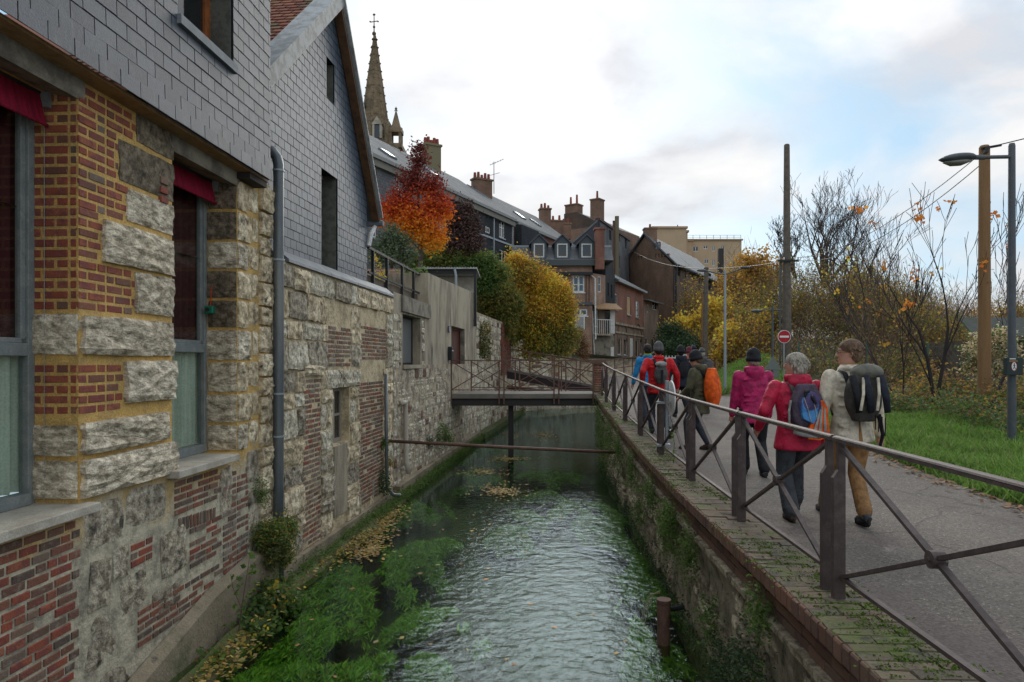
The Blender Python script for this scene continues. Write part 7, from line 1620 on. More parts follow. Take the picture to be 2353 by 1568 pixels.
# single trees on the slope
def btree(label, px, ybase, ytop, Y, n0, r0, seed, spread=.75, levels=5, leaf=None, nl=0, ls=.2, m='twig_dark', name='bare_tree', group='bare trees on the slope', up=.5, lean=(0, 0), fr=.30, fan=.25):
    b = W(px, ybase, Y); b.z = min(b.z, b.z); H = (ybase - ytop) / F_PX * Y; t = thing(name, label, 'tree', b, group); tips = []
    mb = MB(); branches(mb, b, H, spread, levels, r0, n0, seed, lean, up, 5, tips, length=H * fr, fan=fan, rmin=(.00042 if Y < 25 else .00026) * Y); mb.build('trunk', m, t)
    if leaf and nl < 0:
        T = np.array([tuple(v) for v in tips]); T = np.repeat(T[rng.integers(0, len(T), -nl)], 6, axis=0) + rng.normal(size=(-nl * 6, 3)) * ls * .55; U_, V_ = leaves_at(T, ls, .3, .75); quads_mesh('leaves', T, U_, V_, leaf, t)
    elif leaf and nl:
        T = np.array([tuple(v) for v in tips]); T = T[rng.integers(0, len(T), nl)] + rng.normal(size=(nl, 3)) * ls * 1.2; U_, V_ = leaves_at(T, ls, .3, .8); quads_mesh('crown', T, U_, V_, leaf, t)
    return t
btree('bare rounded tree behind the concrete pole, left of two', 1895, 660, 415, 46, 7, .14, 11, .62, 5, m='bark', fan=.75, fr=.38)
btree('bare tree right of the rounded one, thinner and lower', 1995, 700, 470, 44, 6, .12, 23, .62, 5, m='bark', fan=.7, fr=.38)
btree('small bare tree leaning left over the golden bushes', 1830, 640, 500, 50, 4, .10, 5, .62, 5, lean=(-.6, 0), m='bark', fan=.5, fr=.36)
for (px, yb, yt, Y, lab, lf, sd) in ((1700, 800, 575, 64, 'golden leaved tree right of the brown mill', 'lf_gold', 2), (1755, 780, 560, 58, 'tall orange yellow tree left of the concrete pole', 'lf_gold', 3), (1640, 860, 660, 56, 'half bare yellow tree before the mill side wall', 'lf_yellow', 4), (1590, 860, 690, 58, 'slim yellow tree in front of the mill gable corner', 'lf_yellow', 6), (1680, 880, 720, 44, 'yellow young tree beside the double street lamp', 'lf_yellow', 7), (1770, 860, 640, 44, 'green and yellow tree left of the no entry sign', 'lf_olive', 8)):
    btree(lab, px, yb, yt, Y, 3, .10, sd, .55, 4, lf, 4200, .30 * Y / 60, 'twig', 'autumn_tree', 'autumn trees on the slope', up=.9)
plant('dark_bush', 'rounded dark green bush at the bend of the road', 'bush', W(1555, 850, 49), [pb(1545, 775, 49, 30, 30), pb(1580, 790, 49, 26, 26), pb(1555, 805, 48, 44, 26), pb(1535, 800, 49, 26, 26), pb(1530, 760, 50, 14, 16)], 'lf_dark', 1300, .18, .2)
# maple saplings by the fence (right)
t = btree('tall maple sapling with a few orange leaves left of the wooden pole', 2150, 960, 380, 16, 2, .05, 31, .50, 4, 'lf_rust', -18, .115, 'twig_dark', 'maple_sapling', 'maple saplings by the fence', up=.95, fr=.36, lean=(.08, 0))
t = btree('leaning thin maple sapling with yellow leaves, further left', 2075, 960, 470, 17.5, 2, .025, 8, .42, 4, 'lf_yellow', -10, .105, 'twig_dark', 'maple_sapling', 'maple saplings by the fence', up=.9, fr=.36)
t = btree('thin bare maple sapling between pole and lamp post', 2300, 930, 400, 17, 1, .03, 44, .5, 4, 'lf_rust', -5, .11, 'twig_dark', 'maple_sapling', 'maple saplings by the fence', up=.9, fr=.36)
t = btree('low arching bramble tree crossing in front of the brushwood', 2020, 980, 620, 20, 3, .03, 19, .7, 4, 'lf_gold', -7, .13, 'twig', 'maple_sapling', 'maple saplings by the fence', up=.6, fr=.34)
# wire fence with green posts
wfn = thing('wire_fence', 'green wire mesh fence with slanting steel posts behind the verge', 'fence', (11, 20, .5))
fp = [W(1835, 900, 26), W(1990, 930, 22), W(2130, 940, 19), W(2225, 940, 17.2), W(2330, 970, 14.5)]
fp = [Vector((p.x, p.y, gz(p.x, p.y))) for p in fp]
mgn = mat('fence_green', (.05, .11, .085), .5)
for a, b in zip(fp, fp[1:]):
    wm = MB(); L_ = (b - a).length; n = int(L_ / .2)
    for i in range(n):
        f0, f1 = i / n, min(1, (i + 8) / n); p0 = a.lerp(b, f0); p1 = a.lerp(b, f1); hh = 1.55 * (f1 - f0) * n / 8
        wm.beam(p0 + Vector((0, 0, .05)), p1 + Vector((0, 0, .05 + hh)), .003, .003); wm.beam(p0 + Vector((0, 0, 1.6)), p1 + Vector((0, 0, 1.6 - hh)), .003, .003)
    wm.beam(a + Vector((0, 0, 1.6)), b + Vector((0, 0, 1.6)), .012, .012); wm.build('mesh', mgn, wfn, kind='stuff')
for p in fp: MB().beam(p - Vector((0, 0, .2)), p + Vector((.02, 0, 1.7)), .05, .05).build('post', mgn, wfn)
p = fp[4]; MB().beam(p + Vector((-.65, 0, -.1)), p + Vector((.0, 0, 1.5)), .045, .045).build('strut', 'black_steel', wfn)
# shed, hydrangea, wooden gate fence at right edge
q = W(2300, 800, 24); sh = thing('shed', 'dark garden shed with grey slate roof at the right edge', 'shed', (q.x, 24, .5))
MB().box(W(2250, 0, 24).x, W(2420, 0, 24).x, 24, 27, .3, W(0, 782, 24).z).build('wall', mat('shed_boards', (.11, .085, .06), .9, var=(.06, .045, .035), vscale=5), sh)
zr0, zr1 = W(0, 780, 24).z, W(0, 730, 24).z; x0, x1 = W(2222, 0, 24).x, W(2430, 0, 24).x
MB().prism([(x0, 23.6, zr0), (x0 + .7, 25.5, zr1), (x0 + .7, 25.5, zr1 + .1), (x0, 23.6, zr0 + .1)], (x1 - x0, 0, 0)).build('roof', mat('shed_slate', (.075, .078, .08), .9, var=(.06, .07, .045), vscale=3, spec=.1), sh, fix=True)
plant('hydrangea', 'large hydrangea bush with faded cream flower heads by the lamp post', 'bush', W(2270, 950, 16), [pb(2260, 800, 16, 44, 34, .4), pb(2310, 810, 15.8, 40, 36, .4), pb(2240, 840, 16, 26, 26, .3), pb(2290, 780, 16.2, 36, 26, .4), pb(2275, 860, 16, 40, 30, .4)], [('lf_cream', .52), ('lf_green', .30), ('lf_brown', .18)], 2600, .08, .075, shell=.6)
gt = thing('board_fence', 'weathered pale board fence behind the wooden pole', 'fence', W(2280, 950, 18))
for i in range(14): x = W(2222 + i * 9.5, 0, 18).x; MB().box(x, x + .088, 18 + .02 * (i % 2), 18.03 + .02 * (i % 2), .25, W(0, 862 + random.uniform(-4, 4), 18).z).build('board', mat('grey_board', (.24, .20, .17), .9, rnd=[(.20, .17, .145), (.28, .24, .20), (.17, .14, .12)], var=(.15, .13, .11), vscale=5), gt)

# ------------------------------------------------------------------ poles, lamps and signs
def pole(name, label, cat, x, y, z0, z1, r0, r1, m, n=14): 
    t = thing(name, label, cat, (x, y, z0)); MB().tube([(x, y, z0 - .3), (x, y, (z0 + z1) / 2), (x, y, z1 - .04), (x, y, z1)], [r0, (r0 + r1) / 2, r1, r1 * .8], n).build('shaft', m, t, smooth=False); return t
Yw = 15; xw = W(2262, 0, Yw).x; zwt = W(0, 335, Yw).z
wp = pole('wooden_pole', 'tall brown wooden utility pole near the right edge', 'pole', xw, Yw, gz(xw, Yw), zwt, .135, .105, 'wood_pole', 18)
MB().beam((xw - .14, Yw - .1, zwt - .1), (xw + .3, Yw - .1, zwt - .02), .03, .05).build('bracket', 'black_steel', wp); MB().box(xw - .10, xw - .02, Yw - .17, Yw - .10, zwt - .2, zwt - .08).build('insulator', 'black_steel', wp)
Yl = 11.5; xl = W(2325, 0, Yl).x; zlt = W(0, 330, Yl).z
lp = pole('street_lamp', 'grey street lamp post with flat oval head at the right edge', 'street lamp', xl, Yl, gz(xl, Yl), zlt, .068, .052, 'lamp_grey', 16)
za1 = W(0, 362, Yl).z; xa = W(2240, 0, Yl).x; xh = W(2158, 0, Yl).x
MB().tube([(xl, Yl, za1 + .01), (xa, Yl, za1)], .032, 10).build('arm', 'lamp_grey', lp); MB().tube([(xa - .02, Yl, za1), (xa + .16, Yl, za1)], .042, 10).build('socket', 'lamp_grey', lp)
hd = MB(); N_ = 9
rs_ = [(xa - (xa - xh) * i / (N_ - 1)) for i in range(N_)]; hw_ = [.05, .11, .14, .15, .155, .15, .13, .095, .03]; tp = [.045, .075, .09, .095, .095, .09, .08, .055, .01]
hd.tube([(x, Yl, za1 + .01 - .05 * (i / 8) ** 1.5) for i, x in enumerate(rs_)], [(a, b * .75) for a, b in zip(hw_, tp)], 16, up=(0, 0, 1)); hd.build('head', 'lamp_grey', lp, smooth=True)
MB().tube([(rs_[1], Yl, za1 - .055), (rs_[3], Yl, za1 - .085), (rs_[5], Yl, za1 - .095), (rs_[7], Yl, za1 - .085)], [(.05, .02), (.12, .05), (.11, .05), (.04, .01)], 14, up=(0, 0, 1)).build('diffuser', mat('lamp_lens', (.20, .20, .17), .25), lp, smooth=True)
pxn = MB().box(W(2298, 0, Yl).x, W(2335, 0, Yl).x, Yl - .16, Yl - .07, W(0, 862, Yl).z, W(0, 822, Yl).z).build('sign_box', mat('box_green', (.02, .035, .035), .5), lp, bevel=.008)
sgc = (W(2314, 0, Yl).x, Yl - .165, W(0, 842, Yl).z)
def disc(mb, c, rx, rz_, y, n=24): return mb.poly([(c[0] + rx * math.cos(2 * math.pi * i / n), y, c[2] + rz_ * math.sin(2 * math.pi * i / n)) for i in range(n)][::-1])
disc(MB(), sgc, .048, .078, Yl - .162).build('sign_ring', 'sign_red', pxn); disc(MB(), sgc, .040, .068, Yl - .1635).build('sign_face', 'white_bar', pxn)
fg = MB(); X_, Z_ = sgc[0], sgc[2]; yy_ = Yl - .166
fg.ball((X_, yy_, Z_ + .045), (.009, .002, .009), 8, 6); fg.beam((X_, yy_, Z_ + .035), (X_ + .003, yy_, Z_), .002, .012, (1, 0, 0)); fg.beam((X_ + .003, yy_, Z_), (X_ + .02, yy_, Z_ - .045), .002, .008, (1, 0, 0)); fg.beam((X_ + .003, yy_, Z_), (X_ - .016, yy_, Z_ - .045), .002, .008, (1, 0, 0)); fg.beam((X_, yy_, Z_ + .03), (X_ - .02, yy_, Z_ + .005), .002, .006, (1, 0, 0)); fg.beam((X_, yy_, Z_ + .03), (X_ + .02, yy_, Z_ + .01), .002, .006, (1, 0, 0)); fg.build('walker_symbol', 'black_steel', pxn)
MB().box(W(2304, 0, Yl).x, W(2318, 0, Yl).x, Yl - .164, Yl - .160, W(0, 826, Yl).z, W(0, 824, Yl).z).build('label', 'white_bar', pxn); MB().box(W(2303, 0, Yl).x, W(2322, 0, Yl).x, Yl - .164, Yl - .160, W(0, 832, Yl).z, W(0, 828, Yl).z).build('label', 'wood_tan', pxn)
Yc_ = 30; xc = W(1808, 0, Yc_).x
cp = pole('concrete_pole', 'tall leaning grey brown concrete pole behind the no entry sign', 'pole', xc, Yc_, gz(xc, Yc_), W(0, 332, Yc_).z, .20, .12, 'conc_pole', 10)
MB().box(xc - .45, xc + .45, Yc_ - .22, Yc_ - .14, W(0, 600, Yc_).z - .06, W(0, 600, Yc_).z + .03).build('cross_arm', 'black_steel', cp)
for s in (-.4, -.2, .25, .42): MB().tube([(xc + s, Yc_ - .18, W(0, 600, Yc_).z), (xc + s, Yc_ - .18, W(0, 600, Yc_).z + .14)], .035, 6).build('insulator', 'white', cp)
MB().tube([(xc - .32, Yc_ - .05, 1), (xc - .30, Yc_ - .05, W(0, 585, Yc_).z)], .05, 6).build('conduit', 'lamp_grey', cp)
# no entry sign
Yn = 27; q = W(1802, 774, Yn); ns = thing('no_entry_sign', 'round red no entry sign with white bar', 'road sign', (q.x, Yn, gz(q.x, Yn)))
MB().tube([(q.x, Yn + .03, gz(q.x, Yn) - .2), (q.x, Yn + .03, q.z + .2)], .03, 8).build('post', 'lamp_pale', ns)
r_ = 15 / F_PX * Yn; MB().tube([(q.x, Yn + .004, q.z), (q.x, Yn - .01, q.z)], r_, 32).build('rim', 'white_bar', ns); disc(MB(), q, r_ * .93, r_ * .93, Yn - .014, 32).build('face', 'sign_red', ns); MB().box(q.x - r_ * .70, q.x + r_ * .70, Yn - .020, Yn - .015, q.z - r_ * .15, q.z + r_ * .15).build('bar', 'white_bar', ns)
# triangular sign seen from behind on a lamp post
Yt = 24; q = W(1775, 838, Yt); tl = thing('street_lamp', 'thin street lamp with one arm carrying a triangular sign seen from behind', 'street lamp', (q.x, Yt, gz(q.x, Yt)))
MB().tube([(q.x, Yt, gz(q.x, Yt) - .2), (q.x, Yt, W(0, 703, Yt).z)], [.05, .035], 8).build('post', 'lamp_grey', tl)
MB().tube([(q.x + .3, Yt, W(0, 713, Yt).z), (q.x - .25, Yt, W(0, 712, Yt).z), (W(1745, 0, Yt).x, Yt, W(0, 713, Yt).z)], .02, 6).build('arm', 'lamp_grey', tl); c = W(1738, 715, Yt); MB().ball((c.x, c.y, c.z), (.20, .08, .06), 12, 8).build('head', 'lamp_grey', tl, smooth=True)
h_ = .30; MB().prism([(q.x - .30, Yt - .05, q.z - .18), (q.x + .30, Yt - .05, q.z - .18), (q.x, Yt - .05, q.z + .30)], (0, .012, 0)).build('sign_back', mat('sign_back', (.17, .19, .18), .6), tl, fix=True)
MB().box(q.x + .02, q.x + .22, Yt - .04, Yt - .03, q.z - .45, q.z - .2).build('small_plate', MATS['sign_back'], tl)
Yd_ = 23.7; q = W(1666, 906, Yd_); dl = thing('street_lamp', 'tall double armed street lamp in the middle distance', 'street lamp', (q.x, Yd_, gz(q.x, Yd_)))
zt5 = W(0, 628, Yd_).z; MB().tube([(q.x, Yd_, q.z - .3), (q.x, Yd_, zt5 + .1)], [.055, .04], 10).build('post', 'lamp_pale', dl)
for px, py in ((1712, 615), (1612, 622)):
    e = W(px, py, Yd_ - .3); MB().tube([(q.x, Yd_, zt5 - .05), (e.x * .7 + q.x * .3, Yd_ - .2, zt5 + (e.z - zt5) * .6), e], .022, 6).build('arm', 'lamp_grey', dl); MB().ball(tuple(e), (.17, .07, .05), 12, 8).build('head', 'lamp_grey', dl, smooth=True)
for (px, pt_, pbm, Y, w_, m, lab) in ((1623, 615, 830, 42, .13, 'conc_pole', 'grey wooden pole left of the double street lamp'), (1615, 680, 830, 48, .08, 'wood_pole', 'thin orange brown pole next to the grey wooden pole')):
    q = W(px, pt_, Y); tt = thing('utility_pole', lab, 'pole', (q.x, Y, 1)); MB().tube([(q.x - .1, Y, W(0, 860, Y).z), q], [w_ * 1.2, w_], 8).build('shaft', m, tt)
# overhead wires
def wire(a, b, sag, label, r=.012):
    pts = [a.lerp(b, i / 16) - Vector((0, 0, sag * 4 * (i / 16) * (1 - i / 16))) for i in range(17)]
    tag(MB().tube(pts, r, 5).build('overhead_wire', 'black_steel', None), label, 'wire', 'overhead wires')
pw = Vector((xw - .06, Yw - .15, zwt - .12)); pc = Vector((xc + .4, Yc_ - .2, W(0, 600, Yc_).z + .12))
wire(pw, pc, .55, 'upper overhead wire from the wooden pole to the concrete pole'); wire(pw + Vector((.1, 0, -.15)), pc + Vector((-.2, 0, -.1)), .75, 'lower overhead wire from the wooden pole to the concrete pole')
wire(Vector((xw + .1, Yw - .1, zwt - .05)), Vector((xw + 6, Yw - 6, zwt + .9)), .1, 'overhead wire leaving the wooden pole to the right')
wire(W(1446, 572, 74), pc + Vector((-.7, 0, -.2)), 1.0, 'long thin wire from the slate tower to the concrete pole', .02)
# ------------------------------------------------------------------ people (built facing +Y, then turned)
def cloth(name, c, dark=None, bump=.03, rough=.75, spec=.3): return mat('cloth_' + name, c, rough, var=dark or tuple(x * .62 for x in c), vscale=11, bump=bump, bscale=11, bdetail=4, bstretch=(1, 1, .6), fine=0, spec=spec)
CL = dict(magenta=cloth('magenta', (.46, .015, .11), rough=.6), red=cloth('rose_red', (.52, .015, .055), rough=.6), cream=cloth('cream', (.64, .56, .43)), olive=cloth('olive', (.085, .08, .045)), scarlet=cloth('scarlet', (.55, .015, .02)),
          blue=cloth('blue', (.02, .22, .48)), navy=cloth('navy', (.018, .02, .032)), black=cloth('black', (.012, .012, .015)), slate=cloth('slate', (.055, .06, .068)), tan=cloth('tan', (.30, .155, .06)), jeans=cloth('jeans', (.035, .04, .055)),
          lime=cloth('lime', (.5, .62, .03)), maroon=cloth('maroon', (.14, .02, .04)), greyc=cloth('grey', (.09, .085, .085)), orange=cloth('orange', (.85, .12, .01)), purple=cloth('purple', (.085, .06, .085)), packgrey=cloth('packgrey', (.065, .058, .048)), packblue=cloth('packblue', (.06, .22, .46), dark=(.03, .07, .22)), violet=cloth('violet', (.075, .06, .15)), silver=cloth('silver', (.32, .32, .30)), salmon=cloth('salmon', (.6, .12, .08)))
HAIR = dict(grey=mat('hair_grey', (.38, .34, .28), .8, var=(.22, .19, .15), vscale=40, stretch=(1, 1, .3), bump=.012, bscale=60, bstretch=(1, 1, .25), fine=0), brown=mat('hair_brown', (.10, .055, .032), .75, var=(.16, .10, .06), vscale=40, stretch=(1, 1, .3), bump=.01, bscale=60, bstretch=(1, 1, .25), fine=0), dark=mat('hair_dark', (.02, .015, .012), .7, bump=.006))
BOOT = mat('boot_brown', (.085, .045, .028), .8, var=(.04, .03, .025), vscale=20, bump=.004); SOLE = mat('sole', (.02, .018, .017), .9); BOOTD = mat('boot_dark', (.02, .022, .026), .7, var=(.08, .08, .085), vscale=18, bump=.004)
def ik(a, b, l1, l2, pole_):
    a, b = Vector(a), Vector(b); d = b - a; L_ = min(d.length, (l1 + l2) * .999); dn = d.normalized(); x = (l1 * l1 - l2 * l2 + L_ * L_) / (2 * L_); h = math.sqrt(max(l1 * l1 - x * x, 0))
    p = Vector(pole_); p = (p - dn * p.dot(dn)).normalized(); return a + dn * x + p * h
def rem(o, vox, sm_=3, fac=.5):
    m = o.modifiers.new('remesh', 'REMESH'); m.mode = 'VOXEL'; m.voxel_size = vox; m.use_smooth_shade = True
    if sm_: s = o.modifiers.new('smooth', 'SMOOTH'); s.iterations = sm_; s.factor = fac
    return o
def limb(mb, pts, rad, n=12): 
    mb.tube(pts, rad, n)
    for p, r in zip(pts, rad): r = r if not isinstance(r, tuple) else min(r); mb.ball(p, r * .98, 10, 6)
def person(label, loc, h, yaw=0, head_yaw=0, head_pitch=0, feet=((-.10, -.30, .10), (.11, .32, .0)), hands=((-.30, .1, .80), (.31, -.05, .80)), jacket='red', jl=.80, trousers='black', hat=None, hatc='black', hair='grey', hood=True, boots=BOOT, vox=.014, collar=None, glasses=False, lean=.03, width=1.0, pocket=False, flare=1.0, hairlen=.0, vent=False, tw=1.0):
    s = h / 1.75; cr, sr = math.cos(yaw), math.sin(yaw)
    def T(p): return (loc[0] + s * (p[0] * cr - p[1] * sr), loc[1] + s * (p[0] * sr + p[1] * cr), loc[2] + s * p[2])
    def fin(mb): mb.v = [T(v) for v in mb.v]; return mb
    t = thing('person', label, 'person', loc)
    w = width; LY = lambda z: lean * max(0, z - .9) * 1.6          # forward lean
    hips = [Vector((-.095 * w, 0, .90)), Vector((.095 * w, 0, .90))]; ank = [Vector((f[0], f[1], f[2] + .09)) for f in feet]
    kn = [ik(hips[i], ank[i], .44, .42, (0, 1, .0)) for i in (0, 1)]
    sh = [Vector((-.195 * w, LY(1.42), 1.41)), Vector((.195 * w, LY(1.42), 1.41))]; ha = [Vector(x) for x in hands]
    el = [ik(sh[i], ha[i], .30, .27, ((-.5, -1, -.1), (.5, -1, -.1))[i]) for i in (0, 1)]
    hz = 1.515
    def HT(p):                                                     # head space -> body space
        v = Vector(p); v.rotate(Matrix.Rotation(-head_pitch, 3, 'X')); v.rotate(Matrix.Rotation(head_yaw, 3, 'Z')); return (v.x, v.y + LY(1.55) + .015, v.z + hz)
    # --- one continuous body
    b = MB()
    b.rings([(0, 0, .84, .12 * w, .09), (0, LY(1), 1.0, .13 * w, .09), (0, LY(1.2), 1.22, .15 * w, .095), (0, LY(1.4), 1.38, .16 * w, .085), (0, LY(1.47), 1.46, .07, .06)], 14)
    for i in (0, 1):
        limb(b, [hips[i], kn[i], ank[i]], [.072, .05, .038]); limb(b, [sh[i], el[i], ha[i]], [.045, .036, .026])
        b.tube([ank[i] + Vector((0, -.03, -.04)), ank[i] + Vector((0, .13, -.06))], [.035, .03], 8)
        d = (ha[i] - el[i]).normalized(); sx_ = -1 if i == 0 else 1; side = Vector((sx_, 0, 0)); fwd = Vector((0, 1, 0)); inn = (-side * .35 + fwd * .2)
        b.tube([ha[i], ha[i] + d * .045, ha[i] + d * .095], [(.020, .028), (.016, .040), (.014, .038)], 10, up=tuple(fwd.cross(d)))
        for k in range(4):                                          # fingers, slightly curled
            o_ = fwd * (.030 - .020 * k); L_ = (.060, .070, .066, .050)[k]; p0 = ha[i] + d * .088 + o_; p1 = p0 + d * L_ * .5 - side * .006; p2 = p1 + (d * .7 - side * .5).normalized() * L_ * .5
            b.tube([p0, p1, p2], [.0095, .009, .0075], 7)
        p0 = ha[i] + d * .03 + fwd * .025; p1 = p0 + (d * .6 + fwd * .7).normalized() * .04; b.tube([p0, p1, p1 + (d - side * .3).normalized() * .03], [.012, .0105, .009], 7)
    hr = [(-.07, -.015, .056, .054), (-.02, -.008, .056, .052), (.0, .022, .060, .046), (.02, .016, .078, .058), (.06, .004, .093, .067), (.10, 0, .098, .072), (.13, -.004, .097, .0745), (.17, -.008, .102, .0765), (.20, -.010, .095, .070), (.222, -.012, .068, .052), (.234, -.012, .03, .025)]
    hd_ = MB(); hd_.rings([(0, cy, z, rx, ry) for z, cy, ry, rx in hr], 18)
    hd_.tube([(0, .088, .135), (0, .108, .105), (0, .118, .092), (0, .09, .082)], [.009, .012, .015, .010], 8)
    hd_.ball((0, .092, .060), (.024, .012, .008), 8, 5); hd_.ball((0, .092, .050), (.022, .012, .008), 8, 5); hd_.ball((0, .072, .008), (.025, .02, .018), 8, 5); hd_.tube([(-.045, .078, .150), (0, .095, .152), (.045, .078, .150)], .009, 6)
    for sx_ in (-1, 1): hd_.ball((sx_ * .076, -.008, .112), (.010, .020, .032), 8, 6)
    hd_.v = [HT(v) for v in hd_.v]; b.add(hd_.v, hd_.f)
    rem(fin(b).build('body', 'skin', t, smooth=True), min(vox, .0085) if vox < .015 else .013, 1)
    ey = MB()
    for sx_ in (-1, 1): ey.ball(HT((sx_ * .030, .082, .125)), .0105, 8, 6)
    fin(ey).build('eyes', mat('eye', (.25, .22, .2), .2, fine=0), t, smooth=True)
    if glasses:
        g = MB()
        for sx_ in (-1, 1):
            c = [HT((sx_ * .032 + .021 * math.cos(a * math.pi / 6), .105, .122 + .017 * math.sin(a * math.pi / 6))) for a in range(13)]; g.tube(c, .002, 4); g.tube([HT((sx_ * .053, .103, .125)), HT((sx_ * .077, .0, .122))], .002, 4)
        fin(g).build('glasses', 'black_steel', t)
    # --- trousers
    m = MB(); m.rings([(0, 0, .83, .15 * w, .115), (0, 0, .92, .165 * w, .125), (0, LY(1), 1.02, .155 * w, .11)], 16)
    for i in (0, 1):
        d = (ank[i] - kn[i]); a2 = ank[i] - d * .04
        limb(m, [hips[i], hips[i].lerp(kn[i], .5), kn[i], kn[i].lerp(ank[i], .5), a2], [.108 * tw, .095 * tw, .078 * tw, .072 * tw * flare, .070 * tw * flare], 14)
        for q in range(3): c_ = kn[i].lerp(ank[i], .70 + .1 * q); m.tube([c_, c_ + d * .02], [.078 * tw * flare, .070 * tw], 12)
        for q in range(2): c_ = kn[i] + (ank[i] - kn[i]) * (.02 + .08 * q); m.tube([c_ - Vector((.02, .01, 0)), c_ + Vector((.03, 0, .015))], .068 * tw, 8)
    rem(fin(m).build('trousers', CL[trousers], t, smooth=True), vox, 2)
    # --- boots: sole and upper, heel lifted foot pitched forward
    for i in (0, 1):
        pit = min(1.1, feet[i][2] * 6.0); Rm = Matrix.Rotation(-pit, 3, 'X'); up = MB(); so = MB(); A_ = ank[i]
        def P_(p): v = Vector(p); v.rotate(Rm); return A_ + v
        up.tube([P_((0, -.005, .05)), P_((0, 0, .0)), P_((0, .0, -.045))], [.052, .053, .050], 12); up.tube([P_((0, -.055, -.045)), P_((0, .04, -.035)), P_((0, .12, -.05)), P_((0, .185, -.058))], [(.040, .036), (.046, .046), (.046, .034), (.030, .022)], 12)
        for k in range(3): up.ball(P_((0, .03 + .03 * k, .005 - .016 * k)), (.032, .012, .010), 8, 5)
        rem(fin(up).build('boot', boots, t, smooth=True), max(vox * .7, .01), 1)
        so.tube([P_((0, -.07, -.078)), P_((0, -.04, -.080)), P_((0, .05, -.080)), P_((0, .13, -.080)), P_((0, .20, -.074))], [(.03, .012), (.043, .014), (.04, .013), (.047, .013), (.03, .011)], 12); fin(so).build('sole', SOLE, t)
    # --- jacket
    j = MB(); f = 1.0
    rg = [(0, .0, jl, .195 * w * flare, .158 * flare), (0, 0, jl + .03, .20 * w * flare, .16 * flare), (0, LY(.98), .98, .185 * w, .142), (0, LY(1.1), 1.10, .182 * w, .14), (0, LY(1.28), 1.27, .205 * w, .145), (0, LY(1.38), 1.385, .205 * w, .125), (0, LY(1.44), 1.44, .150 * w, .098), (0, LY(1.47), 1.475, .095, .082), (0, LY(1.5), 1.515, .075, .073)]
    j.rings(rg, 20)
    for i in (0, 1):
        wr_ = ha[i] + (el[i] - ha[i]).normalized() * .015
        limb(j, [sh[i] + Vector((0, 0, -.01)), sh[i].lerp(el[i], .5), el[i], el[i].lerp(wr_, .5), wr_], [.079, .072, .064, .058, .050], 12)
        for q in range(3): c_ = el[i] + (sh[i] - el[i]) * (.05 + .14 * q); j.tube([c_ - Vector((.02, .0, .01)), c_ + Vector((.02, 0, .012))], .068 - .002 * q, 8)
    for q in range(8):                                             # folds across the back
        zz = .84 + .075 * q; a_ = random.uniform(-.6, .6); x_ = random.uniform(-.05, .05); j.tube([(-.14 * w + x_, LY(zz) - .108, zz + .05 * a_), (x_, LY(zz) - .136, zz - .012), (.12 * w + x_, LY(zz) - .108, zz - .05 * a_)], .014, 6)
    if pocket: j.box(-.205 * w, -.19 * w, -.05, .07, .86, .98)
    if hood:
        j.ball((0, LY(1.45) - .105, 1.455), (.135, .060, .075), 14, 8); j.tube([(-.115, LY(1.5) - .01, 1.50), (-.085, LY(1.5) - .105, 1.505), (0, LY(1.5) - .135, 1.50), (.085, LY(1.5) - .105, 1.505), (.115, LY(1.5) - .01, 1.50)], .036, 8); j.ball((0, LY(1.4) - .12, 1.40), (.08, .04, .07), 10, 6)
    else:
        j.tube([(.07 * math.sin(a * math.pi / 6) * 1.15, LY(1.5) - .004 + .07 * math.cos(a * math.pi / 6), 1.50) for a in range(13)], .022, 8); j.tube([(-.10, LY(1.48) + .03, 1.475), (-.08, LY(1.48) - .08, 1.485), (0, LY(1.48) - .11, 1.48), (.08, LY(1.48) - .08, 1.485), (.10, LY(1.48) + .03, 1.475)], .022, 8)
    ob = rem(fin(j).build('jacket', CL[jacket], t, smooth=True), vox, 2)
    if vent: fin(MB().prism([(-.012, -.170, jl - .01), (.03, -.170, jl - .01), (.004, -.163, jl + .20)], (0, .05, 0))).build('jacket_vent', CL['tan'], t, fix=True)
    if collar: c = MB(); c.tube([(.078 * math.sin(a * math.pi / 8), LY(1.5) + .078 * math.cos(a * math.pi / 8) - .004, 1.53) for a in range(17)], .016, 8); rem(fin(c).build('collar', CL[collar], t, smooth=True), .012, 1)
    # --- hair / hat
    if hat in ('beanie', 'cap'):
        c = MB(); z0 = .085 if hat == 'beanie' else .15; e_ = .008 if hat == 'beanie' else 0
        c.rings([(0, -.020, z0, .088 + e_, .108 + e_), (0, -.016, z0 + .05, .093 + e_, .114 + e_), (0, -.016, z0 + .055, .088 + e_, .108 + e_), (0, -.014, .20, .084 + e_, .104 + e_), (0, -.016, .24, .068 + e_, .084 + e_), (0, -.02, .27 + e_, .036, .046), (0, -.02, .278 + e_, .006, .006)], 18)
        if hat == 'cap': c.tube([(0, .07, .155), (0, .16, .145)], [(.07, .008), (.05, .006)], 10, up=(0, 0, 1))
        c.v = [HT(v) for v in c.v]; fin(c).build('hat', CL[hatc], t, smooth=True)
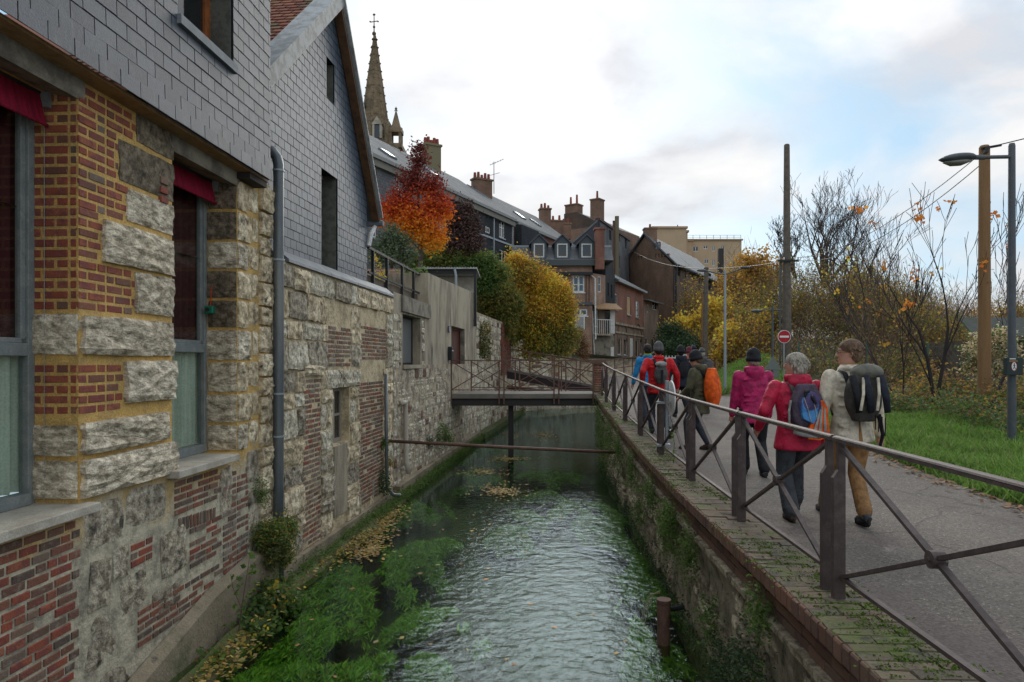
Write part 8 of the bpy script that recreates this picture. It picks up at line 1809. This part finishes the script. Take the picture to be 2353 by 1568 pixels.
    if hair:
        c = MB(); hl = hairlen
        if not hat: c.ball((0, -.016, .165), (.088, .112, .090), 18, 12)
        c.ball((0, -.045, .10 - hl * .3), (.086, .078, .085 + hl * .5), 16, 10)
        for sx_ in (-1, 1): c.ball((sx_ * .060, -.012, .15), (.028, .06, .05), 10, 6)
        if hair == 'grey' and not hat:
            for k in range(170):
                a = random.uniform(0, 6.283); e = random.uniform(-.9, 1.0); dd = Vector((math.cos(a) * math.cos(e), math.sin(a) * math.cos(e), math.sin(e)))
                if dd.y > .35 and dd.z < .5: continue
                q = Vector((0, -.02, .14)) + Vector((dd.x * .086, dd.y * .108, dd.z * .10)); w_ = random.uniform(-.02, .02); c.tube([q, q + dd * .018 + Vector((w_, -.004, -.022)), q + dd * .020 + Vector((w_ * 1.8, -.006, -.052))], [.0075, .006, .002], 5)
        elif not hat:
            for k in range(140):
                a = random.uniform(0, 6.283); e = random.uniform(-.5, 1.2); dd = Vector((math.cos(a) * math.cos(e), math.sin(a) * math.cos(e), math.sin(e)))
                if dd.y > .3 and dd.z < .6: continue
                q = Vector((0, -.02, .145)) + Vector((dd.x * .086, dd.y * .108, dd.z * .096)); w_ = random.uniform(-.012, .012); c.tube([q, q + dd * .010 + Vector((w_, -.012, -.022))], [.0075, .003], 5)
        c.v = [HT(v) for v in c.v]; rem(fin(c).build('hair', HAIR[hair], t, smooth=True), .005 if vox < .013 else .012, 0)
    return t, T, s, LY
def fin_(mb, T): mb.v = [T(v) for v in mb.v]; return mb
def straps(T, t, LY, m='black', w=.105):
    c = MB()
    for sx_ in (-1, 1): c.tube([(sx_ * w * .75, LY(1.4) - .165, 1.30), (sx_ * w, LY(1.44) - .115, 1.435), (sx_ * w * 1.05, LY(1.45) - .02, 1.462), (sx_ * w * 1.1, LY(1.38) + .13, 1.36), (sx_ * w * 1.25, LY(1.2) + .135, 1.15), (sx_ * w * 1.7, LY(1.1) - .02, 1.03)], [(.024, .010)] * 6, 8, up=(0, 1, 0))
    fin_(c, T).build('shoulder_strap', CL[m], t, smooth=True)
def pack_body(mb, y0, z0, z1, w, d, LY, top=.6):
    """rounded sack hanging at the back; y0 = surface of the back"""
    n = 9; rs = []
    for i in range(n):
        f = i / (n - 1); z = z0 + (z1 - z0) * f; k = math.sin(math.pi * min(max(f, .06), .94)) ** .35; kw = k * (1 - .12 * f); rs.append((0, LY(z) - y0 - d * .5, z, w * kw, d * .5 * k * (1.05 - .25 * f), 3.2))
    mb.rings(rs, 24)
# cream jacket man, front right
q = W(1957, 0, 6.75)
o, T, s, LY = person('man with grey brown hair and glasses in a cream jacket and tan trousers looking left', (q.x, 6.75, .012), 1.79, yaw=-.02, head_yaw=1.25, feet=((-.10, .36, .0), (.02, -.22, .035)), hands=((-.30, .05, .86), (.31, .08, .83)), jacket='cream', jl=.78, trousers='tan', hair='brown', hood=False, boots=BOOTD, glasses=True, vox=.0125, flare=1.05, vent=True, tw=.95)
pk = thing('backpack', 'grey and black backpack with pale straps on the cream jacket man', 'backpack', T((0, -.2, 1.2)), 'backpacks of the walkers'); straps(T, pk, LY)
b = MB(); pack_body(b, .135, .99, 1.47, .172, .20, LY); rem(fin_(b, T).build('sack', CL['packgrey'], pk, smooth=True), .012, 2)
b = MB(); b.ball((.05, LY(1.5) - .22, 1.445), (.150, .12, .085), 18, 10); rem(fin_(b, T).build('lid', mat('cloth_lid', (.15, .14, .11), .7, var=(.10, .095, .075), vscale=9, bump=.012, bscale=8, fine=0), pk, smooth=True), .012, 1)
for i_, (x0, x1, m_) in enumerate(((-.15, -.085, 'black'), (.115, .165, 'navy'), (-.03, .02, 'navy'))): b = MB(); b.tube([(x0, LY(1.4) - .345, 1.42), ((x0 + x1) / 2, LY(1.2) - .372, 1.25), (x1 * 1.02, LY(1.1) - .345, 1.08)], [(.034, .02), (.036, .018), (.030, .018)], 10, up=(0, 1, 0)); fin_(b, T).build('side_panel', CL[m_], pk, smooth=True)
for x0, x1 in ((-.05, -.09), (.085, .06)): fin_(MB().tube([(x0, LY(1.4) - .355, 1.40), ((x0 + x1) / 2, LY(1.25) - .392, 1.25), (x1, LY(1.1) - .375, 1.10)], [(.014, .008)] * 3, 8, up=(0, 1, 0)), T).build('webbing', CL['cream'], pk)
for k in range(4): fin_(MB().tube([(.06 + .03 * k, LY(1.05) - .34, 1.06 - .01 * k), (.075 + .03 * k, LY(.95) - .30, .92 - .02 * k)], [(.008, .004)] * 2, 6), T).build('loose_strap', CL['black'], pk)
fin_(MB().tube([(.16, LY(1) - .2, 1.05), (.21, -.17, .86), (.20, -.12, .70)], [.022, .018, .012], 8), T).build('dangling_strap', CL['black'], pk)
# red jacket woman with purple and blue pack
q = W(1833, 0, 6.85)
o, T, s, LY = person('grey haired woman in a bright red jacket and grey trousers', (q.x, 6.85, .012), 1.66, yaw=.03, head_yaw=.85, feet=((-.11, -.10, .0), (.10, .28, .05)), hands=((-.36, .16, .95), (.33, .18, .80)), jacket='red', jl=.74, trousers='slate', hair='grey', hood=True, boots=BOOT, vox=.0125, width=1.15, lean=.05, hairlen=.05, flare=1.1, tw=1.08)
pk = thing('backpack', 'purple and blue backpack with an orange and silver reflective cover on the red jacket woman', 'backpack', T((0, -.2, 1.2)), 'backpacks of the walkers'); straps(T, pk, LY, 'greyc')
b = MB(); pack_body(b, .135, .92, 1.44, .185, .20, LY); rem(fin_(b, T).build('sack', CL['purple'], pk, smooth=True), .012, 2)
b = MB(); b.ball((-.005, LY(1.25) - .315, 1.21), (.125, .055, .16), 16, 10); rem(fin_(b, T).build('front_pocket', CL['violet'], pk, smooth=True), .01, 1)
def pa3(u, z, k=0): return (u, LY(z) - .375 - k + abs(u) * .16 + abs(z - 1.08) * .1, z)
fin_(MB().prism([pa3(u, z, .008) for u, z in ((-.10, 1.09), (.0, 1.04), (.05, 1.12), (.075, 1.24), (.05, 1.33), (-.03, 1.355), (-.095, 1.30), (-.115, 1.19))], (0, .05, 0)), T).build('pocket_panel', CL['packblue'], pk, fix=True, bevel=.008)
for u0_, u1_ in ((-.085, -.02), (.0, .045)): fin_(MB().tube([pa3(u0_, 1.33, .010), pa3((u0_ + u1_) / 2, 1.20, .010), pa3(u1_ - .01, 1.07, .010)], [.004, .0045, .004], 6), T).build('zip', CL['silver'], pk)
fin_(MB().tube([pa3(-.075, 1.31, .012), pa3(-.06, 1.355, .01), pa3(-.02, 1.37, .0)], [.014, .02, .012], 8), T).build('pouch', CL['black'], pk)
fin_(MB().prism([pa3(-.055, .955), pa3(.178, .94), pa3(.165, 1.20), pa3(.125, 1.275), pa3(.085, 1.265)], (0, .03, 0)), T).build('reflective_cover', CL['orange'], pk, fix=True)
for (a0, a1) in (((-.0, .975), (.078, 1.19)), ((.055, .97), (.098, 1.22)), ((.115, .965), (.125, 1.2))): fin_(MB().prism([pa3(a0[0], a0[1], .002), pa3(a0[0] + .032, a0[1], .002), pa3(a1[0] + .014, a1[1], .002), pa3(a1[0], a1[1], .002)], (0, .004, 0)), T).build('reflective_band', CL['silver'], pk, fix=True)
b = MB(); b.tube([(-.15, LY(.95) - .25, .955), (-.05, LY(.95) - .345, .935), (.06, LY(.95) - .36, .925), (.16, LY(.95) - .27, .94)], [(.030, .014), (.036, .016), (.036, .016), (.03, .014)], 10, up=(0, 1, 0)); fin_(b, T).build('lower_cover', CL['silver'], pk, smooth=True)
b = MB(); b.tube([(-.16, LY(.95) - .26, .985), (-.05, LY(.95) - .362, .972), (.06, LY(.95) - .378, .963), (.165, LY(.95) - .29, .968)], [(.008, .008)] * 4, 8); b.tube([(-.05, LY(.95) - .352, .892), (.06, LY(.95) - .37, .884), (.16, LY(.95) - .29, .90)], [(.008, .008)] * 3, 8); fin_(b, T).build('cover_edge', CL['orange'], pk, smooth=True)
lg = MB()
for (a_, c_, e_, g_) in ((.040, .052, .921, .938), (.040, .046, .905, .921), (.040, .052, .901, .906)): lg.prism([(a_, LY(.95) - .3795, e_), (c_, LY(.95) - .3795, e_), (c_, LY(.95) - .3795, g_), (a_, LY(.95) - .3795, g_)], (0, .004, 0))
fin_(lg, T).build('letter_c', CL['black'], pk, fix=True)
for sx_ in (-1, 1): fin_(MB().tube([(sx_ * .17, LY(1.3) - .25, 1.27), (sx_ * .20, LY(1.1) - .26, 1.16), (sx_ * .19, LY(1) - .24, 1.0)], [(.012, .012)] * 3, 8), T).build('side_strap', CL['silver'], pk)
fin_(MB().tube([(-.02, LY(1.4) - .30, 1.36), (0, LY(1.3) - .365, 1.30), (.03, LY(1.2) - .375, 1.24)], [.014, .018, .012], 8), T).build('buckle', CL['black'], pk)
# magenta jacket woman
q = W(1732, 0, 9.45)
person('person in a magenta hooded jacket and black knitted hat', (q.x, 9.45, .02), 1.72, yaw=-.05, head_yaw=.25, feet=((-.10, .10, .0), (.10, -.16, .0)), hands=((-.27, .12, .84), (.26, .16, .82)), jacket='magenta', jl=.74, trousers='black', hat='beanie', hair='grey', boots=BOOTD, vox=.014, width=1.05, flare=1.05, tw=1.05)
# olive coat walker with orange pack cover (turned left)
q = W(1607, 0, 11.6)
o, T, s, LY = person('person in an olive parka and black knitted hat looking left', (q.x, 11.6, .08), 1.67, yaw=.85, head_yaw=.35, head_pitch=.25, feet=((-.08, .16, .0), (.09, -.14, .04)), hands=((-.22, .26, .95), (.26, .22, .92)), jacket='olive', jl=.66, trousers='jeans', hat='beanie', hair='brown', boots=BOOT, vox=.015, flare=1.1, tw=.85)
pk = thing('backpack', 'bright orange rain cover over a tall backpack on the olive parka walker', 'backpack', T((0, -.25, 1.15)), 'backpacks of the walkers'); straps(T, pk, LY)
b = MB(); pack_body(b, .13, .80, 1.47, .19, .26, LY); rem(fin_(b, T).build('rain_cover', CL['orange'], pk, smooth=True), .014, 2)
# scarlet jacket walker with grey pack
q = W(1514, 0, 13.6)
o, T, s, LY = person('person in a scarlet jacket and dark grey beanie further up the road', (q.x, 13.6, zroad(13.6) + .01), 1.80, yaw=.0, feet=((-.10, .14, .0), (.12, -.28, .05)), hands=((-.33, -.02, .95), (.36, .02, .90)), jacket='scarlet', jl=.78, trousers='jeans', hat='beanie', hatc='greyc', hair='dark', hood=False, boots=BOOTD, vox=.016, width=1.12)
pk = thing('backpack', 'small grey backpack with pale top on the scarlet jacket walker', 'backpack', T((0, -.2, 1.2)), 'backpacks of the walkers'); straps(T, pk, LY)
b = MB(); pack_body(b, .13, .98, 1.36, .135, .16, LY); rem(fin_(b, T).build('sack', CL['greyc'], pk, smooth=True), .014, 1); b = MB(); b.ball((0, LY(1.3) - .22, 1.35), (.115, .09, .06), 14, 8); fin_(b, T).build('lid', CL['silver'], pk, smooth=True); fin_(MB().box(-.02, .02, LY(1.1) - .31, LY(1.1) - .28, 1.0, 1.24), T).build('panel', CL['black'], pk)
# blue jacket
q = W(1489, 0, 15.6)
person('person in a bright blue jacket with lime collar left of the scarlet one', (q.x, 15.6, zroad(15.6) + .01), 1.76, yaw=.15, feet=((-.1, -.1, 0), (.1, .15, 0)), hands=((-.32, .1, .86), (.28, .1, .86)), jacket='blue', jl=.82, trousers='jeans', hair='dark', hood=False, collar='lime', boots=BOOTD, vox=.018)
# navy coat with black pack
q = W(1565, 0, 16.4)
o, T, s, LY = person('person in a dark navy coat and black hat walking left of the orange pack', (q.x, 16.4, zroad(16.4) + .01), 1.70, yaw=.1, feet=((-.1, .15, 0), (.1, -.25, .06)), hands=((-.33, .02, .85), (.28, .1, .88)), jacket='navy', jl=.76, trousers='black', hat='beanie', hair='dark', boots=BOOTD, vox=.018, width=1.05)
pk = thing('backpack', 'small black backpack on the navy coat walker', 'backpack', T((0, -.2, 1.2)), 'backpacks of the walkers'); straps(T, pk, LY); b = MB(); pack_body(b, .13, 1.0, 1.38, .13, .14, LY); rem(fin_(b, T).build('sack', CL['black'], pk, smooth=True), .014, 1)
q = W(1584, 0, 19.5)
person('farther walker in a maroon hat and salmon jacket', (q.x, 19.5, zroad(19.5)), 1.64, feet=((-.1, .1, 0), (.1, -.1, 0)), jacket='salmon', trousers='black', hat='beanie', hatc='maroon', hair=None, vox=.022, hood=False)
q = W(1594, 0, 20.2)
person('farther walker in a navy cap and dark jacket', (q.x, 20.2, zroad(20.2)), 1.68, feet=((-.1, .1, 0), (.1, -.1, 0)), jacket='navy', trousers='black', hat='cap', hatc='navy', hair='dark', vox=.022, hood=False)
q = W(1613, 0, 17.4)
person('walker in a grey cap and grey brown coat partly behind the olive parka', (q.x, 17.4, zroad(17.4)), 1.64, yaw=-.2, feet=((-.1, .1, 0), (.1, -.1, 0)), jacket='greyc', trousers='black', hat='cap', hatc='greyc', hair='grey', vox=.02)
